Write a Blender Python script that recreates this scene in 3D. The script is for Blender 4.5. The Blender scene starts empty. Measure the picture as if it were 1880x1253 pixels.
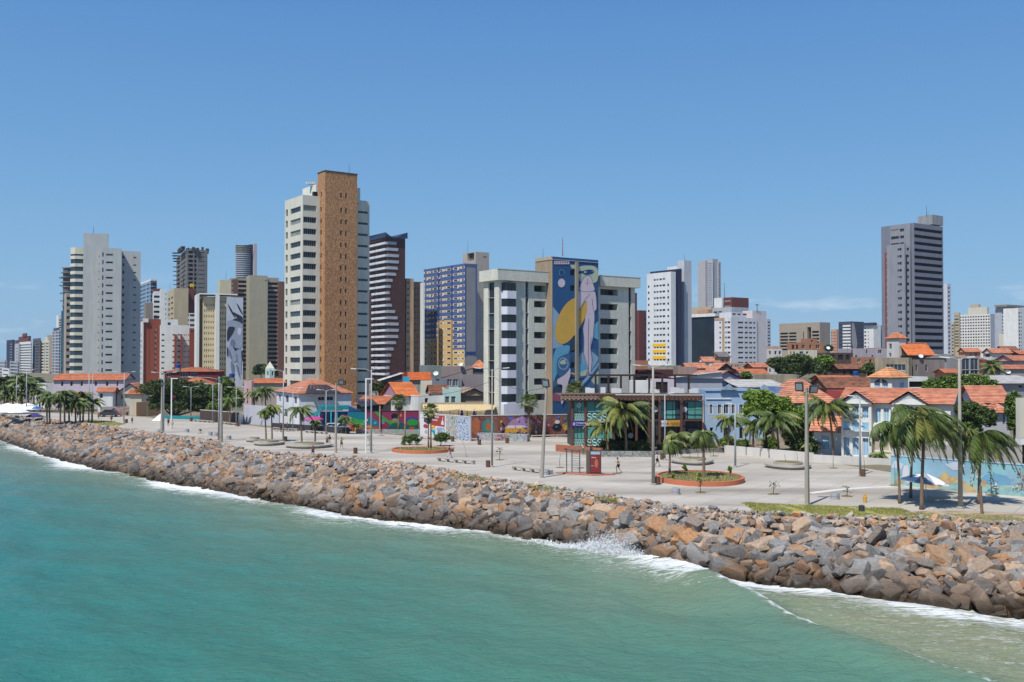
import bpy,bmesh,math,random
import numpy as np
from mathutils import Vector,Matrix
random.seed(7)
RNG=np.random.default_rng(11)
SC=bpy.context.scene
COL=SC.collection
# ------------------------------------------------------------------ camera
F,CX,CY=1800.0,940.0,626.5
PITCH=math.radians(1.13)
CZ=13.0
SEA=-4.0
CP,SP=math.cos(PITCH),math.sin(PITCH)
cam_d=bpy.data.cameras.new("camera")
cam_d.sensor_width=36.0
cam_d.lens=36.0*F/1880.0
cam_d.clip_start,cam_d.clip_end=0.5,9000.0
cam=bpy.data.objects.new("camera",cam_d)
cam.location=(0,0,CZ)
cam.rotation_euler=(math.pi/2+PITCH,0,0)
COL.objects.link(cam)
SC.camera=cam
# ------------------------------------------------------------------ light
SUN_AZ=Vector((-0.55,-0.835,0)).normalized()
SUN_EL=math.radians(57)
world=bpy.data.worlds.new("World")
SC.world=world
world.use_nodes=True
wn=world.node_tree
wn.nodes.clear()
w_out=wn.nodes.new("ShaderNodeOutputWorld")
w_bg=wn.nodes.new("ShaderNodeBackground")
w_bg.inputs["Strength"].default_value=0.105
sky=wn.nodes.new("ShaderNodeTexSky")
sky.sky_type='NISHITA'
sky.sun_disc=False
sky.sun_elevation=SUN_EL
sky.sun_rotation=math.atan2(SUN_AZ.x,SUN_AZ.y)
sky.altitude=0
sky.air_density=1.15
sky.dust_density=0.6
sky.ozone_density=3.0
tcw=wn.nodes.new("ShaderNodeTexCoord")
mpw=wn.nodes.new("ShaderNodeMapping")
mpw.inputs["Scale"].default_value=(1.0,1.0,4.5)
nzw=wn.nodes.new("ShaderNodeTexNoise")
nzw.inputs["Scale"].default_value=9.0
nzw.inputs["Detail"].default_value=7.0
nzw.inputs["Roughness"].default_value=0.55
crw=wn.nodes.new("ShaderNodeValToRGB")
crw.color_ramp.elements[0].position=0.56
crw.color_ramp.elements[1].position=0.80
sxyz=wn.nodes.new("ShaderNodeSeparateXYZ")
alt=wn.nodes.new("ShaderNodeMapRange")
alt.inputs["From Min"].default_value=0.085
alt.inputs["From Max"].default_value=0.045
alt.inputs["To Min"].default_value=0.0
alt.inputs["To Max"].default_value=0.75
muw=wn.nodes.new("ShaderNodeMath");muw.operation='MULTIPLY'
mxw=wn.nodes.new("ShaderNodeMixRGB")
mxw.inputs["Color2"].default_value=(8.2,8.6,9.2,1)
wn.links.new(tcw.outputs["Generated"],mpw.inputs["Vector"])
wn.links.new(mpw.outputs[0],nzw.inputs["Vector"])
wn.links.new(nzw.outputs["Fac"],crw.inputs[0])
wn.links.new(tcw.outputs["Generated"],sxyz.inputs[0])
wn.links.new(sxyz.outputs["Z"],alt.inputs["Value"])
wn.links.new(crw.outputs[0],muw.inputs[0])
wn.links.new(alt.outputs[0],muw.inputs[1])
wn.links.new(muw.outputs[0],mxw.inputs["Fac"])
grd=wn.nodes.new("ShaderNodeValToRGB")
SK=[(0.0,(138,184,218)),(0.06,(126,174,214)),(0.20,(102,155,206)),(0.36,(80,134,196)),(1.0,(50,100,172))]
while len(grd.color_ramp.elements) <len(SK):grd.color_ramp.elements.new(0.5)
for e_,(p_,c_) in zip(grd.color_ramp.elements,SK):
    e_.position=p_;e_.color=(*[((v/255+.055) /1.055) ** 2.4 for v in c_],1)
gsc=wn.nodes.new("ShaderNodeVectorMath");gsc.operation='SCALE';gsc.inputs["Scale"].default_value=1/0.105
gmx=wn.nodes.new("ShaderNodeMixRGB");gmx.inputs["Fac"].default_value=0.85
wn.links.new(sxyz.outputs["Z"],grd.inputs[0]);wn.links.new(grd.outputs[0],gsc.inputs[0])
wn.links.new(sky.outputs[0],gmx.inputs["Color1"]);wn.links.new(gsc.outputs[0],gmx.inputs["Color2"])
wn.links.new(gmx.outputs[0],mxw.inputs["Color1"])
wn.links.new(mxw.outputs[0],w_bg.inputs["Color"])
wn.links.new(w_bg.outputs[0],w_out.inputs["Surface"])
sun_d=bpy.data.lights.new("sun",'SUN')
sun_d.energy=4.3
sun_d.angle=math.radians(0.53)
sun_d.color=(1.0,0.955,0.88)
sun=bpy.data.objects.new("sun",sun_d)
to_sun=Vector((SUN_AZ.x*math.cos(SUN_EL),SUN_AZ.y*math.cos(SUN_EL),math.sin(SUN_EL)))
sun.rotation_euler=to_sun.to_track_quat('Z','Y').to_euler()
sun.location=to_sun*400
COL.objects.link(sun)
SC.view_settings.view_transform='Standard'
SC.view_settings.look='None'
SC.view_settings.exposure=0.15
SC.view_settings.gamma=1.0
SC.view_settings.use_curve_mapping=False
SC.cycles.use_denoising=True
SC.cycles.max_bounces=5
SC.cycles.diffuse_bounces=2
SC.cycles.glossy_bounces=2
SC.cycles.transmission_bounces=3
SC.cycles.volume_bounces=0
SC.cycles.sample_clamp_indirect=4.0
# ------------------------------------------------------------------ picture to world
def ray(px,py):
    x=(px-CX) /F;y=(CY-py) /F
    return x,CP-y*SP,SP+y*CP
def G(px,py,z=0.0):
    dx,dy,dz=ray(px,py);t=(z-CZ) /dz
    return Vector((dx*t,dy*t,z))
def PD(px,py,d):
    dx,dy,dz=ray(px,py);t=d/dy
    return Vector((dx*t,d,CZ+dz*t))
def depth_at(px,py,z=0.0):
    return G(px,py,z).y
def hgt(ybase,ytop,d):
    return (ybase-ytop) *d/F
def interp(px,pts):
    xs=[p[0] for p in pts];ys=[p[1] for p in pts]
    if px<xs[0]:
        return ys[0] +(px-xs[0]) *(ys[1]-ys[0]) /(xs[1]-xs[0])
    if px>xs[-1]:
        return ys[-1] +(px-xs[-1]) *(ys[-1]-ys[-2]) /(xs[-1]-xs[-2])
    return float(np.interp(px,xs,ys))
# ------------------------------------------------------------------ materials
def lin(c):
    c=c/255.0
    return c/12.92 if c <= 0.04045 else ((c+0.055) /1.055) ** 2.4
def S(r,g,b,k=0.80):
    return (lin(r) *k,lin(g) *k,lin(b) *k)
MATS={}
def mat(name,col,rough=0.85,var=0.12,scale=0.6,bump=0.0,bscale=6.0,metal=0.0,stain=0.0,
        spec=0.3,island=0.0,obj=0.0,coat=0.0,col2=None,c2scale=3.0,sheen=0):
    if name in MATS:return MATS[name]
    m=bpy.data.materials.new(name);MATS[name] =m
    m.use_nodes=True
    n=m.node_tree;p=n.nodes["Principled BSDF"];L=n.links
    p.inputs["Roughness"].default_value=rough
    p.inputs["Metallic"].default_value=metal
    p.inputs["Specular IOR Level"].default_value=spec
    if coat:p.inputs["Coat Weight"].default_value=coat
    geo=n.nodes.new("ShaderNodeNewGeometry")
    src=None
    rgb=n.nodes.new("ShaderNodeRGB");rgb.outputs[0].default_value=(*col,1)
    src=rgb.outputs[0]
    def noise(sc,det=4.0,stretch=None):
        t=n.nodes.new("ShaderNodeTexNoise");t.inputs["Scale"].default_value=sc;t.inputs["Detail"].default_value=det
        if stretch:
            mp=n.nodes.new("ShaderNodeMapping");mp.inputs["Scale"].default_value=stretch
            L.new(geo.outputs["Position"],mp.inputs["Vector"]);L.new(mp.outputs[0],t.inputs["Vector"])
        else:
            L.new(geo.outputs["Position"],t.inputs["Vector"])
        return t.outputs["Fac"]
    if col2 is not None:
        mx=n.nodes.new("ShaderNodeMixRGB");cr=n.nodes.new("ShaderNodeValToRGB")
        cr.color_ramp.elements[0].position=0.42;cr.color_ramp.elements[1].position=0.62
        L.new(noise(c2scale,5),cr.inputs[0]);L.new(cr.outputs[0],mx.inputs["Fac"])
        L.new(src,mx.inputs["Color1"]);mx.inputs["Color2"].default_value=(*col2,1);src=mx.outputs[0]
    def vary(facsock,amt,src):
        mr=n.nodes.new("ShaderNodeMapRange")
        mr.inputs["To Min"].default_value=1-amt;mr.inputs["To Max"].default_value=1+amt
        L.new(facsock,mr.inputs["Value"])
        vm=n.nodes.new("ShaderNodeVectorMath");vm.operation='SCALE'
        L.new(src,vm.inputs[0]);L.new(mr.outputs[0],vm.inputs["Scale"])
        return vm.outputs[0]
    if var:src=vary(noise(scale),var*1.6,src)
    if stain:src=vary(noise(0.9,6,(1.0,1.0,0.12)),stain*1.6,src)
    if island:src=vary(geo.outputs["Random Per Island"],island,src)
    if obj:
        oi=n.nodes.new("ShaderNodeObjectInfo");src=vary(oi.outputs["Random"],obj,src)
    L.new(src,p.inputs["Base Color"])
    if bump:
        b=n.nodes.new("ShaderNodeBump");b.inputs["Strength"].default_value=bump;b.inputs["Distance"].default_value=0.05
        L.new(noise(bscale,5),b.inputs["Height"]);L.new(b.outputs[0],p.inputs["Normal"])
    return m
def wall(name,r,g,b,k=0.8, **kw):
    kw.setdefault("stain",0.12);kw.setdefault("var",0.07);kw.setdefault("scale",0.25)
    return mat(name,S(r,g,b,k), **kw)
# ------------------------------------------------------------------ mesh helpers
class MB:
    def __init__(s):s.v=[];s.f=[];s.m=[]
    def quad(s,a,b,c,d,mi=0):
        i=len(s.v);s.v += [tuple(a),tuple(b),tuple(c),tuple(d)];s.f.append((i,i+1,i+2,i+3));s.m.append(mi)
    def tri(s,a,b,c,mi=0):
        i=len(s.v);s.v += [tuple(a),tuple(b),tuple(c)];s.f.append((i,i+1,i+2));s.m.append(mi)
    def poly(s,pts,mi=0):
        i=len(s.v);s.v += [tuple(p) for p in pts];s.f.append(tuple(range(i,i+len(pts))));s.m.append(mi)
    def box(s,x0,x1,y0,y1,z0,z1,mi=0,M=None,nobottom=False):
        P=[Vector((x,y,z)) for z in (z0,z1) for y in (y0,y1) for x in (x0,x1)]
        if M is not None:P=[M @ p for p in P]
        i=len(s.v);s.v += [tuple(p) for p in P]
        fs=[(4,5,7,6),(0,1,5,4),(1,3,7,5),(3,2,6,7),(2,0,4,6)]
        if not nobottom:fs.append((0,2,3,1))
        for f in fs:s.f.append(tuple(i+k for k in f));s.m.append(mi)
    def prism(s,pts,z0,z1,mi=0,mt=None):
        """vertical prism over a counter-clockwise outline"""
        n=len(pts)
        for k in range(n):
            a,b=pts[k],pts[(k+1) % n]
            s.quad((a[0],a[1],z0),(b[0],b[1],z0),(b[0],b[1],z1),(a[0],a[1],z1),mi)
        s.poly([(p[0],p[1],z1) for p in pts],mi if mt is None else mt)
    def tube(s,pts,rad,n=8,mi=0,cap=True):
        pts=[Vector(p) for p in pts]
        if not hasattr(rad,"__len__"):rad=[rad] *len(pts)
        base=len(s.v);up=Vector((0,0,1))
        for k,p in enumerate(pts):
            d=(pts[min(k+1,len(pts)-1)]-pts[max(k-1,0)])
            d=d.normalized() if d.length>1e-9 else up
            u=d.cross(up) if abs(d.z) <0.95 else d.cross(Vector((1,0,0)))
            u.normalize();w=d.cross(u)
            for j in range(n):
                t=2*math.pi*j/n
                s.v.append(tuple(p+(u*math.cos(t) +w*math.sin(t)) *rad[k]))
        for k in range(len(pts)-1):
            for j in range(n):
                a=base+k*n+j;b=base+k*n+(j+1) % n
                s.f.append((a,a+n,b+n,b));s.m.append(mi)
        if cap:
            s.f.append(tuple(base+(len(pts)-1)*n+j for j in range(n))[::-1]);s.m.append(mi)
            s.f.append(tuple(base+j for j in range(n)));s.m.append(mi)
    def lathe(s,prof,n=16,c=(0,0),mi=0):
        base=len(s.v)
        for r,z in prof:
            for j in range(n):
                t=2*math.pi*j/n
                s.v.append((c[0] +r*math.cos(t),c[1] +r*math.sin(t),z))
        for k in range(len(prof)-1):
            for j in range(n):
                a=base+k*n+j;b=base+k*n+(j+1) % n
                s.f.append((a,b,b+n,a+n));s.m.append(mi)
    def mesh(s,name,mats,smooth=False):
        me=bpy.data.meshes.new(name)
        me.from_pydata(s.v,[],s.f)
        for m in (mats if isinstance(mats,(list,tuple)) else [mats]):me.materials.append(m)
        if len(me.polygons) == len(s.m):
            me.polygons.foreach_set("material_index",s.m)
            if smooth:me.polygons.foreach_set("use_smooth",[True] *len(s.m))
        me.update()
        return me
    def build(s,name,mats,parent=None,smooth=False,loc=None):
        return link(name,s.mesh(name,mats,smooth),parent,loc)
def link(name,data,parent=None,loc=None,rz=0.0):
    o=bpy.data.objects.new(name,data);COL.objects.link(o)
    if parent is not None:o.parent=parent
    if loc is not None:o.location=loc
    if rz:o.rotation_euler=(0,0,rz)
    return o
def empty(name,loc,label,cat,group=None,rz=0.0):
    o=bpy.data.objects.new(name,None);o.location=loc;o.rotation_euler=(0,0,rz)
    o.empty_display_size=0.5
    COL.objects.link(o);return tag(o,label,cat,group)
def tag(o,label=None,cat=None,group=None,kind=None):
    if label:o["label"] =label
    if cat:o["category"] =cat
    if group:o["group"] =group
    if kind:o["kind"] =kind
    return o
def children(o):
    return [c for c in COL.objects if c.parent == o]
KIDS={}
def copy_thing(root,kids,loc,rz=0.0,scale=1.0,label=None):
    r=root.copy();COL.objects.link(r);r.location=loc;r.rotation_euler=(0,0,rz);r.scale=(scale,) *3
    if label:r["label"] =label
    for k in kids:
        c=k.copy();COL.objects.link(c);c.parent=r
    return r
# ------------------------------------------------------------------ coast lines (picture points turned into world lines)
TOP_PX=[(-40,760),(0,763),(100,773),(170,780),(300,799),(400,811),(430,824),(500,832),(600,838),(700,847),(800,861),
          (900,879),(1000,892),(1100,908),(1200,924),(1300,936),(1400,941),(1500,946),(1700,953),(1880,960),(2100,968)]
BOT_PX=[(-40,792),(0,806),(100,840),(200,864),(300,884),(400,900),(470,914),(560,930),(640,946),(750,958),(850,968),
          (950,983),(1030,996),(1110,1008),(1200,1034),(1290,1060),(1400,1071),(1500,1082),(1630,1098),(1750,1116),(1880,1134),(2100,1160)]
def samples(lo,hi,n):return [lo+(hi-lo) *i/(n-1) for i in range(n)]
US=samples(-40,2100,120)
TOPW=[G(u,interp(u,TOP_PX),0.0) for u in US]
BOTW=[G(u,interp(u,BOT_PX),SEA) for u in US]
def extend(line,z):
    d0=(line[0]-line[8]).normalized();d1=(line[-1]-line[-8]).normalized()
    pre=[line[0] +d0*t for t in (1800,900,450,220,100,50,20)]
    post=[line[-1] +d1*t for t in (20,60,150,400,1200)]
    out=pre+line+post
    for p in out:p.z=z
    return out
TOPL=extend(list(TOPW),0.0)
BOTL=extend(list(BOTW),SEA)
TLX=np.array([p.x for p in TOPL]);TLY=np.array([p.y for p in TOPL])
BLX=np.array([p.x for p in BOTL]);BLY=np.array([p.y for p in BOTL])
def y_edge(x):return np.interp(x,TLX,TLY)
def y_water(x):return np.interp(x,BLX,BLY)
BACK_PX=[(0,757),(200,764),(370,775),(500,790),(650,797),(770,806),(1050,806),(1180,830),(1330,836),(1500,848),(1640,872),(1880,905)]
BKW=[G(u,interp(u,BACK_PX),0.0) for u in samples(-40,2000,60)]
BKX=np.array([-2000.0] +[p.x for p in BKW] +[2000.0]);BKY=np.array([2200.0] +[p.y for p in BKW] +[BKW[-1].y-20])
def y_back(x):return np.interp(x,BKX,BKY)
def terrain(x,y):
    s=np.maximum(0.0,y-y_back(x)-10.0)
    side=0.04+0.96/(1+np.exp(-(x+22) /24.0))
    return 12.5*side*(1-np.exp(-s/190.0))
def tz(x,y):return float(terrain(x,y))
# ------------------------------------------------------------------ ground, promenade
def grid_mesh(name,X,Y,Z,keep=None,mats=None,attrs=None,smooth=True):
    ny,nx=X.shape
    co=np.stack([X,Y,Z],-1).reshape(-1,3).astype(np.float32)
    idx=np.arange(nx*ny).reshape(ny,nx)
    q=np.stack([idx[:-1, :-1],idx[:-1,1:],idx[1:,1:],idx[1:, :-1]],-1).reshape(-1,4)
    if keep is not None:q=q[keep.reshape(-1)]
    used=np.unique(q);rm=np.full(len(co),-1,np.int64);rm[used] =np.arange(len(used))
    co=co[used];q=rm[q]
    me=bpy.data.meshes.new(name)
    me.vertices.add(len(co));me.vertices.foreach_set("co",co.ravel())
    me.loops.add(q.size);me.loops.foreach_set("vertex_index",q.ravel().astype(np.int32))
    me.polygons.add(len(q));me.polygons.foreach_set("loop_start",(np.arange(len(q)) *4).astype(np.int32))
    me.polygons.foreach_set("loop_total",np.full(len(q),4,np.int32))
    if smooth:me.polygons.foreach_set("use_smooth",np.ones(len(q),bool))
    me.update(calc_edges=True)
    for m in mats or []:me.materials.append(m)
    for k,a in (attrs or {}).items():
        at=me.attributes.new(k,'FLOAT','POINT');at.data.foreach_set("value",a.reshape(-1)[used].astype(np.float32))
    return me
m_ground=mat("city_ground",S(150,135,115),var=0.25,scale=0.15,col2=S(105,108,80),c2scale=0.05)
gx=np.concatenate([np.linspace(-2000,-300,30),np.linspace(-280,200,160),np.linspace(220,2000,30)])
gt=np.concatenate([np.array([0,1.5,3,6]),np.linspace(12,500,90),np.linspace(520,2300,30)])
X=np.repeat(gx[None],len(gt),0);Y=y_edge(X) +gt[:,None]
Z=terrain(X,Y)-0.06
tag(link("ground",grid_mesh("ground",X,Y,Z,mats=[m_ground])),kind="structure")
def plaza_material():
    m=bpy.data.materials.new("promenade_concrete");m.use_nodes=True
    n=m.node_tree;L=n.links;p=n.nodes["Principled BSDF"];p.inputs["Roughness"].default_value=0.9
    geo=n.nodes.new("ShaderNodeNewGeometry")
    def noise(sc,det=5,st=(1,1,1),rot=0.0):
        mp=n.nodes.new("ShaderNodeMapping");mp.inputs["Scale"].default_value=st;mp.inputs["Rotation"].default_value=(0,0,rot)
        t=n.nodes.new("ShaderNodeTexNoise");t.inputs["Scale"].default_value=sc;t.inputs["Detail"].default_value=det
        L.new(geo.outputs["Position"],mp.inputs["Vector"]);L.new(mp.outputs[0],t.inputs["Vector"]);return t.outputs["Fac"]
    cr=n.nodes.new("ShaderNodeValToRGB")
    cr.color_ramp.elements[0].position=0.30;cr.color_ramp.elements[0].color=(*S(180,171,156),1)
    cr.color_ramp.elements[1].position=0.68;cr.color_ramp.elements[1].color=(*S(210,202,188),1)
    L.new(noise(0.11,7,(0.55,1.6,1),0.35),cr.inputs[0])
    cr2=n.nodes.new("ShaderNodeValToRGB");cr2.color_ramp.elements[0].position=0.50;cr2.color_ramp.elements[1].position=0.66
    cr2.color_ramp.elements[0].color=(1,1,1,1);cr2.color_ramp.elements[1].color=(0.72,0.70,0.68,1)
    L.new(noise(0.09,8,(0.35,2.2,1),-0.25),cr2.inputs[0])
    mx=n.nodes.new("ShaderNodeMixRGB");mx.blend_type='MULTIPLY';mx.inputs["Fac"].default_value=1
    L.new(cr.outputs[0],mx.inputs["Color1"]);L.new(cr2.outputs[0],mx.inputs["Color2"])
    mp=n.nodes.new("ShaderNodeMapping");mp.inputs["Rotation"].default_value=(0,0,0.6)
    br=n.nodes.new("ShaderNodeTexBrick");br.inputs["Scale"].default_value=1.0
    br.inputs["Brick Width"].default_value=3.0;br.inputs["Row Height"].default_value=3.0;br.inputs["Mortar Size"].default_value=0.035
    br.offset=0.0
    br.inputs["Color1"].default_value=(0.93,0.93,0.93,1);br.inputs["Color2"].default_value=(1.05,1.04,1.03,1)
    br.inputs["Mortar"].default_value=(0.62,0.60,0.57,1)
    L.new(geo.outputs["Position"],mp.inputs["Vector"]);L.new(mp.outputs[0],br.inputs["Vector"])
    mx2=n.nodes.new("ShaderNodeMixRGB");mx2.blend_type='MULTIPLY';mx2.inputs["Fac"].default_value=1
    L.new(mx.outputs[0],mx2.inputs["Color1"]);L.new(br.outputs[0],mx2.inputs["Color2"])
    L.new(mx2.outputs[0],p.inputs["Base Color"])
    b=n.nodes.new("ShaderNodeBump");b.inputs["Strength"].default_value=0.3;b.inputs["Distance"].default_value=0.02
    L.new(noise(5.0),b.inputs["Height"]);L.new(b.outputs[0],p.inputs["Normal"])
    return m
m_plaza=plaza_material()
px_=np.concatenate([np.linspace(-420,-130,30),np.linspace(-125,70,220),np.linspace(75,160,15)])
Xp=np.repeat(px_[None],40,0)
tt=np.linspace(0,1,40)[:,None]
Yp=(y_edge(Xp) +0.15) *(1-tt) +(y_back(Xp) +4.0) *tt
Zp=np.zeros_like(Xp) +0.004
tag(link("promenade",grid_mesh("promenade",Xp,Yp,Zp,mats=[m_plaza])),kind="structure")
m_kerb=mat("edge_concrete",S(190,182,168),var=0.2,scale=0.8,stain=0.2)
mb=MB()
E=TOPL[5:-3]
for a,b in zip(E[:-1],E[1:]):
    d=(b-a).normalized();nrm=Vector((-d.y,d.x,0))
    if nrm.y<0:nrm=-nrm
    q=[a-nrm*0.1,b-nrm*0.1,b+nrm*0.35,a+nrm*0.35]
    lo,hi=-1.3,0.05
    mb.quad((*q[0].xy,hi),(*q[1].xy,hi),(*q[2].xy,hi),(*q[3].xy,hi))
    mb.quad((*q[0].xy,lo),(*q[1].xy,lo),(*q[1].xy,hi),(*q[0].xy,hi))
    mb.quad((*q[3].xy,-.1),(*q[2].xy,-.1),(*q[2].xy,hi),(*q[3].xy,hi))
tag(mb.build("promenade_kerb",m_kerb),kind="structure")
# ------------------------------------------------------------------ breakwater
LEN=[0.0]
for a,b in zip(TOPL[:-1],TOPL[1:]):LEN.append(LEN[-1] +(b-a).length)
def slope_pt(i,t):
    """point i on the coast lines, t = 0 promenade edge .. 1 waterline"""
    a,b=TOPL[i],BOTL[i]
    p=a.lerp(b,t)
    if t <= 0.18:z=-0.35*t/0.18
    else:z=-0.35+(SEA+0.35) *((t-0.18) /0.82) ** 1.12
    p.z=z
    return p
N_C=len(TOPL)
rows=[]
TS=[0,0.1,0.2,0.35,0.5,0.65,0.8,0.92,1.0,1.12,1.25,1.5]
for t in TS:
    r=[]
    for i in range(N_C):
        p=slope_pt(i,min(t,1.0))
        if t>1:
            d=BOTL[i]-TOPL[i];d.z=0;d=d/max(d.length,1e-6) *9*(t-1)
            p=p+d;p.z=SEA-4.5*(t-1)
        r.append((p.x,p.y,p.z-(0.85 if 0.05<t else 0.12)))
    rows.append(r)
A=np.array(rows)
m_core=mat("breakwater_core",S(66,58,50,0.4),var=0.3,scale=1.2,bump=0.6,bscale=2.0)  # dark colour paints deep shade into the gaps between boulders
tag(link("breakwater_core",grid_mesh("breakwater_core",A[:, :,0],A[:, :,1],A[:, :,2],mats=[m_core])),kind="structure")
def rock_material(name,dark=1.0,algae=True):
    m=bpy.data.materials.new(name);m.use_nodes=True
    n=m.node_tree;L=n.links;p=n.nodes["Principled BSDF"];p.inputs["Roughness"].default_value=0.82
    p.inputs["Specular IOR Level"].default_value=0.3
    geo=n.nodes.new("ShaderNodeNewGeometry");oi=n.nodes.new("ShaderNodeObjectInfo")
    ad=n.nodes.new("ShaderNodeMath");ad.operation='ADD';L.new(geo.outputs["Random Per Island"],ad.inputs[0]);L.new(oi.outputs["Random"],ad.inputs[1])
    fr=n.nodes.new("ShaderNodeMath");fr.operation='FRACT';L.new(ad.outputs[0],fr.inputs[0])
    cr=n.nodes.new("ShaderNodeValToRGB");cr.color_ramp.interpolation='LINEAR'
    stops=[(0.0,(0.085,0.084,0.083)),(0.2,(0.31,0.30,0.285)),(0.34,(0.16,0.155,0.15)),(0.46,(0.32,0.235,0.165)),
             (0.58,(0.41,0.215,0.10)),(0.70,(0.12,0.118,0.115)),(0.84,(0.45,0.315,0.21)),(1.0,(0.30,0.285,0.265))]
    while len(cr.color_ramp.elements) <len(stops):cr.color_ramp.elements.new(0.5)
    for e,(pos,c) in zip(cr.color_ramp.elements,stops):e.position=pos;e.color=(*[x*dark for x in c],1)
    L.new(fr.outputs[0],cr.inputs[0])
    def noise(sc,det=6,rough=0.6):
        t=n.nodes.new("ShaderNodeTexNoise");t.inputs["Scale"].default_value=sc;t.inputs["Detail"].default_value=det
        t.inputs["Roughness"].default_value=rough
        L.new(geo.outputs["Position"],t.inputs["Vector"]);return t.outputs["Fac"]
    c2=n.nodes.new("ShaderNodeValToRGB");c2.color_ramp.elements[0].position=0.50;c2.color_ramp.elements[1].position=0.64
    L.new(noise(0.9),c2.inputs[0])
    mx=n.nodes.new("ShaderNodeMixRGB");L.new(c2.outputs[0],mx.inputs["Fac"])
    mf=n.nodes.new("ShaderNodeMath");mf.operation='MULTIPLY';mf.inputs[1].default_value=0.3
    L.new(c2.outputs[0],mf.inputs[0]);L.new(mf.outputs[0],mx.inputs["Fac"])
    L.new(cr.outputs[0],mx.inputs["Color1"]);mx.inputs["Color2"].default_value=(0.27*dark,0.155*dark,0.085*dark,1)
    mr=n.nodes.new("ShaderNodeMapRange");mr.inputs["From Min"].default_value=0.3;mr.inputs["From Max"].default_value=0.7
    mr.inputs["To Min"].default_value=0.68;mr.inputs["To Max"].default_value=1.3
    L.new(noise(4.5,8,0.7),mr.inputs["Value"])
    vm=n.nodes.new("ShaderNodeVectorMath");vm.operation='SCALE';L.new(mx.outputs[0],vm.inputs[0]);L.new(mr.outputs[0],vm.inputs["Scale"])
    sx=n.nodes.new("ShaderNodeSeparateXYZ");L.new(geo.outputs["Position"],sx.inputs[0])
    nz=n.nodes.new("ShaderNodeMath");nz.operation='MULTIPLY';nz.inputs[1].default_value=1.5;L.new(noise(0.35,4),nz.inputs[0])
    sb=n.nodes.new("ShaderNodeMath");sb.operation='SUBTRACT';L.new(sx.outputs["Z"],sb.inputs[0]);L.new(nz.outputs[0],sb.inputs[1])
    wr=n.nodes.new("ShaderNodeMapRange");wr.inputs["From Min"].default_value=SEA-0.45;wr.inputs["From Max"].default_value=SEA+1.2
    wr.inputs["To Min"].default_value=1.0;wr.inputs["To Max"].default_value=0.0
    L.new(sb.outputs[0],wr.inputs["Value"])
    wet=n.nodes.new("ShaderNodeMixRGB");L.new(wr.outputs[0],wet.inputs["Fac"]);L.new(vm.outputs[0],wet.inputs["Color1"])
    wm=n.nodes.new("ShaderNodeMixRGB");L.new(noise(1.6),wm.inputs["Fac"]);wm.inputs["Color1"].default_value=(0.016,0.014,0.011,1);wm.inputs["Color2"].default_value=(0.075,0.045,0.022,1)
    L.new(wm.outputs[0],wet.inputs["Color2"])
    L.new(wet.outputs[0],p.inputs["Base Color"])
    rr=n.nodes.new("ShaderNodeMapRange");rr.inputs["To Min"].default_value=0.84;rr.inputs["To Max"].default_value=0.4
    L.new(wr.outputs[0],rr.inputs["Value"]);L.new(rr.outputs[0],p.inputs["Roughness"])
    b=n.nodes.new("ShaderNodeBump");b.inputs["Strength"].default_value=0.9;b.inputs["Distance"].default_value=0.10
    L.new(noise(3.2,8,0.65),b.inputs["Height"]);L.new(b.outputs[0],p.inputs["Normal"])
    return m
m_rock=rock_material("granite_boulder")
def rock_proto(seed,flat=1.0):
    r=random.Random(seed)
    bm=bmesh.new()
    sx,sy,sz=r.uniform(1.0,1.5),r.uniform(0.75,1.1),r.uniform(0.38,0.72) *flat
    pts=[]
    for cx in (-1,1):
        for cy in (-1,1):
            for cz in (-1,1):
                k=r.random()
                if k<0.45:
                    pts.append((cx*r.uniform(.7,1),cy*r.uniform(.65,1),cz*r.uniform(.65,1)))
                else:
                    for _ in range(3):
                        v=[cx*r.uniform(.75,1),cy*r.uniform(.75,1),cz*r.uniform(.75,1)]
                        v[_] *= r.uniform(.15,.6)
                        pts.append(tuple(v))
    for p in pts:bm.verts.new((p[0] *sx*.5,p[1] *sy*.5,p[2] *sz*.5))
    res=bmesh.ops.convex_hull(bm,input=list(bm.verts))
    bmesh.ops.delete(bm,geom=[g for g in set(res["geom_interior"] +res["geom_unused"]) if isinstance(g,bmesh.types.BMVert) and g.is_valid],context='VERTS')
    bmesh.ops.bevel(bm,geom=list(bm.edges),offset=0.022,segments=1,profile=0.5,affect='EDGES')
    for v in bm.verts:
        v.co += Vector((r.uniform(-1,1),r.uniform(-1,1),r.uniform(-1,1))) *0.012
    bmesh.ops.triangulate(bm,faces=[f for f in bm.faces if len(f.verts) >4])
    me=bpy.data.meshes.new("boulder");bm.to_mesh(me);bm.free()
    me.materials.append(m_rock)
    return me
PROTO=[rock_proto(100+i) for i in range(28)]
PV=[]
for me in PROTO:
    v=np.empty(len(me.vertices) *3,np.float32);me.vertices.foreach_get("co",v)
    PV.append((v.reshape(-1,3),[tuple(p.vertices) for p in me.polygons]))
def rot_m(r):
    return Matrix.Rotation(r.uniform(0,6.28),3,'Z') @ Matrix.Rotation(r.gauss(.25,.5),3,'X') @ Matrix.Rotation(r.gauss(0,.45),3,'Y')
rocks=[]
rr=random.Random(5)
i0,i1=5,N_C-4
seg=[(TOPL[i+1]-TOPL[i]).length for i in range(N_C-1)]
def uv_pt(s,t):
    i=int(s);f=s-i
    a=slope_pt(i,min(t,1));b=slope_pt(min(i+1,N_C-1),min(t,1))
    p=a.lerp(b,f)
    if t>1:
        d=(BOTL[i]-TOPL[i]);d.z=0;d.normalize();p += d*(t-1) *8;p.z=SEA-(t-1) *6
    return p
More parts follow.
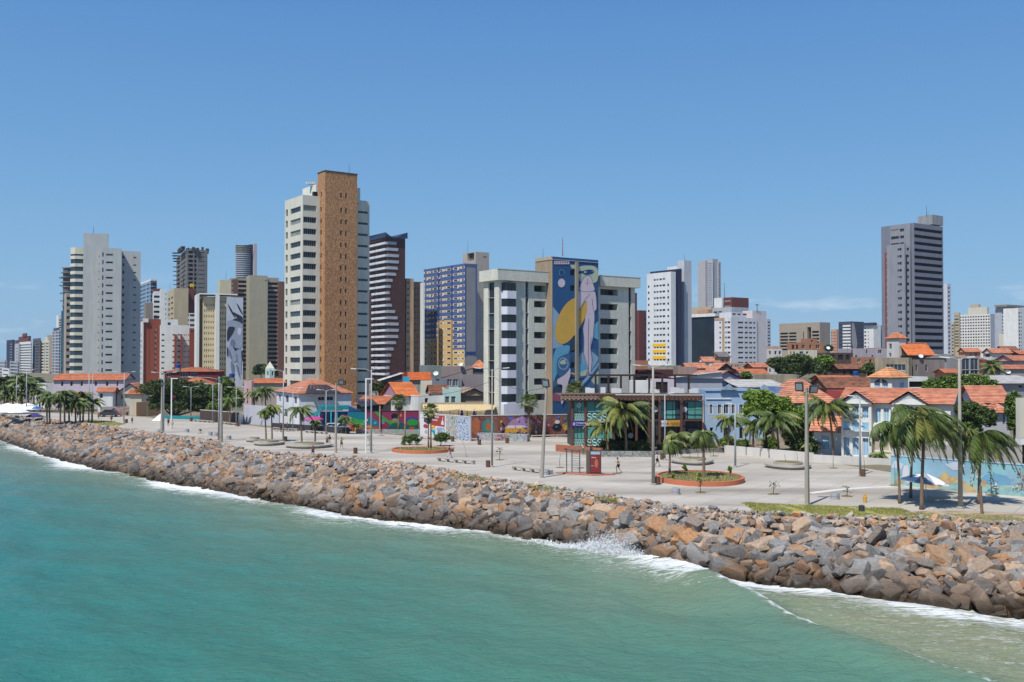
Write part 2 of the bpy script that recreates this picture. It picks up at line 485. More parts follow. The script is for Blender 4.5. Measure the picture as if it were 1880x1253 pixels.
for layer in range(2):
    for i in range(i0,i1):
        a,b=slope_pt(i,.5),slope_pt(i+1,.5)
        L_=(b-a).length
        Wd=(TOPL[i]-BOTL[i]).length
        size0=min(0.92+0.007*max(0,110-a.y),1.1)
        if a.y>300:size0=2.0
        if a.y>420 or L_>400:continue
        cell=size0*(0.62 if layer == 0 else 0.86)
        nt=max(2,int(Wd/cell));nl=L_/cell
        for k in range(nt):
            cnt=int(nl) +(1 if rr.random() <nl-int(nl) else 0)
            for c in range(cnt):
                t=0.10+(k+rr.random()) /nt*0.90
                u_here=CX+F*a.x/a.y
                band=430<u_here<1120
                if t<(0.33 if band else 0.19) +rr.uniform(-.05,.05):
                    continue
                p=uv_pt(i+(c+rr.random()) /max(cnt,1),t)
                sz=size0*rr.choice([.45,.55,.65,.75,.85,.95,1.1,1.3,1.65]) *(1.15 if t>.75 else 1.0) *(0.62 if t<.3 else 0.85 if t<.45 else 1)
                if layer:sz *= rr.uniform(.8,1.1)
                p.z +=-0.22+layer*0.34+rr.uniform(-.34,.34)
                rocks.append((p,rot_m(rr),sz,rr.randrange(len(PROTO))))
rocks.sort(key=lambda q:-q[2] /max(q[0].y,1) *(1 if -10<CX+F*q[0].x/q[0].y<1890 else 0.1))
BIG=290
LB="rough angular quarry boulder heaped with hundreds like it along the shoreline breakwater"
for (p,M,sz,k) in rocks[:BIG]:
    o=link("boulder",PROTO[k]);o.matrix_world=Matrix.Translation(p) @ M.to_4x4() @ Matrix.Scale(sz,4)
    tag(o,LB,"boulder","boulders of the breakwater")
def merge(items,name,m):
    vs=[];fs=[];off=0
    for (p,M,sz,k) in items:
        v,f=PV[k]
        R=np.array(M) *sz
        vs.append(v @ R.T+np.array(p));fs += [tuple(x+off for x in q) for q in f];off += len(v)
    me=bpy.data.meshes.new(name);me.from_pydata(np.concatenate(vs).tolist(),[],fs);me.materials.append(m);me.update()
    return link(name,me)
tag(merge(rocks[BIG:],"boulders",m_rock),"mass of smaller and farther grey and rusty boulders filling the breakwater","boulders","boulders of the breakwater",kind="stuff")
pb=PD(1540,1000,79.5);
def special(px,py,d,size,seed,rot,label):
    me=rock_proto(seed);me.materials.clear();me.materials.append(m_rock)
    o=link("boulder",me);o.matrix_world=Matrix.Translation(PD(px,py,d)) @ Matrix.Rotation(rot,4,'Z') @ Matrix.Rotation(.35,4,'X') @ Matrix.Scale(size,4)
    tag(o,label,"boulder","boulders of the breakwater")
special(1540,998,78.6,2.7,907,.4,"big dark grey flat-faced boulder standing proud in the middle of the near breakwater")
special(1702,1058,74.0,2.7,911,1.2,"large orange-brown flat boulder low on the near breakwater above the wet rocks")
special(1590,1045,75.5,2.5,923,2.2,"pinkish brown rounded boulder beside the dark weed-covered rocks")
m_rub=rock_material("rubble_stone",1.3)
m_rub.node_tree.nodes["Principled BSDF"].inputs["Roughness"].default_value=0.9
rub=[]
for i in range(i0+2,i1):
    a=slope_pt(i,.12);L_=(slope_pt(i+1,.12)-a).length
    if a.y>260 or L_>60:continue
    Wd=(TOPL[i]-BOTL[i]).length
    u_here=CX+F*a.x/a.y
    tmax=0.36 if 430<u_here<1120 else 0.18
    cnt=int(L_*Wd*tmax*11)
    for c in range(min(cnt,1500)):
        t=rr.random() ** 0.9*tmax
        p=uv_pt(i+rr.random(),t);p.z += 0.02-(0.30 if t>.05 else .1) +rr.random() *.28
        rub.append((p,rot_m(rr),rr.choice([.12,.16,.2,.25,.32,.42,.6]),rr.randrange(len(PROTO))))
tag(merge(rub,"rubble",m_rub),"pale small rubble and stones scattered between boulders and promenade edge","rubble",kind="stuff")
m_fill=mat("gravel_bed",S(190,172,152),var=0.3,scale=2.0,bump=0.6,bscale=3,col2=S(140,125,105),c2scale=1.2)
mb=MB()
for i in range(i0,i1-1):
    for t0,t1 in ((0.0,0.1),(0.1,0.2),(0.2,0.3)):
        q=[slope_pt(i,t0),slope_pt(i+1,t0),slope_pt(i+1,t1),slope_pt(i,t1)]
        for v,t in zip(q,(t0,t0,t1,t1)):v.z -= 0.10+t*0.7
        mb.quad(*q)
tag(mb.build("gravel_bed",m_fill),kind="structure")
# ------------------------------------------------------------------ sea
def seg_dist(X,Y,line):
    D=np.full(X.shape,1e9,np.float32)
    for (x0,y0),(x1,y1) in zip(line[:-1],line[1:]):
        dx,dy=x1-x0,y1-y0;l2=dx*dx+dy*dy
        t=np.clip(((X-x0) *dx+(Y-y0) *dy) /l2,0,1)
        D=np.minimum(D,np.hypot(X-x0-t*dx,Y-y0-t*dy))
    return D
CREST_PX=[(985,1004),(1100,1024),(1210,1036),(1290,1066),(1350,1096),(1430,1130),(1500,1163),(1600,1200),(1700,1228),(1790,1254),(1900,1290),(2100,1345)]
CREST=[G(u,v,SEA) for u,v in CREST_PX]
cx_=np.array([p.x for p in CREST]);cy_=np.array([p.y for p in CREST])
def axis(lo,a,b,hi,step,n):
    return np.concatenate([lo+(a-lo) *(1-np.linspace(1,0,n,endpoint=False) ** 2.5)[::1],np.arange(a,b,step),b+(hi-b) *np.linspace(0,1,n) ** 2.5])
sxs=axis(-2300,-150,62,900,0.42,26);sys_=axis(-300,38,250,2300,0.42,26)
X,Y=np.meshgrid(sxs,sys_)
bl=[(p.x,p.y) for p in BOTL]
dw=seg_dist(X,Y,bl);inland=Y>y_water(X)
shore=np.where(inland,-dw,dw)
wav=np.zeros_like(X)
rs=np.random.default_rng(3)
for k in range(26):
    lam=0.9*1.22 ** k if k<16 else rs.uniform(4,14)
    if lam>16:lam=rs.uniform(3,12)
    th=math.radians(60) +rs.normal(0,0.5)
    amp=0.0085*lam ** 0.62
    wav += amp*np.sin((X*math.cos(th) +Y*math.sin(th)) *2*math.pi/lam+rs.uniform(0,6.28) +0.8*np.sin((X*.08-Y*.05) +k))
far=np.clip((200-np.hypot(X,Y)) /60,0,1)
dc=seg_dist(X,Y,list(zip(cx_,cy_)))
beyond=Y-np.interp(X,cx_,cy_)
side=np.where(beyond>0,1.0,-1.0)
scr=dc*side
inx=np.clip((X-cx_[0] +4) /8,0,1)
ridge=np.where(scr>0,np.exp(-(scr/0.7) ** 2),np.exp(-(scr/3.2) ** 2)) *0.38*inx
brk=np.exp(-(((X-14.5) /7.0) ** 2)) *np.exp(-np.where(scr>0,scr/1.2,-scr/2.5) ** 2) *0.55
Zs=SEA+wav*far+ridge+brk
murk_c=1/(1+np.exp(-scr/2.4)) *inx
murk_s=np.exp(-np.clip(shore,0,200) /9.0) *0.5+np.exp(-np.clip(shore,0,200) /32.0) *0.26
murk=np.clip(np.maximum(murk_c*0.95,murk_s),0,1)
u_=CX+F*X/np.maximum(Y,1)
green=np.clip((X+45) /75.0,0,1)
sh_=np.clip(shore-1.3-0.9*np.sin(X*.37) *np.sin(X*.12+1),0,50)
shore_foam=np.exp(-sh_/1.6) *.26+0.43*np.exp(-sh_/6.5)
shore_foam *= 0.84+0.32*np.sin(X*.21+1.0) *np.sin(X*.083+Y*.11)
crest_foam=np.where(scr>0,np.exp(-(scr/0.9) ** 2),np.exp(-(scr/0.28) ** 2)) *inx*(0.34+0.22*np.sin(X*1.7+Y) *np.sin(X*.6+2) +0.18*np.sin(X*.31+2))
crest_foam=crest_foam*np.clip(1.25-(X-20) /45,.35,1.0)
burst=np.exp(-(((X-12.5) /8.5) ** 2)) *np.exp(-(np.clip(shore,0,90) /4.2) ** 2) *.62
wash=murk_c*0.27
foam_glint=np.clip(np.maximum(np.maximum(shore_foam,crest_foam),np.maximum(burst,wash)),0.045,1.25)  # besides real foam, the lower bound paints rare white glints on open water
keep=(shore[:-1, :-1] >-9)
def sea_material():
    m=bpy.data.materials.new("sea_water");m.use_nodes=True
    n=m.node_tree;L=n.links;p=n.nodes["Principled BSDF"]
    geo=n.nodes.new("ShaderNodeNewGeometry")
    def attr(k):
        a=n.nodes.new("ShaderNodeAttribute");a.attribute_name=k;return a.outputs["Fac"]
    def noise(sc,det=5,rough=0.55,st=(1,1,1),rot=0.0,dist=0.0):
        mp=n.nodes.new("ShaderNodeMapping");mp.inputs["Scale"].default_value=st;mp.inputs["Rotation"].default_value=(0,0,rot)
        t=n.nodes.new("ShaderNodeTexNoise");t.inputs["Scale"].default_value=sc;t.inputs["Detail"].default_value=det
        t.inputs["Roughness"].default_value=rough;t.inputs["Distortion"].default_value=dist
        L.new(geo.outputs["Position"],mp.inputs["Vector"]);L.new(mp.outputs[0],t.inputs["Vector"]);return t.outputs["Fac"]
    def math_(op,a,b=None,v=None):
        q=n.nodes.new("ShaderNodeMath");q.operation=op;L.new(a,q.inputs[0])
        if b is not None:L.new(b,q.inputs[1])
        if v is not None:q.inputs[1].default_value=v
        return q.outputs[0]
    def mix(f,a,b):
        q=n.nodes.new("ShaderNodeMixRGB");L.new(f,q.inputs["Fac"])
        for s_,c in ((q.inputs["Color1"],a),(q.inputs["Color2"],b)):
            if isinstance(c,tuple):s_.default_value=(*c,1)
            else:L.new(c,s_)
        return q.outputs[0]
    teal=mix(noise(0.05,5),(0.005,0.155,0.138),(0.008,0.178,0.157))
    grn=mix(noise(0.08,5),(0.048,0.195,0.135),(0.062,0.210,0.145))
    base=mix(attr("green"),teal,grn)
    mk=math_('MULTIPLY',attr("murk"),math_('ADD',math_('MULTIPLY',noise(0.16,6,.6,(1,2.2,1),.5),v=0.6),v=0.65))
    q=n.nodes.new("ShaderNodeClamp");L.new(mk,q.inputs[0]);mk=q.outputs[0]
    base=mix(mk,base,(0.285,0.280,0.160))
    f1=noise(0.42,9,0.66,(0.45,1.9,1),0.45,1.4)
    rd=math_('ABSOLUTE',math_('SUBTRACT',f1,v=0.5));rd=math_('MULTIPLY',rd,v=5.5)
    rd=math_('SUBTRACT',n_const(n,1.0),rd)
    f2=noise(2.4,8,0.7,(0.7,1.5,1),0.45,.6)
    pat=math_('ADD',math_('MULTIPLY',rd,v=0.42),math_('MULTIPLY',f2,v=0.70))
    thr=math_('ADD',pat,attr("foam_glint"))
    fr=n.nodes.new("ShaderNodeMapRange");fr.inputs["From Min"].default_value=0.95;fr.inputs["From Max"].default_value=1.24
    L.new(thr,fr.inputs["Value"]);fm=fr.outputs[0]
    base2=mix(fm,base,(0.80,0.82,0.80))
    L.new(base2,p.inputs["Base Color"])
    ro=n.nodes.new("ShaderNodeMapRange");ro.inputs["To Min"].default_value=0.13;ro.inputs["To Max"].default_value=0.85
    L.new(fm,ro.inputs["Value"]);L.new(ro.outputs[0],p.inputs["Roughness"])
    p.inputs["IOR"].default_value=1.33
    p.inputs["Specular IOR Level"].default_value=0.32
    hsum=math_('ADD',math_('MULTIPLY',noise(1.0,7,.62,(0.85,1.2,1),0.55,.7),v=1.3),math_('MULTIPLY',noise(2.6,5,.6,(0.8,1.3,1),-.3),v=0.5))
    hsum=math_('ADD',hsum,math_('MULTIPLY',fm,v=0.25))
    b=n.nodes.new("ShaderNodeBump");b.inputs["Strength"].default_value=0.9;b.inputs["Distance"].default_value=0.24
    L.new(hsum,b.inputs["Height"]);L.new(b.outputs[0],p.inputs["Normal"])
    return m
def n_const(n,v):
    q=n.nodes.new("ShaderNodeValue");q.outputs[0].default_value=v;return q.outputs[0]
sea_me=grid_mesh("sea",X,Y,Zs,keep=keep,mats=[sea_material()],attrs={"shore":shore,"murk":murk,"foam_glint":foam_glint,"green":green})
tag(link("sea",sea_me),kind="structure")
m_spray=mat("white_spray",(0.85,0.87,0.87),var=0,rough=0.7)
mb=MB();r=random.Random(9)
for k in range(30000):
    u=r.gauss(1120,52);
    v0=1008+(u-1040) *0.19
    base=G(u,v0,SEA)
    h=abs(r.gauss(0,.75)) *(1.1*math.exp(-((u-1125) /50.0) ** 2) +0.12)
    h=min(h,2.2)
    p=base+Vector((r.gauss(0,.25),r.gauss(0.2,.7) ,h+0.05))
    s_=r.choice([.015,.02,.03,.04,.06]) *(1.2-h*.35) +.008
    a=[p+Vector((r.uniform(-1,1),r.uniform(-1,1),r.uniform(-1,1))) *s_ for _ in range(4)]
    mb.tri(a[0],a[1],a[2]);mb.tri(a[0],a[2],a[3])
tag(mb.build("spray",m_spray),"white spray thrown up by a wave breaking on the rocks","spray",kind="stuff")
m_grass=mat("coast_grass",(0.27,0.27,0.08),var=0.3,scale=0.7,island=0.4,rough=0.9)
def grass_patch(name,px0,px1,o0,o1,dens,label,hgt_=0.16):
    mb=MB();r=random.Random(px0)
    u=px0
    pts=[]
    for k in range(dens):
        u=r.uniform(px0,px1)
        e=G(u,interp(u,TOP_PX),0.0)
        off=r.uniform(o0,o1)
        if math.sin(u*.045+1) +.5*math.sin(u*.13+off) <(.15 if hgt_ == .13 else -.9):continue
        p=e+Vector((r.uniform(-.2,.2),off,0));p.z=0.01 if off>0 else -0.12+0.02*off
        for b in range(3):
            a=r.uniform(0,6.28);s_=r.uniform(.5,1.3) *hgt_
            d=Vector((math.cos(a),math.sin(a),0))
            q=p+Vector((r.uniform(-.1,.1),r.uniform(-.1,.1),0))
            mb.tri(q-d*.04,q+d*.04,q+Vector((r.uniform(-.08,.12),r.uniform(-.08,.08),s_)))
    tag(mb.build(name,m_grass),label,"grass",kind="stuff")
m_lawn=mat("lawn_soil",S(170,172,84),var=0.3,scale=0.8,col2=S(180,165,120),c2scale=0.5,rough=0.95)
def edge_strip(name,px0,px1,o0,o1,m,z=0.014,n=40):
    mb=MB()
    for k in range(n):
        u0,u1=px0+(px1-px0) *k/n,px0+(px1-px0) *(k+1) /n
        def wv(u):return math.sin((u-px0) /(px1-px0) *math.pi) ** .35
        a,b=G(u0,interp(u0,TOP_PX)),G(u1,interp(u1,TOP_PX))
        mb.quad(a+Vector((0,o0,z)),b+Vector((0,o0,z)),b+Vector((0,o0+(o1-o0) *wv(u1),z)),a+Vector((0,o0+(o1-o0) *wv(u0),z)))
    return tag(mb.build(name,m),kind="structure")
edge_strip("lawn",1385,1700,-.1,6.0,m_lawn,z=0.058)
m_sand=mat("sandy_soil",S(190,172,145),var=0.2,scale=0.8,col2=S(160,140,115),c2scale=0.7,rough=0.95)
edge_strip("sandy_soil",1660,2060,-.1,5.2,m_sand,z=0.062)
edge_strip("lawn_far",125,205,-.1,10,m_lawn,z=0.058)
grass_patch("grass",1390,1700,-.4,5.4,9000,"short sunlit grass below the floodlight mast at the promenade edge",.12)
grass_patch("grass",760,1130,-2.2,-.2,2600,"dry green grass tufts growing in the rubble below the benches",.13)
grass_patch("grass",1690,1900,-.4,3.0,1500,"sparse grass on the sandy soil under the bent palms",.14)
grass_patch("grass",130,200,0,9,1200,"small patch of grass beside the far palm row",.2)
# ------------------------------------------------------------------ building kit
def glass(name,col=(0.018,0.022,0.028),rough=0.12,var=0.25):
    return mat(name,col,rough=rough,var=var,scale=0.35,spec=0.35)
GL={"dark":glass("window_glass_dark"),"blue":glass("window_glass_blue",(0.035,0.06,0.085)),
      "mid":glass("window_glass_mid",(0.09,0.11,0.12),.3),"curt":glass("curtained_glass",(0.28,0.27,0.24),.35),
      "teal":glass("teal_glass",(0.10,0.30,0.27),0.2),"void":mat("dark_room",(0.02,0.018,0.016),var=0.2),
      "shade":mat("balcony_shade",(0.10,0.095,0.09),var=0.3,scale=.3),"amber":glass("brown_glass",(0.06,0.045,0.035),.2)}  # void and shade: panes coloured dark to stand for shade inside open recesses
m_frame=mat("aluminium_frame",(0.30,0.31,0.31),rough=0.5,var=0.05,metal=0.3)
m_framed=mat("dark_frame",(0.045,0.045,0.05),rough=0.5,var=0.05)
m_framew=mat("white_frame",(0.72,0.72,0.70),rough=0.6,var=0.05)
m_roofflat=mat("flat_roof",S(150,145,138),var=0.25,scale=.3,stain=0.1)
m_ac=mat("ac_unit",(0.62,0.62,0.60),var=.08)
FRM={"f":m_frame,"d":m_framed,"w":m_framew}
WCACHE={}
def win_mesh(w,h,style="dark",fr="f",mull=None):
    k=(round(w,2),round(h,2),style,fr,mull)
    if k in WCACHE:return WCACHE[k]
    mb=MB();t=min(0.07,w*.1,h*.1)
    mb.quad((0,0.03,0),(w,0.03,0),(w,0.03,h),(0,0.03,h),0)
    def bar(x0,x1,z0,z1):
        mb.quad((x0,0,z0),(x1,0,z0),(x1,0,z1),(x0,0,z1),1)
        mb.quad((x0,0,z1),(x1,0,z1),(x1,.03,z1),(x0,.03,z1),1)
        mb.quad((x0,.03,z0),(x0,0,z0),(x0,0,z1),(x0,.03,z1),1)
    if style not in ("void","shade"):
        bar(0,w,0,t);bar(0,w,h-t,h);bar(0,t,t,h-t);bar(w-t,w,t,h-t)
        n=mull if mull is not None else (int(w/1.1) if w>1.3 else (1 if w>.9 else 0))
        for i in range(1,n+1):
            x=w*i/(n+1);bar(x-t*.4,x+t*.4,t,h-t)
    me=mb.mesh("window",[GL[style],FRM[fr]])
    WCACHE[k] =me
    return me
def proj(x,y,z):
    d=y*CP+(z-CZ) *SP;u=-y*SP+(z-CZ) *CP
    return CX+F*x/d,CY-F*u/d
class Face:
    """a wall plane in the building's local frame: starts at s, runs along unit d (left to right seen from outside), into = inwards"""
    def __init__(f,B,s,d,width):
        f.B,f.s,f.d,f.w=B,Vector(s),Vector(d),width
        f.into=Vector((-f.d.y,f.d.x));f.rz=math.atan2(f.d.y,f.d.x)
    def px(f,p):
        """picture column to metres along the face"""
        B=f.B;z=B.zref
        s=B.to_world(f.s);d=B.rot(f.d);k=(p-CX) /F
        return (k*(s.y*CP+(z-CZ) *SP)-s.x) /(d.x-k*d.y*CP)
    def pt(f,x,z,y=0.0):
        q=f.s+f.d*x+f.into*y
        return (q.x,q.y,z)
class Bld:
    def __init__(b,name,label,u0,d,yt,a=35.0,cat="apartment building",group=None,ybase=None,zg=None):
        P=PD(u0,yt,d)
        b.a=math.radians(a);b.O=Vector((P.x,P.y));b.c,b.s_=math.cos(b.a),math.sin(b.a)
        b.zg=(tz(P.x,P.y) if zg is None else zg)-0.6
        b.zref=P.z
        b.root=empty(name,(P.x,P.y,b.zg),label,cat,group,b.a)
        b.d0,b.u0=d,u0
        b.nwin=0
    def rot(b,v):return Vector((v.x*b.c-v.y*b.s_,v.x*b.s_+v.y*b.c))
    def to_world(b,v):return b.O+b.rot(v)
    def to_local(b,P):
        v=Vector((P.x-b.O.x,P.y-b.O.y));return Vector((v.x*b.c+v.y*b.s_,-v.x*b.s_+v.y*b.c))
    def part(b,name,mb,mats,smooth=False,label=None):
        o=mb.build(name,mats,b.root,smooth)
        if label:o["label"] =label
        return o
    def z(b,u,y,d=None):
        """height above the building's own ground of a picture row seen at depth d"""
        return PD(u,y,d or b.d0).z-b.zg
    def window(b,f,x0,x1,z0,z1,style,fr,rev,mull,name="window"):
        o=bpy.data.objects.new(name,win_mesh(x1-x0,z1-z0,style,fr,mull));COL.objects.link(o)
        o.parent=b.root;o.location=f.pt(x0,z0,rev);o.rotation_euler=(0,0,f.rz)
        b.nwin += 1
    def face(b,mb,f,z0,z1,holes,mi=0,fn=None,rev=0.22,cuts=(),zcuts=(),back=True):
        """a wall with real openings; holes = (x0,x1,z0,z1,style,frame,mullions)"""
        hs=[h for h in holes if h[1]-h[0] >.05 and h[0] >0.02 and h[1] <f.w-0.02 and h[2] >z0+.02 and h[3] <z1-.02]
        xs=sorted({0.0,round(f.w,3)} | {round(h[0],3) for h in hs} | {round(h[1],3) for h in hs} | {round(c,3) for c in cuts if 0<c<f.w})
        zs=sorted({round(z0,3),round(z1,3)} | {round(h[2],3) for h in hs} | {round(h[3],3) for h in hs} | {round(c,3) for c in zcuts if z0<c<z1})
        nx,nz=len(xs)-1,len(zs)-1
        occ=np.zeros((nz,nx),bool)
        xa=np.array(xs);za=np.array(zs)
        for h in hs:
            i0=int(np.searchsorted(xa,h[0]-.002));i1=int(np.searchsorted(xa,h[1]-.002))
            k0=int(np.searchsorted(za,h[2]-.002));k1=int(np.searchsorted(za,h[3]-.002))
            occ[k0:k1,i0:i1] =True
        for k in range(nz):
            i=0
            while i<nx:
                if occ[k,i]:i += 1;continue
                m0=fn((xs[i] +xs[i+1]) /2,(zs[k] +zs[k+1]) /2) if fn else mi
                j=i
                while j+1<nx and not occ[k,j+1] and (not fn or fn((xs[j+1] +xs[j+2]) /2,(zs[k] +zs[k+1]) /2) == m0):j += 1
                mb.quad(f.pt(xs[i],zs[k]),f.pt(xs[j+1],zs[k]),f.pt(xs[j+1],zs[k+1]),f.pt(xs[i],zs[k+1]),m0)
                i=j+1
        for h in hs:
            x0,x1,a0,a1=h[:4]
            st=h[4] if len(h) >4 else "dark";fr=h[5] if len(h) >5 else "f";mu=h[6] if len(h) >6 else None
            r=h[7] if len(h) >7 else rev
            mq=fn((x0+x1) /2,a0-.1) if fn else mi
            mb.quad(f.pt(x0,a0),f.pt(x1,a0),f.pt(x1,a0,r),f.pt(x0,a0,r),mq)
            mb.quad(f.pt(x0,a1,r),f.pt(x1,a1,r),f.pt(x1,a1),f.pt(x0,a1),mq)
            mb.quad(f.pt(x0,a0),f.pt(x0,a0,r),f.pt(x0,a1,r),f.pt(x0,a1),mq)
            mb.quad(f.pt(x1,a0,r),f.pt(x1,a0),f.pt(x1,a1),f.pt(x1,a1,r),mq)
            b.window(f,x0,x1,a0,a1,st,fr,r-.04,mu)
    def vol(b,u0,uL,uR,yt,d=None,mats=None,R=None,L=None,name="wall",z0=0.0,yb=None,roof=m_roofflat,par=0.5,
            wL=None,wR=None,miL=0,miR=0,fnL=None,fnR=None,label=None,rev=0.22,zcL=(),zcR=(),cL=(),cR=()):
        """box with its near corner at column u0 (depth d), left face back to column uL, right face back to uR, top at row yt"""
        d=d or b.d0
        P=PD(u0,yt,d);c=b.to_local(P);zt=P.z-b.zg
        b.zref=P.z
        if yb is not None:z0=PD(u0,yb,d).z-b.zg
        fr=Face(b,c,(1,0),1.0);WR=wR if wR else max(0.5,fr.px(uR))
        fl0=Face(b,c,(0,-1),1.0);WL=wL if wL else max(0.5,-fl0.px(uL))
        fl=Face(b,c+Vector((0,WL)),(0,-1),WL);fr.w=WR
        b.lastL,b.lastR=fl,fr
        mb=MB()
        def mk(spec,f):
            if not spec:return []
            hs=[]
            if callable(spec):return spec(b,f,d,u0)
            for g in (spec if isinstance(spec,list) else [spec]):
                n=g["n"];sp=g["sp"];zc=PD(u0,g["y"],d).z-b.zg
                for i in range(n):
                    for cidx,cc in enumerate(g["cols"]):
                        h=cc[2];x0,x1=f.px(cc[0]),f.px(cc[1])
                        dz=cc[4] if len(cc) >4 else 0
                        st=cc[3] if len(cc) >3 else g.get("st","dark")
                        if st == "dark" and random.random() <g.get("mixp",.22):st=random.choice(["mid","blue","curt","amber"])
                        zz=zc-i*sp+dz
                        hs.append((x0,x1,zz-h/2,zz+h/2,st,g.get("fr","f"),g.get("mull"),g.get("rev",rev)))
            return hs
        b.face(mb,fl,z0,zt,mk(L,fl),miL,fnL,rev,cL,zcL)
        b.face(mb,fr,z0,zt,mk(R,fr),miR,fnR,rev,cR,zcR)
        q=[c,c+Vector((WR,0)),c+Vector((WR,WL)),c+Vector((0,WL))]
        mb.quad((*q[1],z0),(*q[2],z0),(*q[2],zt),(*q[1],zt),miL)
        mb.quad((*q[2],z0),(*q[3],z0),(*q[3],zt),(*q[2],zt),miR)
        nm=len(mats)
        if par and min(WR,WL) >1.2:
            t=0.22
            i4=[c+Vector((t,t)),c+Vector((WR-t,t)),c+Vector((WR-t,WL-t)),c+Vector((t,WL-t))]
            for k in range(4):
                k2=(k+1) % 4
                mb.quad((*q[k],zt),(*q[k2],zt),(*i4[k2],zt),(*i4[k],zt),0)
                mb.quad((*i4[k2],zt-par),(*i4[k],zt-par),(*i4[k],zt),(*i4[k2],zt),0)
            mb.quad(*[(*p,zt-par) for p in i4],nm)
        else:
            mb.quad(*[(*p,zt) for p in q],nm)
        if z0>.1:mb.quad(*[(*p,z0) for p in q[::-1]],0)
        return b.part(name,mb,list(mats) +[roof],label=label)
    def band(b,f,x0,x1,z0,z1,out,m,name="balcony",inn=0.0):
        """slab standing proud of a face"""
        mb=MB()
        P=[f.pt(x,z,y) for z in (z0,z1) for (x,y) in ((x0,-out),(x1,-out),(x1,inn),(x0,inn))]
        for q in ((0,1,5,4),(1,2,6,5),(3,0,4,7),(4,5,6,7),(3,2,1,0)):mb.quad(*[P[i] for i in q])
        return b.part(name,mb,m)
    def antenna(b,px,yt,yb,d,r=.06,m=None):
        P=PD(px,yb,d);c=b.to_local(P);zt=PD(px,yt,d).z-b.zg
        mb=MB();mb.tube([(c.x,c.y,P.z-b.zg-.3),(c.x,c.y,zt)],[r,r*.5],5)
        b.part("antenna",mb,m or m_framed)
    def boxpx(b,u0,uL,uR,yt,yb,d,m,name,wL=None,wR=None):
        return b.vol(u0,uL,uR,yt,d,[m],name=name,yb=yb,par=0,wL=wL,wR=wR,roof=m)
def C(*cols):return list(cols)
def ribs(b,f,x0,x1,zs,h,out,m,name="balcony",rail=None):
    for z in zs:b.band(f,x0,x1,z,z+h,out,m,name)
# ------------------------------------------------------------------ towers
cream=wall("cream_render",222,216,196);beige=wall("beige_render",198,182,150);greyw=wall("light_grey_tile",196,198,196)
white=wall("white_render",232,232,228,.85);grey=wall("grey_render",150,150,152);dkgrey=wall("dark_grey_tile",96,98,104)
brick=wall("brick_red_tile",150,78,58);brown=wall("dark_brown_tile",86,58,54);tan=wall("tan_render",190,160,128)
conc=wall("raw_concrete",150,142,130,stain=.25);navy=wall("navy_tile",52,58,88);blueb=wall("blue_tile",84,106,158)
ochre=wall("ochre_render",224,188,128);dred=wall("dark_red_brick",118,66,60)
winered=wall("wine_red_render",118,50,54);salmon=wall("salmon_render",206,158,132);pink=wall("lilac_render",214,200,212)
palebl=wall("pale_blue_render",168,196,224);mint=wall("mint_render",196,222,214);taupe=wall("taupe_render",160,146,134,stain=.2)
stained=wall("stained_concrete",158,148,128,stain=.5,scale=.8,var=.2)
d=383.0
b=Bld("apartment_tower","tall light grey tower on the far left with curved cream balconies down its left edge",184,d,455,22)
sl=dict(y=467.5,n=16,sp=3.0,cols=C((188,190.5,1.7),(195,207.5,.75)),mull=0)
b.vol(184,182,223.5,455,d-2.5,[greyw],R=sl,wL=14)
b.vol(153.5,149.5,200,428,d+.5,[greyw],R=dict(y=470,n=16,sp=3.0,cols=C((181.5,183.2,.5)),mull=0),par=.8)
b.vol(223.5,222.5,258.5,461,d+7,[greyw],R=dict(y=472.5,n=15,sp=3.0,cols=C((224.5,228.5,1.2),(245,250.5,.55)),mull=0),wL=14)
b.antenna(171.5,416,430,d+4,.1)
P=PD(142,455,d+1);c=b.to_local(P)
def arc(c,r,a0,a1,n):return [(c.x+r*math.cos(math.radians(a0+(a1-a0) *k/n)),c.y+r*math.sin(math.radians(a0+(a1-a0) *k/n))) for k in range(n+1)]
bayw=(154-130) *d/F
cc=b.to_local(PD(143,455,d+3.2));base_z=b.z(142,455)
OUT=[(cc.x-bayw*.50,cc.y+4.0),(cc.x-bayw*.52,cc.y-.4),(cc.x-bayw*.18,cc.y-2.5),(cc.x+bayw*.42,cc.y-2.5),(cc.x+bayw*.47,cc.y+4.0)]
def shrink(pts,k):
    mx_=sum(p[0] for p in pts) /len(pts);my=sum(p[1] for p in pts) /len(pts)
    return [(mx_+(p[0]-mx_) *k,my+(p[1]-my) *k) for p in pts]
mb=MB();mb.prism(shrink(OUT,.93),0,base_z-.4);b.part("glazed_bay",mb,[GL["blue"]])
zt1=base_z
for i in range(17):
    zc=zt1-i*3.0
    mb=MB();h=1.55 if i else 2.6
    mb.prism(OUT,zc-h+.2,zc+.2 if i == 0 else zc-.1)
    mb.poly([(p[0],p[1],zc-h+.2) for p in OUT[::-1]])
    b.part("balcony",mb,[cream])
d=470.0
b=Bld("apartment_tower","narrow tan tower with dark ribbon windows peeping out behind the left grey tower's balconies",122,d,538,30)
b.vol(122,121,136,538,d,[wall("sand_grey_render",176,166,152)],wL=10,R=dict(y=548,n=14,sp=3.1,cols=C((122.6,135,1.5)),st="dark"))
b.vol(121,112.5,122,568,d+14,[wall("teal_tile",60,98,112)],L=dict(y=575,n=12,sp=3.1,cols=C((113.5,116,2.2,"blue"))))
b=Bld("apartment_tower","rounded tower under construction wrapped in scaffolding rings beside the left grey tower",124,640,492,30)
P=PD(126,492,640);c=b.to_local(P)
zt=P.z-b.zg
for i in range(9):
    mb=MB();z=zt-i*3.1;mb.lathe([(0.1,z),(4.1+.8*math.sin(i*.8),z),(4.1+.8*math.sin(i*.8),z-.5),(.1,z-.5)],16,(c.x,c.y))
    b.part("floor_slab",mb,conc)
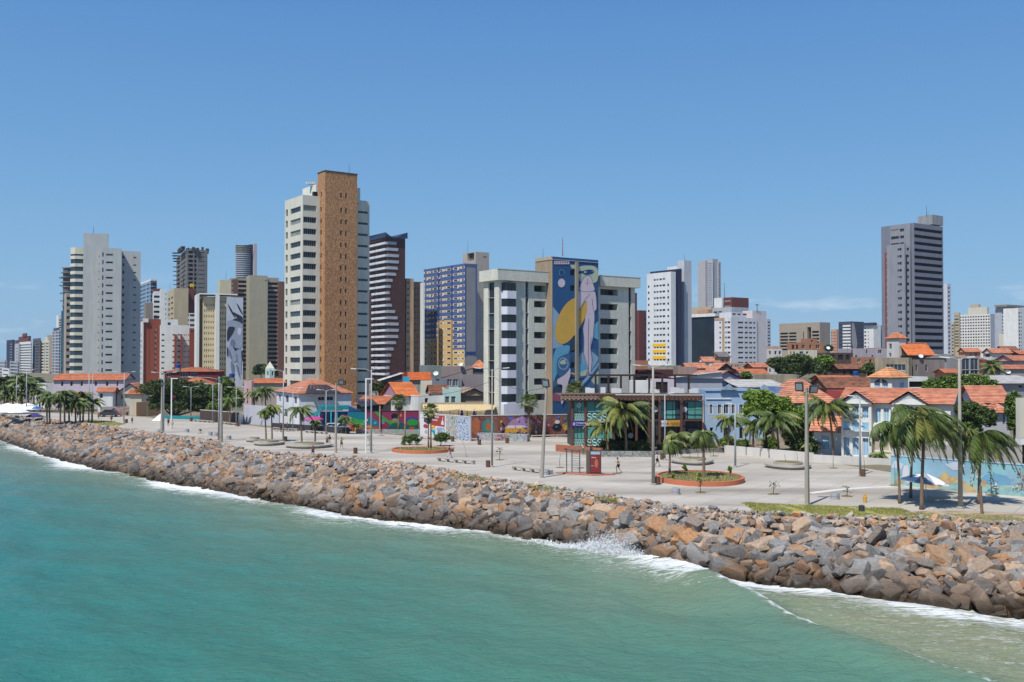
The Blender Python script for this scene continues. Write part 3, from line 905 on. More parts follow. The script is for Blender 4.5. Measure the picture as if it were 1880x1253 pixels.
mb=MB();mb.lathe([(3.3,0),(3.3,zt-1)],14,(c.x,c.y));b.part("core",mb,dkgrey)
for i in range(4):
    mb=MB();z=zt-22+i*5
    mb.lathe([(4.9+i*.25,z),(5.1+i*.25,z+.3),(4.9+i*.25,z)],18,(c.x,c.y));b.part("scaffold_ring",mb,m_framed)
def striped(label,u0,uL,uR,yt,d,a,wallm,yr,n,sp,Lc,Rc=None,gl="dark",caps=(),name="apartment_tower",rev=.5,fr="f",mixp=.2,mwL=None,wL=None,wR=None,cat="apartment building",mull=0,grp=None,second=None):
    b=Bld(name,label,u0,d,yt,a,cat=cat,group=grp)
    b.vol(u0,uL,uR,yt,d,[wallm,second or wallm],miR=1 if second else 0,
          L=dict(y=yr,n=n,sp=sp,cols=Lc,st=gl,fr=fr,mixp=mixp,mull=mull) if Lc else None,
          R=dict(y=yr,n=n,sp=sp,cols=Rc,st=gl,fr=fr,mixp=mixp,mull=mull) if Rc else None,rev=rev,wL=wL,wR=wR)
    for (cu0,cuL,cuR,cyt,cyb,dd,m) in caps:b.boxpx(cu0,cuL,cuR,cyt,cyb,dd,m,"penthouse")
    return b
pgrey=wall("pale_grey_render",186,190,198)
striped("white banded slab tower with dark flank at the far left end of the skyline",23,12,27,624,1150,35,navy,632,16,3.1,[(17,22.5,1.3,"curt")],None,mixp=0)
striped("slim dark rounded-top tower second from the left edge of the skyline",31,24.5,34,625,1180,35,dkgrey,634,14,3.1,[(26,30.5,1.4)],None,mixp=0)
striped("plain pale lilac tower between two banded towers at the far left",34,27,37,631,1050,35,pgrey,640,12,3.4,[(30,33,.8)],None)
striped("white horizontally banded tower with a brown pitched crown at the far left",56,36,59,627,1000,35,white,633,19,2.75,[(37,55.5,1.45)],[(56.6,58.4,1.3)],"mid",caps=[(52,34,57,617,628,1012,dred),(48,41,50,612,618,1018,dred)],mixp=.1)
striped("dark tower with white balcony bands beside the white banded one at the far left",73,60.5,75,621,980,35,dkgrey,627,18,2.9,[(62,64.5,1.4,"curt"),(66,72,1.3,"blue")],None)
striped("tower with two columns of thick white balcony bands at the far left",90,74,92,625,950,35,cream,631,19,2.9,[(75,80.5,1.5),(81.5,83,2.6),(84,89.3,1.5)],None,mixp=0,caps=[(88,82,92,619,626,958,cream)])
striped("plain brownish tower rising just behind the white banded pair at the far left",95,86,99,615,1060,35,tan,622,10,4.0,None,[(96,97.5,1.2)])
striped("blue-grey banded tower stepped up to the right near the left grey tower",108,95.5,112,606,900,35,pgrey,611,22,2.8,[(96.5,100.5,1.7,"blue"),(102,107.5,1.7,"blue")],[(108.6,111.4,1.4)],mixp=.15,caps=[(105,98,109,602,607,905,dkgrey)])
striped("slender white tower top showing above the blue-grey banded tower",107.5,103.5,113,579,1250,35,white,588,10,3.2,None,[(109,112.4,1.8,"blue")])
striped("low pale block at the very left edge of the skyline",8,-6,13,662,900,35,pgrey,667,5,3,[(-4,7.4,1.3,"mid")],[(9,12,1.2)])
striped("low bluish glass block in front of the far left towers",32,18,36,664,860,35,pgrey,668,6,2.9,[(18.8,31.4,1.7,"blue")],[(33,35,1.7,"blue")])
striped("low white apartment block half hidden by palms at the left edge",16,4,19,677,700,35,white,681,3,3,[(5,15,1.2,"mid")],None)
b=striped("pale blue glass tower with a projecting roof just right of the left grey tower",276,256,288,515,760,30,wall("bluish_panel",150,172,200),522,22,3.1,[(257,268,1.7,"blue"),(269.5,275,1.7,"blue")],[(277,287,2.3,"blue")],mixp=.2)
b.boxpx(277,255,289.5,512.5,515.5,758,white,"roof_slab")
striped("brown tower with white ribbon bands in the gap right of the left grey tower",282,280,294.5,535,640,22,white,545,10,3.3,None,[(282.6,294,1.5)],mixp=0,caps=[(281.5,279,294.6,530,536,641,dred)])
striped("small round-cornered grey tower end between glass tower and brick block",268,264,281,556,620,25,wall("taupe_tile",148,138,130),562,3,4,None,None)
striped("white tower with narrow side bays left of the beige blind-walled tower",294.5,293.5,306,531,600,22,white,540,12,3.1,None,[(304,305.4,1.2)],wL=10)
b=striped("beige tower with a blank front wall and small balconies at its left",320,307.5,346,529,560,25,beige,545,12,3.1,[(309,312,1.6),(314,318,1.2)],None)
b.boxpx(346.5,346,359,530,575,560+10,dred,"side_wall")
b.boxpx(350,349,356.5,521,527,566,wall("yellow_tank_paint",238,190,30),"water_tank",wL=3)
b.antenna(312,520,530,562,.08)
b=Bld("unfinished_tower","tall concrete tower under construction with a ragged roofline and scaffold rings",343,675,458,25)
cg=wall("skeleton_concrete",124,122,120,stain=.3)
b.vol(343,324,381,458,675,[cg],L=dict(y=463,n=22,sp=3.05,cols=C((325,330,1.9,"void"),(332,341,.8,"shade")),rev=.8),
      R=dict(y=463,n=22,sp=3.05,cols=C((346,354.5,1.9,"void"),(357,361,2.1,"void"),(364,376,.5,"shade")),rev=1.2),par=0)
b.vol(333,325.5,340,452,679,[dkgrey],L=dict(y=456,n=1,sp=3,cols=C((327,332,1.6,"void"))),R=dict(y=456,n=1,sp=3,cols=C((334,339,1.6,"void"))),yb=459,name="stair_head")
fl=Face(b,b.to_local(PD(324,470,690)),(0,-1),1)
for i,(yy,px0,px1) in enumerate([(466,316,330),(471,316,331),(476,317,331),(481,318,331)]):
    P=PD((px0+px1) /2,yy,684);c=b.to_local(P);mb=MB();R_=(px1-px0) /2*684/F
    mb.lathe([(R_-.25,P.z-b.zg),(R_,P.z-b.zg+.5),(R_-.25,P.z-b.zg)],16,(c.x,c.y));b.part("scaffold_ring",mb,m_framed)
for i in range(14):
    P=PD(324-.2,490+i*8.1,687);c=b.to_local(P);mb=MB();z=P.z-b.zg
    mb.lathe([(.1,z),(2.4,z),(2.4,z-.45),(.1,z-.45)],10,(c.x,c.y));b.part("curved_balcony",mb,cg)
rk=random.Random(4)
for i in range(26):
    px=rk.uniform(342,383);P=PD(px,458,676+rk.uniform(0,8));c=b.to_local(P);z=P.z-b.zg
    mb=MB();mb.box(c.x-.3,c.x+.3+rk.random(),c.y-.2,c.y+.2,z-rk.uniform(.5,4),z+rk.uniform(.2,1.6));b.part("formwork",mb,m_framed)
b=Bld("unfinished_tower","round-cornered blue-grey tower with scaffolded top rising behind the beige balcony block",452,900,450,30)
b.vol(459,457.5,466.5,449,905,[wall("deep_blue_panel",38,52,84)],wL=8)
b.vol(466.6,466,472,447.5,903,[wall("pale_strip",196,190,196)],wL=6)
P=PD(446,470,905);c=b.to_local(P)
for i in range(17):
    z=PD(446,455+i*3.9,905).z-b.zg
    mb=MB();mb.lathe([(.1,z+.45),(7.0,z+.45),(7.0,z-.45),(.1,z-.45)],20,(c.x,c.y),0);b.part("floor_slab",mb,pgrey if i>2 else conc)
mb=MB();mb.lathe([(6.2,0),(6.2,PD(446,452,905).z-b.zg),(.1,PD(446,452,905).z-b.zg)],18,(c.x,c.y));b.part("glazing",mb,GL["blue"])
for i in range(20):
    px=rk.uniform(431,460);P=PD(px,452,900);c2=b.to_local(P);z=P.z-b.zg
    mb=MB();mb.box(c2.x-.3,c2.x+1.5,c2.y-.2,c2.y+.2,z-rk.uniform(.1,1),z+rk.uniform(.2,1.0));b.part("scaffold_board",mb,m_framed)
d=500.0
b=Bld("apartment_block","brick-red and white apartment block between the light grey tower and the cream mural slab",296,d,585,24)
b.vol(260.5,258,261.6,590,d+2,[white],L=dict(y=616,n=10,sp=2.82,cols=C((258.6,260,1.4))),wR=.8,wL=10)
b.vol(261.5,260.8,295,586,d+3,[brick],R=dict(y=605,n=8,sp=2.82*1.0,cols=C((274.2,275.2,2.5,"mid"),(284.2,287.4,1.5,"curt"),(284.2,287.4,.9,"dark",-1.4)),mull=0,mixp=0),wL=14)
b.vol(262.5,262,272.5,585,d+2,[white],yb=592,name="roof_box",wL=6)
cols=C((297,302,.8),(317,322.5,.8),(326,331.5,.8),(337.5,339.5,.6),(341,343,.6),(345.5,348,.6))
b.vol(295.2,294.6,348.5,597,d+1,[white,brick],R=dict(y=615,n=8,sp=2.85,cols=cols,mull=0,mixp=.1),wL=14,
      fnR=lambda x,z:0)
b.vol(296,295,327,586.5,d+5,[white],yb=599,name="penthouse",wL=8,R=dict(y=605-10,n=1,sp=3,cols=C((308,313.5,1.6))))
f=b.lastR
for (x0,x1,y0,y1) in ((320.5,324.5,614,690),(331.8,334.8,614,690)):
    P0,P1=PD(x0,y0,d),PD(x1,y1,d)
    z1,z0=P0.z-b.zg,0
    b.vol(x0,x0-.2,x1,y0,d+2.2,[brick],wL=2.5,name="brick_pier",par=0)
b.vol(348.6,348.4,361,603,d+4,[brick,white],wL=10,name="wing",R=dict(y=608.5,n=1,sp=3,cols=C((349.5,360,.6))))
b.vol(340,339,361.5,562,610,[white],wL=10,R=dict(y=570,n=9,sp=3.1,cols=C((343,347.5,1.6),(349,359.5,1.5)),mixp=.3),name="rear_wing")
d=480.0
b=Bld("mural_hotel","cream slab block with small windows and a grey figure mural on its right end",416.5,d,541,22)
cr=wall("hotel_cream",226,208,168)
def hotel_L(px0,px1,cols):
    xs=[]
    for c in cols:xs.append((c,c+1.5,1.1))
    return xs
colsA=C(*[(375.2+3.95*k,376.8+3.95*k,1.15) for k in range(5)])
b.vol(372.3,371.8,396,545,d+1,[cr],R=dict(y=560,n=13,sp=2.8,cols=colsA,mull=0,mixp=.1),wL=12)
b.vol(366.5,366,372.2,549,d+4,[ochre],wL=12,name="recessed_wall")
b.vol(361.3,360.6,366.2,540.5,d-1,[white],wL=14,name="end_fin",par=0)
b.vol(396.3,395.6,403.3,540,d-.5,[white],wL=4,name="pier",par=0)
b.vol(403.5,402.6,416.2,545,d+3,[cr],R=dict(y=554.5,n=14,sp=2.8,cols=C(*[(404.6+4*k,406.2+4*k,1.15) for k in range(3)]),mull=0,mixp=.1),wL=12)
b.vol(366.3,365.5,436,538.3,d-2.2,[white],yb=540.6,wL=13,name="roof_slab",par=0,roof=white)
b.vol(416.4,415.8,446.5,546,d+2,[wall("mural_ground",196,204,216,.8)],wL=12,name="mural_wall")
f=b.lastR
def art(b,f,polys,mats,px2x,y2z,out0=0.03,step=0.02,name="mural_shape"):
    """flat painted shapes on a face; polys = (material index, [(px, py) ...])"""
    for k,(mi,pts) in enumerate(polys):
        if 4<len(pts) <26:
            for _ in (0,1):pts=[q for a_,c_ in zip(pts,pts[1:] +pts[:1]) for q in ((a_[0] *.78+c_[0] *.22,a_[1] *.78+c_[1] *.22),(a_[0] *.22+c_[0] *.78,a_[1] *.22+c_[1] *.78))]
        mb=MB();mb.poly([f.pt(px2x(p[0]),y2z(p[0],p[1]),-(out0+step*k)) for p in pts][::1],0)
        b.part(name,mb,mats[mi])
def ell(cx,cy,rx,ry,n=18,a=0.0):
    t=math.radians(a)
    return [(cx+rx*math.cos(u) *math.cos(t)-ry*math.sin(u) *math.sin(t),cy+rx*math.cos(u) *math.sin(t) +ry*math.sin(u) *math.cos(t)) for u in [2*math.pi*k/n for k in range(n)]]
def facemap(b,f,u_ref,d_ref):
    def px2x(p):return f.px(p)
    def y2z(p,y):
        x=f.px(p);w=b.to_world(f.s+f.d*x)
        return PD(p,y,w.y).z-b.zg
    return px2x,y2z
g1=mat("mural_grey",S(120,134,158),var=.25,scale=.7);g2=mat("mural_charcoal",S(44,50,66),var=.2);g3=mat("mural_light",S(206,212,224),var=.15,scale=.9);g4=mat("mural_midgrey",S(158,170,190),var=.2,scale=.8)
px2x,y2z=facemap(b,f,0,0)
polys=[(1,[(417,556),(424,566),(434,585),(430,583),(422,570)]),(1,[(433,554),(440,564),(446,576),(446,580),(438,568)]),(1,[(426,572),(436,577),(446,582),(446,590),(437,586),(430,578)]),(1,[(428,586),(438,584),(446,588),(446,596),(436,594),(424,595)]),
         (3,[(417,590),(424,588),(436,590),(446,595),(446,603),(436,602),(426,600),(417,601)]),(1,[(417,600),(433,600),(428,612),(422,622),(417,630)]),
         (3,[(434,600),(442,598),(446,606),(445,622),(446,636),(440,642),(430,641),(421,635),(424,622),(430,610)]),(2,[(436,603),(442,602),(444,609),(441,616),(437,614)]),(0,[(424,624),(430,622),(434,632),(430,638),(423,634)]),
         (1,[(428,636),(434,640),(440,640),(434,645),(430,642)]),(3,[(419,634),(428,637),(434,650),(436,660),(431,666),(425,660),(420,648)]),(0,[(419,640),(424,646),(428,660),(424,659),(420,650)]),
         (3,[(433,643),(444,641),(445,655),(443,670),(443,690),(440,680),(436,668),(433,656)]),(0,[(433,648),(436,652),(438,668),(435,664)]),(0,[(424,661),(430,668),(431,680),(427,690),(425,678)]),(0,[(433,668),(437,672),(442,696),(438,688)]),
         (1,[(417,636),(419,640),(419,652),(417,656)]),(1,[(443,646),(446,642),(446,664),(444,660)])]
art(b,f,polys,[g1,g2,g3,g4],px2x,y2z)
d=640.0
b=Bld("apartment_block","wide beige block with brown balcony bands and a blank central shaft behind the cream hotel",458,d,507,24)
bw=wall("brown_panel",118,84,72)
b.vol(404,403,424,514,d+6,[wall("pale_cream",216,206,176)],wL=12)
b.vol(424.3,424,458,511,d+7,[wall("stone_band",172,162,148)],R=dict(y=517,n=21,sp=2.9,cols=C((425.5,427.5,1.6,"void"),(437.5,457,1.75,"void")),rev=1.1,mixp=0),wL=14)
b.vol(428.5,428.3,437,513,d+4,[bw],wL=1.5,name="brown_pier",par=0)
b.vol(458,457,491.5,505.5,d,[wall("blank_shaft",176,170,146)],wL=14,par=.8,R=dict(y=515,n=1,sp=3,cols=C((486,490,.6)),mull=0))
b.vol(491.8,491.5,512,510,d+9,[wall("stone_band",172,162,148)],R=dict(y=521,n=20,sp=2.9,cols=C((492.5,511,1.75,"void")),rev=1.1,mixp=0),wL=14)
b.vol(512,511.8,524,517,d+8,[bw],R=dict(y=525,n=18,sp=2.9,cols=C((521.5,523.3,1.3,"mid"))),wL=14)
b.antenna(415,497,514,d+8,.1)
d=251.0
b=Bld("tile_tower","tallest tower, cream with a full-height brown mosaic-clad shaft and an antenna",597,d,314,35)
def tile_mat(name,c1,c2):
    m=mat(name,c1,rough=.7,var=.10,scale=.2,bump=.4,bscale=5)
    n=m.node_tree;L=n.links;p=n.nodes["Principled BSDF"]
    src=p.inputs["Base Color"].links[0].from_socket
    geo=n.nodes.new("ShaderNodeNewGeometry");vo=n.nodes.new("ShaderNodeTexVoronoi");vo.inputs["Scale"].default_value=5.5
    mp=n.nodes.new("ShaderNodeMapping");mp.inputs["Scale"].default_value=(1,1,.7)
    L.new(geo.outputs["Position"],mp.inputs["Vector"]);L.new(mp.outputs[0],vo.inputs["Vector"])
    cr_=n.nodes.new("ShaderNodeValToRGB");cr_.color_ramp.elements[0].position=.25;cr_.color_ramp.elements[1].position=.75
    L.new(vo.outputs["Color"],cr_.inputs[0])
    mx=n.nodes.new("ShaderNodeMixRGB");L.new(cr_.outputs[0],mx.inputs["Fac"]);L.new(src,mx.inputs["Color1"]);mx.inputs["Color2"].default_value=(*c2,1)
    L.new(mx.outputs[0],p.inputs["Base Color"])
    return m
mosaic=tile_mat("mosaic_cladding",S(210,162,114),S(162,112,78))
crm=wall("tower_cream",226,222,206)
rowy=[355.5] +[383.5+21.35*k for k in range(16)]
def tower_R(b,f,d,u0):
    hs=[]
    for yy in rowy:
        for (p0,p1) in ((625,628),(634,637)):
            x=f.px((p0+p1) /2);w=b.to_world(f.s+f.d*x)
            zc=PD(u0,yy,d).z-b.zg
            hs.append((f.px(p0),f.px(p1),zc-.62,zc+.62,"dark","d",0))
    return hs
def tower_L(b,f,d,u0):
    return [(f.px(589),f.px(591),PD(u0,yy,d).z-b.zg-.5,PD(u0,yy,d).z-b.zg+.7,"dark","d",0) for yy in rowy]
b.vol(597,583.2,656,314,d,[mosaic],R=tower_R,L=tower_L,name="mosaic_shaft",rev=.18,par=.6)
c=b.to_local(PD(597,314,d));zt=b.z(597,314)
mb=MB();W_=b.lastR.w;Wl=b.lastL.w
mb.box(c.x-.12,c.x+W_+.12,c.y-.12,c.y+.25,zt-.02,zt+.18);mb.box(c.x-.12,c.x+.25,c.y+.25,c.y+Wl,zt-.02,zt+.18);b.part("coping",mb,brown)
cols_c=dict(y=382.5,n=17,sp=3.0,cols=C((557,584.5,1.45)),mixp=.35,mull=4)
cols_l=dict(y=378.5+3.5,n=17,sp=3.0,cols=C((524.8,528.5,1.75),(533.5,552,1.35)),mixp=.3,mull=4)
b.vol(556,523,588,358,d-.5,[crm],L=cols_l,R=dict(y=381.5,n=17,sp=3.0,cols=C((557.2,581,1.5)),mixp=.35,mull=5),name="wall",rev=.3,par=1.0)
b.vol(655,654,678.5,367.5,d+7.5,[crm],R=dict(y=389,n=17,sp=3.0*1.0,cols=C((657.4,675.5,.62)),mull=6,mixp=0),wL=10,name="right_wing",par=.8)
b.vol(655.5,655,661.5,345,d+6.5,[crm],wL=8,name="stair_box",yb=372)
b.vol(580,553.5,590,338.5,d+11,[wall("penthouse_white",236,232,218,.85)],yb=362,name="penthouse",L=None,R=None,wL=9)
b.vol(576,574,590,352,d+7.5,[GL["dark"]],yb=360,name="glazed_gap",wL=1)
b.antenna(641,301,322,d+5,.06)
for k in range(5):
    P=PD(566+k*3.5,338,d+13);c=b.to_local(P);mb=MB();mb.box(c.x-.5,c.x+.5,c.y-.4,c.y+.4,P.z-b.zg-.1,P.z-b.zg+.5);b.part("rooftop_unit",mb,m_ac)
d=478.0
b=Bld("balcony_tower","dark brown tower with stacked white balconies and a blue upturned roof beside the mosaic tower",711,d,434,34)
b.vol(711,676,744,436,d,[brown],L=dict(y=444,n=22,sp=3.05,cols=C((681,691.5,1.5),(693.5,709.5,1.5)),rev=1.0,mixp=.25,mull=3),R=dict(y=520,n=15,sp=3.05,cols=C((734,736,.35,"curt")),mull=0,mixp=0),par=0)
f,fl=b.lastR,b.lastL
lens=[15,18,19,19,18,15,9,6,4,5,8,13,17,19,19,19,15,11,7,5,4,4]
whb=wall("balcony_white",216,220,226,.85)
for i in range(22):
    z=b.z(711,446)-i*3.05-.1
    x0,x1=fl.px(676.5),fl.w+1.2
    b.band(fl,fl.px(681) if i<8 else fl.px(686),fl.px(692),z-.55,z+.5,1.2,whb)
    b.band(fl,fl.px(693),fl.w-.1,z-.55,z+.5,1.2,whb)
    L_=lens[i] *1.12
    xa,xb=0.0,f.px(711+L_)
    z0=z-.65;z1=z+.75
    mb=MB();k_=.5 if i in range(8,30) else -.4
    q=[f.pt(0,z0,-.25),f.pt(xb*.97,z0,-.25),f.pt(xb*(1.0 if i % 11<4 else .92),z1,-.25),f.pt(0,z1,-.25)]
    q2=[f.pt(0,z0,0),f.pt(xb*.97,z0,0),f.pt(xb*(1.0 if i % 11<4 else .92),z1,0),f.pt(0,z1,0)]
    mb.quad(*q);mb.quad(q[1],q2[1],q2[2],q[2]);mb.quad(q[3],q[2],q2[2],q2[3]);mb.quad(q2[0],q2[1],q[1],q[0]);mb.quad(q2[0],q[0],q[3],q2[3])
    b.part("white_stripe",mb,pgrey)
c=b.to_local(PD(711,436,d));zt=b.z(711,436);W_=f.w;Wl=fl.w
roofm=mat("blue_metal_roof",S(52,66,98),rough=.45,var=.12)
mb=MB()
N_=10
for k in range(N_):
    x0=-1.5+(W_+2.2) *k/N_;x1=-1.5+(W_+2.2) *(k+1) /N_
    def zz(x):t=(x+1.5) /(W_+2.2);return zt+2.2-2.6*math.sin(min(1,t*1.25) *math.pi) *.8+(1.2 if t>.8 else 0) *(t-.8) *5*.6
    for (za,zb,y0,y1) in ((zz(x0),zz(x1),-1.2,Wl+1.5),):
        P=[(c.x+x0,c.y+y0,za),(c.x+x1,c.y+y0,zb),(c.x+x1,c.y+y1,zb),(c.x+x0,c.y+y1,za)]
        mb.quad(*P);Q=[(p[0],p[1],zt-.15) for p in P];mb.quad(Q[0],Q[1],P[1],P[0])
mb.quad((c.x-1.5,c.y+Wl+1.5,zt-.2),(c.x-1.5,c.y-1.6,zt-.2),(c.x-1.5,c.y-1.6,zt+2.2),(c.x-1.5,c.y+Wl+1.5,zt+1.2))
b.part("curved_roof",mb,roofm)
b=Bld("apartment_block","weathered tan block with few small windows between the balcony tower and the blue block",746,486,511,25)
tw=wall("weathered_tan",186,158,128,stain=.3)
b.vol(746,744,759.5,511.5,486,[tw],wL=14,R=dict(y=519.5,n=17,sp=3.03,cols=C((747.5,751,1.1))))
b.vol(760,759.7,776.5,517.5,494,[wall("weathered_tan_dark",160,134,112,stain=.3)],wL=14,R=dict(y=529.5,n=16,sp=3.03,cols=C((761,763.5,1.0),(765.5,768,.8),(771,773.8,.8))))
b.vol(776.6,776.4,779.5,519,486,[white],wL=4,name="downpipe_shaft",par=0)
d=482.0
b=Bld("blue_block","blue-tiled apartment block whose lower floors are painted cream, with a grey lift shaft behind",853,d,484,35)
def blue_L(b,f,d,u0):
    hs=[]
    for i in range(17):
        zc=PD(u0,491+11.2*i,d).z-b.zg
        for (p0,p1,h) in ((780.3,783.2,.9),(786.2,788,.6),(791.3,794.2,.95),(796.5,802,.95),(808.5,811.5,.9),(816.3,818,.6),(821,827.3,.95),(833.5,839.5,.9),(842.4,844,.6),(848.4,851.4,.95)):
            hs.append((f.px(p0),f.px(p1),zc-h/2,zc+h/2,random.choice(["dark","dark","mid","amber"]),"w",1 if p1-p0>4 else 0))
    return hs
zt_=PD(853,484,d).z
def blue_fn(x,z):
    f=b.lastL_;i=(PD(853,485.5,d).z-b.zg-z) /3.0
    fr_=i-math.floor(i)
    p=f(x)
    g=0 if p<805 else (1 if p<829.5 else 2)
    lim=(12,9,14)[g]
    pier=abs(p-805.5) <1.9 or abs(p-829.8) <1.6
    low=i>lim
    if pier:return 3 if i<9 else 4
    if i>0 and .30<fr_<.66 and i<17.2:return 2
    return 1 if low else 0
mb_=None
P=PD(853,484,d);c=b.to_local(P)
fl0=Face(b,c,(0,-1),1.0);b.zref=P.z;WL=-fl0.px(778);fl=Face(b,c+Vector((0,WL)),(0,-1),WL)
tab=[(fl.px(p),p) for p in np.arange(776,856,.5)]
tx=[t[0] for t in tab];tp=[t[1] for t in tab]
b.lastL_=lambda x:float(np.interp(x,tx,tp))
pierd=wall("blue_pier",48,74,132);pier2=wall("ochre_pier",168,132,88)
zc_=[]
for i in range(18):
    z0=PD(853,485.5,d).z-b.zg-3.0*i
    zc_ += [z0,z0-.9,z0-1.98]
cuts_=[fl.px(p) for p in (803.6,807.4,828.2,831.4)]
b.vol(853,778,876,484,d,[blueb,ochre,wall("window_strip_cream",226,214,184),pierd,pier2,grey,blueb],L=blue_L,fnL=blue_fn,zcL=zc_,cL=cuts_,miR=5,name="wall",par=.6)
fR=b.lastR
for (x0,x1,y0,y1,m) in ((853,855.5,484,655,blueb),(873,876,484,655,blueb),(855.5,873,484,489,blueb),(855.5,873,646,652,pierd)):
    xa,xb=max(0,fR.px(x0)),fR.px(x1)
    b.band(fR,xa,xb,b.z(853,y1),b.z(853,y0),.12,m,name="blue_border")
shaft=wall("lift_shaft_grey",190,180,168)
b.vol(873,849.5,898,462.5,d+17,[shaft],par=0,L=dict(y=470.5,n=1,sp=3,cols=C((858,870.5,3.8,"shade")),rev=1.5),R=dict(y=471,n=1,sp=3,cols=C((887,894,.5)),mull=0),name="lift_shaft")
b.antenna(859,442,464,d+18,.08)
rk=random.Random(8)
for k in range(46):
    i=rk.randrange(17);p0=rk.choice([784.6,789.6,795,806.8,813,841,846.5])
    x=fl.px(p0);z=PD(853,491+11.2*i,d).z-b.zg-.9
    mb=MB();q=fl.pt(x,z,-.35);M_=Matrix.Translation(Vector(fl.pt(x,z,0))) @ Matrix.Rotation(fl.rz,4,'Z')
    mb.box(0,.85,-.45,0,-.3,.35,M=M_);b.part("air_conditioner",mb,m_ac)
striped("dark red slab sliver directly behind the mural building's right edge",1166,1163,1169.5,538,620,35,dred,548,10,4,None,None)
striped("dark red-brown block between the mural building and the white tower",1173,1168,1186.5,570,640,35,dred,578,12,3.1,None,[(1183,1186,1.5)])
d=470.0
b=Bld("white_tower","white tower with a navy edge and three bright yellow bands between its lower windows",1232,d,500,35)
b.vol(1232,1187.5,1240.5,499,d,[wall("tower_white",226,228,230,.85)],L=dict(y=511.5,n=15,sp=3.0,cols=C((1200.3,1203.6,.95),(1204.8,1208.8,.95),(1210.4,1214.6,.95),(1216,1221,.95)),mull=1,mixp=.25) ,name="wall",par=.4)
fl=b.lastL
for i in range(14):
    z=b.z(1232,523)-i*3.0
    for p0,p1 in ((1189.8,1192.2),(1225.4,1228)):
        mb=MB();M_=Matrix.Translation(Vector(fl.pt(fl.px(p0),z,0))) @ Matrix.Rotation(fl.rz,4,'Z')
        mb.box(0,fl.px(p1)-fl.px(p0),-.06,0.0,-.5,.55,M=M_)
        o=b.part("side_window",mb,GL["dark"])
yel=mat("bright_yellow_paint",S(250,196,20,.85),var=.04)
for yy in (634,645.4,657):
    b.band(fl,fl.px(1198),fl.px(1222),b.z(1232,yy+2.6),b.z(1232,yy-3),.1,yel,name="yellow_band")
b.vol(1241,1240.4,1251.5,495,d+3,[navy],wL=10,name="navy_pier",par=0)
b.vol(1250,1193.5,1251.6,493.5,d+6,[navy],yb=500,name="navy_cap",par=0)
b.vol(1256,1244,1269.5,478,d+10,[wall("shaft_white",206,210,216)],name="stair_shaft",par=.5)
b.vol(1248,1225,1252,488.5,d+14,[white],yb=496,name="roof_box",par=0)
b.antenna(1256.5,466,480,d+12,.09)
b=Bld("balcony_tower","tall grey tower with a column of white balconies standing alone behind the white tower",1308,1240,475.5,35)
b.vol(1308,1296,1318,475.5,1240,[wall("distant_grey",186,182,182)],L=None,R=None,par=0,roof=grey)
b.vol(1295,1281,1309,479,1243,[wall("distant_grey",186,182,182)],L=None,par=0)
b.vol(1308.5,1290,1310,477,1238,[pgrey],L=dict(y=484,n=28,sp=3.05,cols=C((1291,1297.5,1.5),(1300,1307,1.5)),mixp=.2,mull=0,rev=.8),wR=.6,par=0,name="balcony_stack")
b.vol(1318.5,1318,1323.5,481,1244,[pgrey],R=dict(y=486,n=26,sp=3.05,cols=C((1319.5,1322.6,1.3)),mull=0),wL=10,par=0)
b=Bld("glass_office","black glass office block with a white band round its top",1312,640,576,35,cat="office building")
b.vol(1312,1268,1322,581,640,[mat("black_curtain_wall",(0.02,0.03,0.042),rough=.15,var=.3,scale=.15,spec=.6)],par=0,name="curtain_wall")
b.vol(1313,1266,1324,575,638.5,[white],yb=581,name="white_fascia",par=0)
b.vol(1306,1266,1322,563,650,[beige],yb=575.2,name="penthouse",par=0)
b.vol(1300,1279,1308,568.5,645,[salmon],yb=575,name="roof_ridge",par=0)
d=590.0
b=Bld("office_block","white office block with rows of wide windows, tan corner strip and blank white stair tower",1342,d,583,35,cat="office building")
b.vol(1342,1311.5,1390,583,d,[wall("office_white",222,222,226,.85)],L=dict(y=592,n=9,sp=3.05,cols=C((1320.5,1323.5,1.1),(1331,1334,1.2),(1335.3,1340.5,1.2)),mixp=.2),R=dict(y=592,n=9,sp=3.05,cols=C((1354.8,1364.5,1.1),(1367.3,1373,1.1),(1375.3,1381,1.1),(1383,1387,1.1)),mixp=.2),name="wall",par=.5)
fl=b.lastL
b.band(fl,fl.px(1326),fl.px(1330),0,b.z(1342,583.2),.15,tan,name="tan_strip")
b.band(fl,fl.px(1311.8),fl.px(1325.8),b.z(1342,588),b.z(1342,583.4),.15,tan,name="tan_strip")
b.vol(1381.5,1379.5,1407,570.5,d+12,[wall("stair_white",224,214,214,.85)],name="stair_tower",wL=8,par=0)
b.vol(1343,1311,1378,573.5,d+8,[wall("office_white",222,222,226,.85)],R=dict(y=577,n=1,sp=3,cols=C((1344.5,1351,1.0),(1354,1360,1.0),(1364,1374,1.0))),yb=584,name="penthouse",par=0,wL=10)
b.vol(1343.5,1308,1374,564,d+14,[pgrey],L=dict(y=572,n=1,sp=3,cols=C((1310,1317,1.0),(1319,1325,1.0))),yb=574,name="penthouse",par=0)
b.vol(1344,1328,1374.5,546,d+30,[dred],L=dict(y=552,n=2,sp=3.4,cols=C((1330,1341,1.4,"curt"))),yb=565,name="brick_penthouse",par=0)
b.vol(1325,1311,1327,547,d+26,[white],yb=565,name="water_tower",par=0)
b.antenna(1330,520,548,d+28,.2);b.antenna(1390,560,571,d+14,.25)
P=PD(1390,561,d+14);c=b.to_local(P);mb=MB();mb.lathe([(.9,P.z-b.zg),(1.2,P.z-b.zg+.3),(.9,P.z-b.zg+.5)],10,(c.x,c.y));b.part("antenna_ring",mb,m_framed)
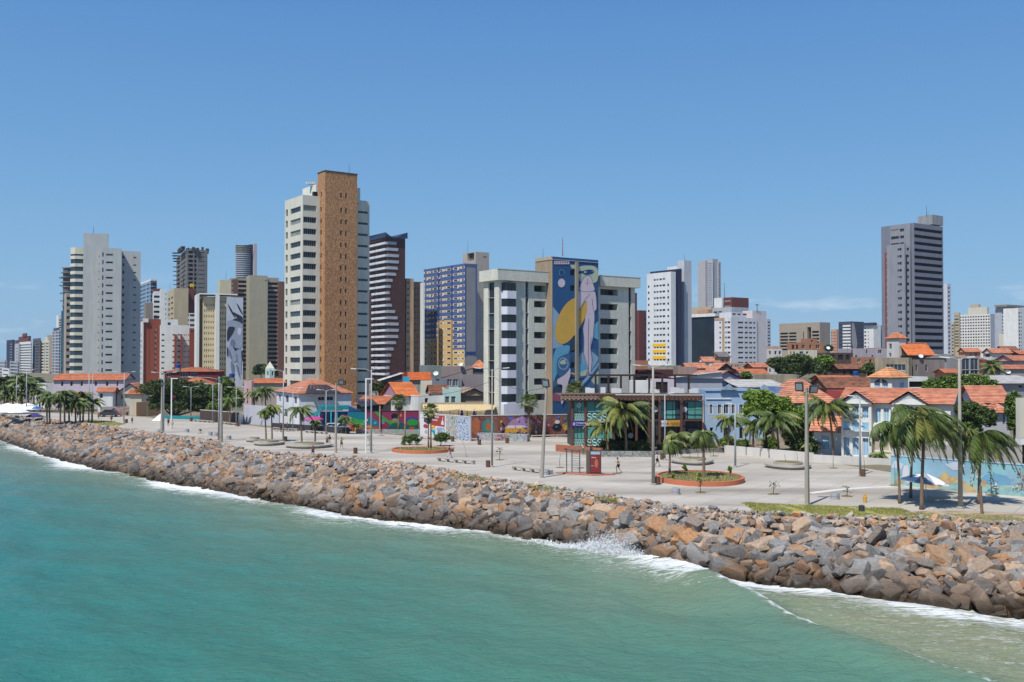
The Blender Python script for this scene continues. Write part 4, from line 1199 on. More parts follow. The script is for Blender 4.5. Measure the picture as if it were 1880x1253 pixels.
striped("thin blue-white tower peeking out right of the white office block",1408.5,1407,1415,586,900,25,pgrey,592,16,3.0,None,[(1409.5,1414,1.3,"blue")])
b=Bld("concrete_office","broad beige concrete office block with deep horizontal window bays",1505,700,592,35,cat="office building")
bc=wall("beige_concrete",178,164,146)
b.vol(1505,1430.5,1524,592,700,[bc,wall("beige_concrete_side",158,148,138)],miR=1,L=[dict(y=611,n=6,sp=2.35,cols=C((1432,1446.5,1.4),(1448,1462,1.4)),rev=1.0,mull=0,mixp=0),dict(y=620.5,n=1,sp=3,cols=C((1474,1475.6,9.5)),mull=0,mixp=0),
      dict(y=617,n=1,sp=3,cols=C((1482,1489,13)),rev=2,mull=0,mixp=0),dict(y=609.5,n=5,sp=2.5,cols=C((1490.5,1503.5,1.5)),rev=1.0,mull=0,mixp=0)],par=.5)
striped("slim pinkish tower between the concrete office and the dark striped tower",1536,1525.5,1539.5,605,980,35,salmon,611,9,3.0,[(1526,1527.8,1.2),(1530,1535,.7,"curt")],None)
b=striped("dark tower with a bright stack of white balconies left of the grey landmark tower",1563,1539.5,1586,590.5,900,35,wall("slate_blue_panel",70,78,98),598,12,3.6,[(1541,1546,2.0,"blue")],[(1573,1584,1.4,"blue")],mixp=.1,fr="d")
fl=b.lastL
for i in range(13):b.band(fl,fl.px(1548),fl.px(1562),b.z(1563,598+i*5.8+2.2),b.z(1563,598+i*5.8-1.1),.9,white)
fR=b.lastR;mb=MB()
pts=[(1563.3,592),(1568,594),(1573,625),(1573,640),(1563.3,640)]
px2x,y2z=facemap(b,fR,0,0)
art(b,fR,[(0,pts)],[wall("grey_curve_panel",176,168,170)],px2x,y2z,out0=.2)
b=striped("pair of white towers with dark caps just left of the grey landmark tower",1604,1585,1617,596,940,35,white,603,10,3.5,[(1586.5,1590,1.6),(1593,1594.5,1.6)],None,caps=[(1603,1584,1610,592.5,597,938,navy)])
b.vol(1618,1617,1622.5,598,950,[wall("bluegrey_slab",120,134,158)],wL=8,par=0,name="rear_slab")
d=420.0
b=Bld("grey_tower","tall dark grey tower with continuous ribbon windows and a round concrete drum on top",1677,d,410,35,cat="office building")
g_=wall("slate_tile",152,154,162);g2_=wall("slate_tile_dark",132,136,150)
b.vol(1671,1634,1679,410,d+.5,[g_],L=dict(y=421,n=3,sp=3.0,cols=C((1635.5,1650,1.3),(1652,1659.5,1.3)),mixp=.2),par=.5,name="wall")
z=0
b.vol(1678,1676,1731,409.5,d,[g2_],R=dict(y=420.5,n=19,sp=3.0,cols=C((1678.4,1730.3,1.35,"void")),mixp=0,fr="d",mull=8,rev=.7),wL=16,par=.6,name="banded_wall")
b.vol(1660.5,1628,1662.5,447.5,d-2.5,[g_],L=dict(y=457.5,n=15,sp=3.0,cols=C((1647.5,1650.8,.9),(1651,1655,1.2)),mixp=.2,mull=0),par=.4,name="lower_wall")
b.vol(1670.5,1661,1671.5,452,d-.8,[g_],L=dict(y=457.5,n=15,sp=3.0,cols=C((1664.3,1668.4,1.25)),mixp=.2,mull=0),par=.4,name="lower_wall")
b.vol(1629,1624,1630,464,d+9,[wall("rust_panel",140,84,76)],L=dict(y=470,n=13,sp=3.0,cols=C((1626.3,1628,1.3,"curt"))),name="side_strip",par=0)
drum=wall("drum_concrete",156,158,162,stain=.3)
b.vol(1712,1684,1731.5,394.5,d+8,[drum],yb=412,name="roof_drum",par=0)
b.antenna(1701,378,396,d+10,.12);b.antenna(1704,388,396,d+10,.08)
striped("white slim tower with a column of dark windows immediately right of the grey landmark tower",1739,1731,1745.5,521,620,35,wall("slim_white",206,210,220,.85),529,19,2.55,None,[(1740.5,1743.8,1.2)])
b=Bld("white_hotel","broad white hotel block with a dense grid of windows on the right skyline",1818,950,576,35,cat="hotel")
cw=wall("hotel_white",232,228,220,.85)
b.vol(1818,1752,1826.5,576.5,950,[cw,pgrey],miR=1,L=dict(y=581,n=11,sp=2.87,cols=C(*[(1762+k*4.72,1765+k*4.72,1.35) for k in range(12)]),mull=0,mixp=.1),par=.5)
b.vol(1761,1751,1763,574,946,[beige],L=dict(y=581,n=11,sp=2.87,cols=C((1752,1760,1.3)),mull=0,mixp=.2),par=.3,name="balcony_wing")
b.vol(1812,1777,1816,564,962,[cream],yb=577,name="penthouse",par=.3)
b.vol(1797,1782,1800,559,970,[beige],yb=565,name="roof_drum",par=0)
striped("tan and white block edge left of the white hotel",1751,1746,1753,593,900,35,beige,598,12,3,[(1747,1750.4,1.2)],None)
b=striped("grey tower under construction with white balconies right of the white hotel",1846,1826,1866,563,880,35,pgrey,569,12,3.05,[(1839.5,1845.4,1.4)],[(1856,1859,18,"blue")],mixp=.1)
b.vol(1848,1826,1882,559.5,876,[conc],yb=563,name="unfinished_deck",par=0)
b.vol(1848,1834,1850,613,860,[cream],name="lower_block",par=0)
b.vol(1852,1850,1867,622,865,[pink],R=dict(y=628,n=3,sp=4,cols=C((1853,1865,2.6,"mid"))),name="lower_block",par=0,wL=8)
b=striped("white tower with red balcony shadows cut off by the right edge of the picture",1869,1866.5,1905,566,780,35,white,575,14,2.9,None,[(1870,1873,1.5,"dark"),(1874,1876,1.0,"curt"),(1884,1898,1.4)],wL=12)
# ------------------------------------------------------------------ the mural building
d=182.0
b=Bld("mural_building","eight-storey pale tiled building with a tall blue, yellow and pink figure mural on its centre",916,d,506,35)
tl=wall("pale_tile",222,222,208);tl2=wall("pale_tile_side",226,224,208)
def tile_grid(m,sc=1.0):
    n=m.node_tree;L=n.links;p=n.nodes["Principled BSDF"];src=p.inputs["Base Color"].links[0].from_socket
    tc=n.nodes.new("ShaderNodeTexCoord");sp=n.nodes.new("ShaderNodeSeparateXYZ");L.new(tc.outputs["Object"],sp.inputs[0])
    ad=n.nodes.new("ShaderNodeMath");ad.operation='ADD';L.new(sp.outputs["X"],ad.inputs[0]);L.new(sp.outputs["Y"],ad.inputs[1])
    cb=n.nodes.new("ShaderNodeCombineXYZ");L.new(ad.outputs[0],cb.inputs[0]);L.new(sp.outputs["Z"],cb.inputs[1])
    br=n.nodes.new("ShaderNodeTexBrick");br.offset=0;br.inputs["Scale"].default_value=sc
    br.inputs["Brick Width"].default_value=0.55;br.inputs["Row Height"].default_value=0.37;br.inputs["Mortar Size"].default_value=0.022
    br.inputs["Color1"].default_value=(.94,.94,.94,1);br.inputs["Color2"].default_value=(1.05,1.05,1.05,1);br.inputs["Mortar"].default_value=(.74,.74,.74,1)
    L.new(cb.outputs[0],br.inputs["Vector"])
    mx=n.nodes.new("ShaderNodeMixRGB");mx.blend_type='MULTIPLY';mx.inputs["Fac"].default_value=1
    L.new(src,mx.inputs["Color1"]);L.new(br.outputs[0],mx.inputs["Color2"]);L.new(mx.outputs[0],p.inputs["Base Color"])
tile_grid(tl);tile_grid(tl2)
SPm=2.96
def m_R(b,f,d,u0):
    hs=[]
    for i in range(8):
        z=PD(u0,526.5+i*29.25,d).z-b.zg
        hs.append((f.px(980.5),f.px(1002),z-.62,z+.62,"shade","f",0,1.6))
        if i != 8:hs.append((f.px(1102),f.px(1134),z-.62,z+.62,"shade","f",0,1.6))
    z1=PD(u0,515,d).z-b.zg
    for i in range(8):
        hs.append((f.px(964.8),f.px(970.2),z1-29.25*d/F*(i+1) +.06,z1-29.25*d/F*i,"blue","d",0,.35))
        hs.append((f.px(1154),f.px(1158.8),z1-29.25*d/F*(i+1) +.06,z1-29.25*d/F*i,"dark","d",0,.35))
    return hs
def m_L(b,f,d,u0):
    z1=PD(u0,517,d).z-b.zg
    return [(f.px(896.5),f.px(907.5),z1-29.25*d/F*(i+1) +.06,z1-29.25*d/F*i,random.choice(["blue","dark"]),"d",1,.35) for i in range(8)]
b.vol(916,888,1165.5,509,d,[tl2,tl],miR=1,R=m_R,L=m_L,name="wall",rev=.3)
fR,fL=b.lastR,b.lastL
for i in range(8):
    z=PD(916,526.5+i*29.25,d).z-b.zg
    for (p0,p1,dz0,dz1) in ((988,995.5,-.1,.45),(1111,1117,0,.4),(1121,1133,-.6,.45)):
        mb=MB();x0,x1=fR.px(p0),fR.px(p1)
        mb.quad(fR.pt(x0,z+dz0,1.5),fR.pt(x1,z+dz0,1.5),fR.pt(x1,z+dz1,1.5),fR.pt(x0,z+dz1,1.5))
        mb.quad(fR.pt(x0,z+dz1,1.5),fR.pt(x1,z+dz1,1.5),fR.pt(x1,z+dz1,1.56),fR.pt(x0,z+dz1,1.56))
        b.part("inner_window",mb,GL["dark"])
zp0,zp1=b.z(925,515),b.z(925,494.8)
c=fR.s
o_=.75
WR,WL=fR.w,fL.w
xt=fR.px(1003)
mb=MB();mb.box(c.x-o_,c.x+xt,c.y-o_,c.y+.3,zp0,zp1);mb.box(c.x-o_,c.x+.3,c.y+.3,c.y+WL+.4,zp0,zp1);b.part("parapet",mb,tl2)
xt2=fR.px(1098)
mb=MB();mb.box(c.x+xt2,c.x+WR+.9,c.y-o_,c.y+.3,zp0,zp1);mb.box(c.x+WR+.6,c.x+WR+.9,c.y+.3,c.y+WL,zp0,zp1);b.part("parapet",mb,tl2)
cap=wall("parapet_cap",226,224,214)
mb=MB();mb.box(c.x-o_-.06,c.x+xt,c.y-o_-.06,c.y-o_+.3,zp1,zp1+.1);mb.box(c.x+xt2,c.x+WR+.96,c.y-o_-.06,c.y-o_+.3,zp1,zp1+.1);b.part("coping",mb,cap)
x0,x1=fR.px(920.5),fR.px(943)
lil=wall("bay_lilac_white",222,222,230,.85)
z=b.z(916,518)
for i in range(9):
    zc=b.z(916,526.5)-i*SPm
    q0,q1=x0,x1
    def bay(z0,z1,m,nm,out=.9,ins=0.0):
        mb=MB();A=[(q0+ins,0),(q0+.75+ins,-out),(q1-ins,-out),(q1-ins,0)]
        P=[(c.x+a_[0],c.y+a_[1]) for a_ in A]
        for k in range(3):mb.quad((*P[k],z0),(*P[k+1],z0),(*P[k+1],z1),(*P[k],z1),0)
        mb.quad(*[(*p,z1) for p in P]);mb.quad(*[(*p,z0) for p in P[::-1]])
        return b.part(nm,mb,m)
    if i<8:bay(zc-.75,zc+.75,GL["dark"],"bay_window",.82,.05)
    bay(zc-SPm+.75,zc-.75,lil,"bay_spandrel")
    if i<8:
        for t in (.33,.66):
            xx=q0+.75+(q1-q0-.75) *t
            mb=MB();mb.box(c.x+xx-.04,c.x+xx+.04,c.y-.88,c.y-.8,zc-.75,zc+.75);b.part("mullion",mb,m_framed)
dT=186.8
stone=wall("stone_cladding",168,148,124,stain=.25)
mg=wall("mural_blue_ground",46,92,136,.85,stain=.1)
def mt_R(b,f,d,u0):
    hs=[]
    for yy in (498.5,527.5,555,583.5,612,641,671,699):
        z=PD(u0,yy,d).z-b.zg
        hs.append((f.px(1046.5),f.px(1054.8),z-.55,z+.55,"dark","d",1,.3))
    for yy in (535.5,564,592.5,621,649,677.5,706):
        z=PD(u0,yy,d).z-b.zg
        hs.append((f.px(1092),f.px(1095.6),z-.24,z+.24,"dark","d",0,.2))
    return hs
b.vol(1014,1003.5,1098.5,471.5,dT,[stone,mg],miR=1,R=mt_R,name="mural_wall",wL=5.5,par=.4)
f=b.lastR;fLm=b.lastL
zc0,zc1=b.z(1014,472),b.z(1014,465.5)
mb=MB();cc=f.s;W_=f.w
A=[(cc.x-.1,cc.y-.12,zc0),(cc.x+W_+.1,cc.y-.12,zc0),(cc.x+W_+.1,cc.y+1.0,zc1),(cc.x-.1,cc.y+1.0,zc1),(cc.x-.1,cc.y+5.4,zc1),(cc.x+W_+.1,cc.y+5.4,zc1),(cc.x-.1,cc.y+5.4,zc0),(cc.x+W_+.1,cc.y+5.4,zc0)]
mb.quad(A[0],A[1],A[2],A[3]);mb.quad(A[3],A[2],A[5],A[4]);mb.poly([A[6],A[0],A[3],A[4]]);mb.poly([A[1],A[7],A[5],A[2]]);b.part("crown",mb,wall("crown_concrete",182,172,150))
b.vol(1012,994.5,1014,471,dT+5,[wall("terracotta_side",196,118,84)],yb=494,wR=2,par=0,name="side_box")
b.vol(996,988.5,1000,474,dT+9,[cream],yb=495,par=0,name="roof_box")
b.antenna(1033,436,468,dT+2,.09,wall("red_mast",176,60,60));b.antenna(997,456,476,dT+8,.05)
b.band(f,f.px(1055.2),f.px(1059.6),0.5,b.z(1014,471.5)-.2,.45,wall("rib_concrete",160,152,134,stain=.3),name="concrete_rib")
px2x,y2z=facemap(b,f,0,0)
M1=[mat("mural_navy",S(30,78,124),var=.1),mat("mural_yellow",S(226,180,84),var=.08),mat("mural_pink",S(226,208,216),var=.05),mat("mural_palegreen",S(196,206,180),var=.06),
      mat("mural_skyblue",S(108,176,206),var=.08),mat("mural_steel",S(72,112,150),var=.1),mat("mural_line",S(70,62,92),var=.05),mat("mural_rose",S(160,92,112),var=.1),mat("mural_slate",S(52,74,98),var=.1),mat("mural_palesteel",S(150,182,206),var=.08)]
def outline(pts,w=.9):
    """thin painted line following pts, as quads"""
    out=[]
    for a_,b_ in zip(pts[:-1],pts[1:]):
        dx,dy=b_[0]-a_[0],b_[1]-a_[1];l=math.hypot(dx,dy) or 1;nx,ny=-dy/l*w/2,dx/l*w/2
        out.append((6,[(a_[0] +nx,a_[1] +ny),(b_[0] +nx,b_[1] +ny),(b_[0]-nx,b_[1]-ny),(a_[0]-nx,a_[1]-ny)]))
    return out
MP=[]
MP += [(9,[(1014.6,563),(1026,577),(1034,640),(1014.6,640)])]
MP += [(5,[(1060,640),(1098,640),(1098,690),(1070,704),(1060,704)])]
MP += [(4,[(1014.6,640),(1046,632),(1046,646),(1020,690),(1014.6,708)])]
MP += [(9,[(1060,655),(1078,640),(1098,655),(1098,662),(1060,720)])]
MP += [(4,[(1088,597),(1098,590),(1098,625),(1086,618)])]
MP += [(5,[(1014.6,700),(1098,690),(1098,716),(1014.6,716)])]
MP += [(8,[(1014.6,709),(1030,706),(1045,713),(1098,716),(1098,742),(1014.6,742)])]
MP += [(7,[(1014.6,722),(1036,726),(1030,738),(1014.6,736)])]
MP += [(3,[(1084,698),(1098,680),(1098,706),(1090,706)])]
MP += [(3,[(1060.4,488),(1098,488),(1098,519),(1080,521),(1066,520),(1060.4,506)])]
MP += [(3,[(1046.5,486.6),(1055,486.6),(1055,494),(1049,493)])]
MP += [(1,ell(1044,590,21,45,26,22)),(1,[(1048,560),(1081,540),(1083,545),(1076,580),(1058,612),(1050,620)])]
MP += [(8,[(1046.5,626),(1068,604),(1060,640),(1046.5,646)])]
MP += [(2,ell(1030.6,520,6.6,8.2,18)),(9,ell(1031,501,5.2,5.8,16)),(0,ell(1031,501,4.6,5.2,16))]
MP += [(2,[(1017,479.5),(1045,479.5),(1045,485.5),(1017,485.5)])]
for k in range(6):MP += [(7,ell(1020+4.3*k,482.5,1.3,1.7,8))]
MP += [(0,[(1061,498),(1070,498),(1080,495),(1088,496),(1091,500),(1084,504),(1074,505),(1068,501),(1061,505)]),(3,ell(1074,500,2.6,1.6,8)),(9,ell(1087,499,.9,.9,8))]
MP += [(2,[(1072,509),(1076,506),(1081,506),(1085,510),(1090,525),(1092,533),(1085,536),(1070,536),(1062,533),(1065,522)])]
MP += [(2,[(1062,533),(1085,536),(1092,535),(1094,548),(1095,568),(1090,573),(1091,585),(1089,605),(1088,620),(1083,640),(1086,660),(1084,680),(1083,694),(1077,697),(1075,690),(1076,668),(1070,648),(1071,625),(1069,604),(1073,585),(1078,568),(1076,548),(1062,572),(1060.5,545)])]
MP += outline([(1072,509),(1065,522),(1062,533),(1070,536),(1085,536),(1092,533),(1085,510),(1081,506),(1076,506),(1072,509)],.55)
MP += outline([(1078,512),(1078,522),(1076,525)],.5) +outline([(1074,520),(1076.5,520)],.6) +outline([(1080,520),(1082.5,520)],.6) +outline([(1082,540),(1072,552),(1064,570)],.55) +outline([(1080,585),(1079,620),(1079.5,690)],.55)
MP += outline([(1092,535),(1094,548),(1095,568),(1090,573),(1087,560),(1086,548)],.55) +outline([(1073,585),(1069,604),(1071,625),(1070,648),(1076,668),(1075,690),(1077,697),(1083,694)],.55) +outline([(1091,585),(1089,605),(1088,620),(1083,640),(1086,660),(1083,694)],.55) +outline([(1084,618),(1083,636),(1087,628)],.5)
MP += [(5,[(1021,660),(1034,652),(1046,648),(1046,676),(1036,696),(1022,692)]),(9,ell(1033,668,9.5,11.5,18)),(5,ell(1033,668,7.8,9.6,18)),(3,[(1026,664),(1038,659),(1036,664),(1040,668),(1028,670)])]
MP += [(2,[(1021,697),(1034,690),(1042,682),(1046,674),(1046,690),(1042,700),(1040,712),(1036,722),(1032,742),(1028,742),(1030,722),(1032,706),(1022,706)])]
MP += [(4,[(1060,666),(1078,671),(1075,684),(1060,688)]),(3,[(1062,684),(1078,678),(1074,690),(1062,691)])]
MP += [(1,[(1046.5,684),(1055,686),(1055,689),(1046.5,686.5)]),(9,[(1066,702),(1090,676),(1098,664),(1098,670),(1080,696),(1062,712)])]
art(b,f,MP,M1,px2x,y2z,out0=.02,step=.0025)
b.band(fR,fR.px(920),fR.px(963),0,b.z(916,742),.95,lil,name="plinth")
# ------------------------------------------------------------------ roofs and houses
def tiles(name,c1,c2,c3):
    m=mat(name,c1,rough=.85,var=.12,scale=.5,island=.14,col2=c2,c2scale=1.1)
    return m
t_or=tiles("clay_tile_orange",S(222,148,108),S(200,122,88),None);t_br=tiles("clay_tile_weathered",S(168,112,84),S(122,90,74),None)
t_pk=tiles("clay_tile_salmon",S(220,154,122),S(198,130,102),None);t_new=tiles("clay_tile_new",S(236,142,84),S(222,124,72),None)
t_gr=tiles("fibre_cement_roof",S(158,154,150),S(128,122,116),None);t_wh=tiles("white_sheet_roof",S(226,224,220),S(206,202,196),None)
t_mot=mat("mottled_roof",S(150,110,86),var=.3,scale=2.0,col2=S(206,192,172),c2scale=2.6,rough=.9)
def courses(mb,e0,e1,r0,r1,step=.42,mi=0):
    """tile courses from the eave e0-e1 up to the ridge r0-r1, each overlapping the one below"""
    e0,e1,r0,r1=map(Vector,(e0,e1,r0,r1))
    ln=((r0+r1) /2-(e0+e1) /2).length;n=max(3,min(26,int(ln/step)))
    nr=(e1-e0).cross((r0+r1) /2-(e0+e1) /2)
    nr=nr.normalized() if nr.length>1e-6 else Vector((0,0,1))
    if nr.z<0:nr=-nr
    for k in range(n):
        a,b_=k/n,(k+1) /n
        l0,l1=e0.lerp(r0,a) +nr*.07,e1.lerp(r1,a) +nr*.07
        h0,h1=e0.lerp(r0,b_),e1.lerp(r1,b_)
        mb.quad(l0,l1,h1,h0,mi)
        mb.quad(l0-nr*.09,l1-nr*.09,l1,l0,mi)
def roof(b,c,WR,WL,zt,kind,axis,rise,m,ov=.5,tm=None):
    """clay roof over the rectangle; c is the near corner in local metres"""
    X0,X1,Y0,Y1=c.x-ov,c.x+WR+ov,c.y-ov,c.y+WL+ov
    mb=MB();dz=-.12
    z=zt+dz
    xm,ym=(X0+X1) /2,(Y0+Y1) /2
    g=MB()
    if kind == "gable" and axis == "R":
        courses(mb,(X0,Y0,z),(X1,Y0,z),(X0,ym,zt+rise),(X1,ym,zt+rise));courses(mb,(X1,Y1,z),(X0,Y1,z),(X1,ym,zt+rise),(X0,ym,zt+rise))
        for x in (c.x,c.x+WR):q=MB();q.tri((x,c.y,zt),(x,c.y+WL,zt),(x,ym,zt+rise-.25));b.part("gable_wall",q,tm)
    elif kind == "gable":
        courses(mb,(X0,Y1,z),(X0,Y0,z),(xm,Y1,zt+rise),(xm,Y0,zt+rise));courses(mb,(X1,Y0,z),(X1,Y1,z),(xm,Y0,zt+rise),(xm,Y1,zt+rise))
        for y in (c.y,c.y+WL):q=MB();q.tri((c.x,y,zt),(c.x+WR,y,zt),(xm,y,zt+rise-.25));b.part("gable_wall",q,tm)
    elif kind == "hip":
        h=min(X1-X0,Y1-Y0) /2
        if X1-X0>Y1-Y0:A_,B_=(X0+h,ym,zt+rise),(X1-h,ym,zt+rise)
        else:A_,B_=(xm,Y0+h,zt+rise),(xm,Y1-h,zt+rise)
        P=[(X0,Y0,z),(X1,Y0,z),(X1,Y1,z),(X0,Y1,z)]
        if X1-X0>Y1-Y0:
            courses(mb,P[0],P[1],A_,B_);courses(mb,P[1],P[2],B_,B_);courses(mb,P[2],P[3],B_,A_);courses(mb,P[3],P[0],A_,A_)
        else:
            courses(mb,P[0],P[1],A_,A_);courses(mb,P[1],P[2],A_,B_);courses(mb,P[2],P[3],B_,B_);courses(mb,P[3],P[0],B_,A_)
    elif kind == "shedR":
        courses(mb,(X0,Y0,z),(X1,Y0,z),(X0,Y1,zt+rise),(X1,Y1,zt+rise))
        for x in (c.x,c.x+WR):g.tri((x,c.y,zt),(x,c.y+WL,zt),(x,c.y+WL,zt+rise-.1))
        g.quad((c.x+WR,c.y+WL,zt),(c.x,c.y+WL,zt),(c.x,c.y+WL,zt+rise-.1),(c.x+WR,c.y+WL,zt+rise-.1))
    elif kind == "shedL":
        courses(mb,(X0,Y1,z),(X0,Y0,z),(X1,Y1,zt+rise),(X1,Y0,zt+rise))
        for y in (c.y,c.y+WL):g.tri((c.x,y,zt),(c.x+WR,y,zt),(c.x+WR,y,zt+rise-.1))
    mb.quad((X0,Y0,z-.06),(X0,Y1,z-.06),(X1,Y1,z-.06),(X1,Y0,z-.06))
    b.part("roof",mb,m)
    if g.f:b.part("gable_wall",g,tm)
def house(label,u0,d,uL,uR,ye,wm,kind="gable",axis="R",rise=2.0,rm=None,a=35,L=None,R=None,wL=None,wR=None,name="house",cat="house",ov=.5,zg=None,group=None,gm=None,par=.3,miR=0,w2=None):
    b=Bld(name,label,u0,d,ye,a,cat=cat,group=group,zg=zg)
    b.vol(u0,uL,uR,ye,d,[wm,w2 or wm],L=L,R=R,wL=wL,wR=wR,par=par if kind == "flat" else 0,miR=1 if w2 else 0)
    if kind != "flat":roof(b,b.lastR.s,b.lastR.w,b.lastL.w,b.zref-b.zg,kind,axis,rise,rm or t_or,ov,gm or wm)
    return b
def W(y,cols,h=1.2,st="dark",fr="w",n=1,sp=3.0,mull=None,rev=.2):
    return dict(y=y,n=n,sp=sp,cols=C(*[(c0,c1,h) for c0,c1 in cols]),st=st,fr=fr,mixp=.15,mull=mull,rev=rev)
# ---- far left
house("long two-storey lilac building with an orange tiled roof behind the far palm group",99,262,85,227,697.5,pink,"gable","R",1.6,a=6,wL=10,R=[W(705,[(112,116),(129,133.5),(148,152),(174,178),(194.5,199),(214,217)],1.3)],name="long_building",cat="building",w2=pink)
house("small white building with three tall dark slits at the far left",84,268,68,86,705,white,"flat",a=35,L=[W(719,[(72.5,74.5),(76,78),(80,82)],1.7)],wR=5)
house("small house with orange roof behind the palms, blue sign on its side",180,240,171,207,719,white,"gable","R",1.0,a=12,wL=6,R=[W(727,[(183,189)],1.2,"blue")])
house("low orange-roofed annex under the lilac building",132,250,128,150,724,salmon,"shedR","R",.5,a=8,wL=3)
house("cream house with a wide sloping orange roof left of the big spreading tree",215,245,200,262,722,cream,"gable","L",2.4,a=12,wL=12,R=[W(730,[(222,225),(238,242)],.9)])
house("low cream lean-to with orange roof beside the orange gatehouse",238,232,233,260,723,cream,"shedR","R",.9,a=12,wL=4)
b=house("wine-red three-part building with thin orange eaves behind the big spreading tree",300,300,258,400,682,winered,"hip","R",1.2,t_pk,a=8,wL=14,R=[W(689,[(306,313),(330,345),(350,362)],1.3,"blue"),W(699,[(310,316),(334,340)],1.2)],L=[W(690,[(270,290)],1.6,"blue"),W(700,[(262,264),(267,269)],1.2,"curt")],name="building",cat="building")
house("house with an orange hipped roof just behind the crown of the big tree",325,262,322,386,706,salmon,"hip","R",1.9,a=8,wL=10)
house("narrow pink and white baroque church front beside the grey boundary wall",448,236,446.5,462,700,wall("church_pink",226,190,188),"flat",a=8,wL=4,R=[W(705,[(453.5,456)],1.6,n=3,sp=1.65*1.2)],name="chapel",cat="church")
b=Bld("church_tower","small pale green church steeple with a pointed roof beside the tall mosaic tower",495,330,677,30,cat="church")
b.vol(495,487,504,677,330,[mint],L=[W(686,[(490,493)],1.5)],R=[W(686,[(499,502)],1.5)],par=0)
c=b.lastR.s;WR,WL=b.lastR.w,b.lastL.w;zt=b.zref-b.zg;mb=MB();ap=(c.x+WR/2,c.y+WL/2,zt+2.4)
P=[(c.x,c.y,zt),(c.x+WR,c.y,zt),(c.x+WR,c.y+WL,zt),(c.x,c.y+WL,zt)]
for k in range(4):mb.tri(P[k],P[(k+1) % 4],ap)
b.part("spire",mb,cream)
house("long low house with orange roof and grey wall left of the mosaic tower base",466,258,463,522,703,wall("grey_plaster",170,160,154),"gable","R",1.1,a=5,wL=8)
house("white house with blue shuttered windows, orange hipped roof and solar panels",549,192,508,645,722,wall("white_house",232,232,238,.85),"hip","R",2.6,t_pk,a=28,L=[W(736,[(512,515.5),(524,530),(540,545)],1.5,"blue"),W(763,[(522,528),(540,545)],1.6,"blue")],
      R=[W(733,[(584,596),(600,612)],.75)],name="villa",zg=0)
b=Bld("solar_array","block of dark solar panels on the orange hipped roof of the white villa",560,190.5,708,8,cat="solar panels",zg=0)
def solar(b,q,nx,ny,m):
    a0,a1,a2,a3=[Vector(p) for p in q]
    for i in range(nx):
        for j in range(ny):
            def P(u,v):return a0.lerp(a1,u).lerp(a3.lerp(a2,u),v)
            g=.06
            u0,u1,v0,v1=(i+g) /nx,(i+1-g) /nx,(j+g) /ny,(j+1-g) /ny
            n_=(a1-a0).cross(a3-a0).normalized() *.05
            mb=MB();A_=[P(u0,v0),P(u1,v0),P(u1,v1),P(u0,v1)]
            mb.quad(*[p+n_ for p in A_]);
            for k in range(4):mb.quad(A_[k],A_[(k+1) % 4],A_[(k+1) % 4] +n_,A_[k] +n_)
            b.part("solar_panel",mb,m)
m_sol=mat("solar_cell",(0.028,0.032,0.045),rough=.3,var=.1,spec=.5)
def solar_px(b,pts,nx,ny):
    loc=[]
    for px,py,dd in pts:
        P=PD(px,py,dd);v=b.to_local(P);loc.append((v.x,v.y,P.z-b.zg))
    solar(b,loc,nx,ny,m_sol)
solar_px(b,[(560,723,188.5),(628,722,191.5),(600,707,195),(566,707,194)],7,4)
b=Bld("car_park_building","teal graffiti-painted car park building with a lettered sign board",590,183,752,5,cat="building",zg=0)
teal1=mat("graffiti_teal",S(36,130,150),var=.35,scale=.35,col2=S(24,78,140),c2scale=.45)
b.vol(590,566,660,756,183,[teal1],wL=3,par=0)
def letters(s,size,m,align='LEFT'):
    cu=bpy.data.curves.new("lettering",'FONT');cu.body=s;cu.size=size;cu.extrude=.01;cu.align_x=align;cu.align_y='CENTER';cu.resolution_u=2
    t=bpy.data.objects.new("lettering",cu);me=bpy.data.meshes.new_from_object(t);bpy.data.objects.remove(t);me.materials.clear();me.materials.append(m);return me
def text(b,s,px,py,dd,size,m,a=0.0,name="lettering",align='LEFT'):
    cu=letters(s,size,m,align);P=PD(px,py,dd);v=b.to_local(P)
    o=bpy.data.objects.new(name,cu);COL.objects.link(o);o.parent=b.root;o.location=(v.x,v.y,P.z-b.zg);o.rotation_euler=(math.pi/2,0,a)
    return o
tealb=mat("sign_teal",S(40,160,164),var=.05);navyp=mat("letter_navy",S(30,40,96),var=0);whp=mat("letter_white",(.75,.75,.75),var=0)
P=PD(586,752.5,182.4);v=b.to_local(P);mb=MB();w_=54*182.4/F;mb.box(v.x,v.x+w_,v.y-.12,v.y,P.z-b.zg,P.z-b.zg+.85);b.part("sign_board",mb,tealb)
text(b,"E ESTACIONAMENTO",588.5,748.3,182.1,.52,navyp)
for (pts,m) in ((((553,770),(586,752.5),(590,757),(566,775)),tealb),(((640,745),(668,757.5),(660,757.5),(640,757.5)),mat("graffiti_blue",S(30,84,150),var=.3,scale=.6))):
    mb=MB();q=[]
    for (px,py) in pts:P=PD(px,py,182.6);v=b.to_local(P);q.append((v.x,v.y,P.z-b.zg))
    mb.poly(q[::-1]);mb.poly([(x,y+.25,z) for x,y,z in q]);
    for k in range(4):mb.quad(q[k],q[(k+1) % 4],(q[(k+1) % 4][0],q[(k+1) % 4][1] +.25,q[(k+1) % 4][2]),(q[k][0],q[k][1] +.25,q[k][2]))
    b.part("painted_gable",mb,m)
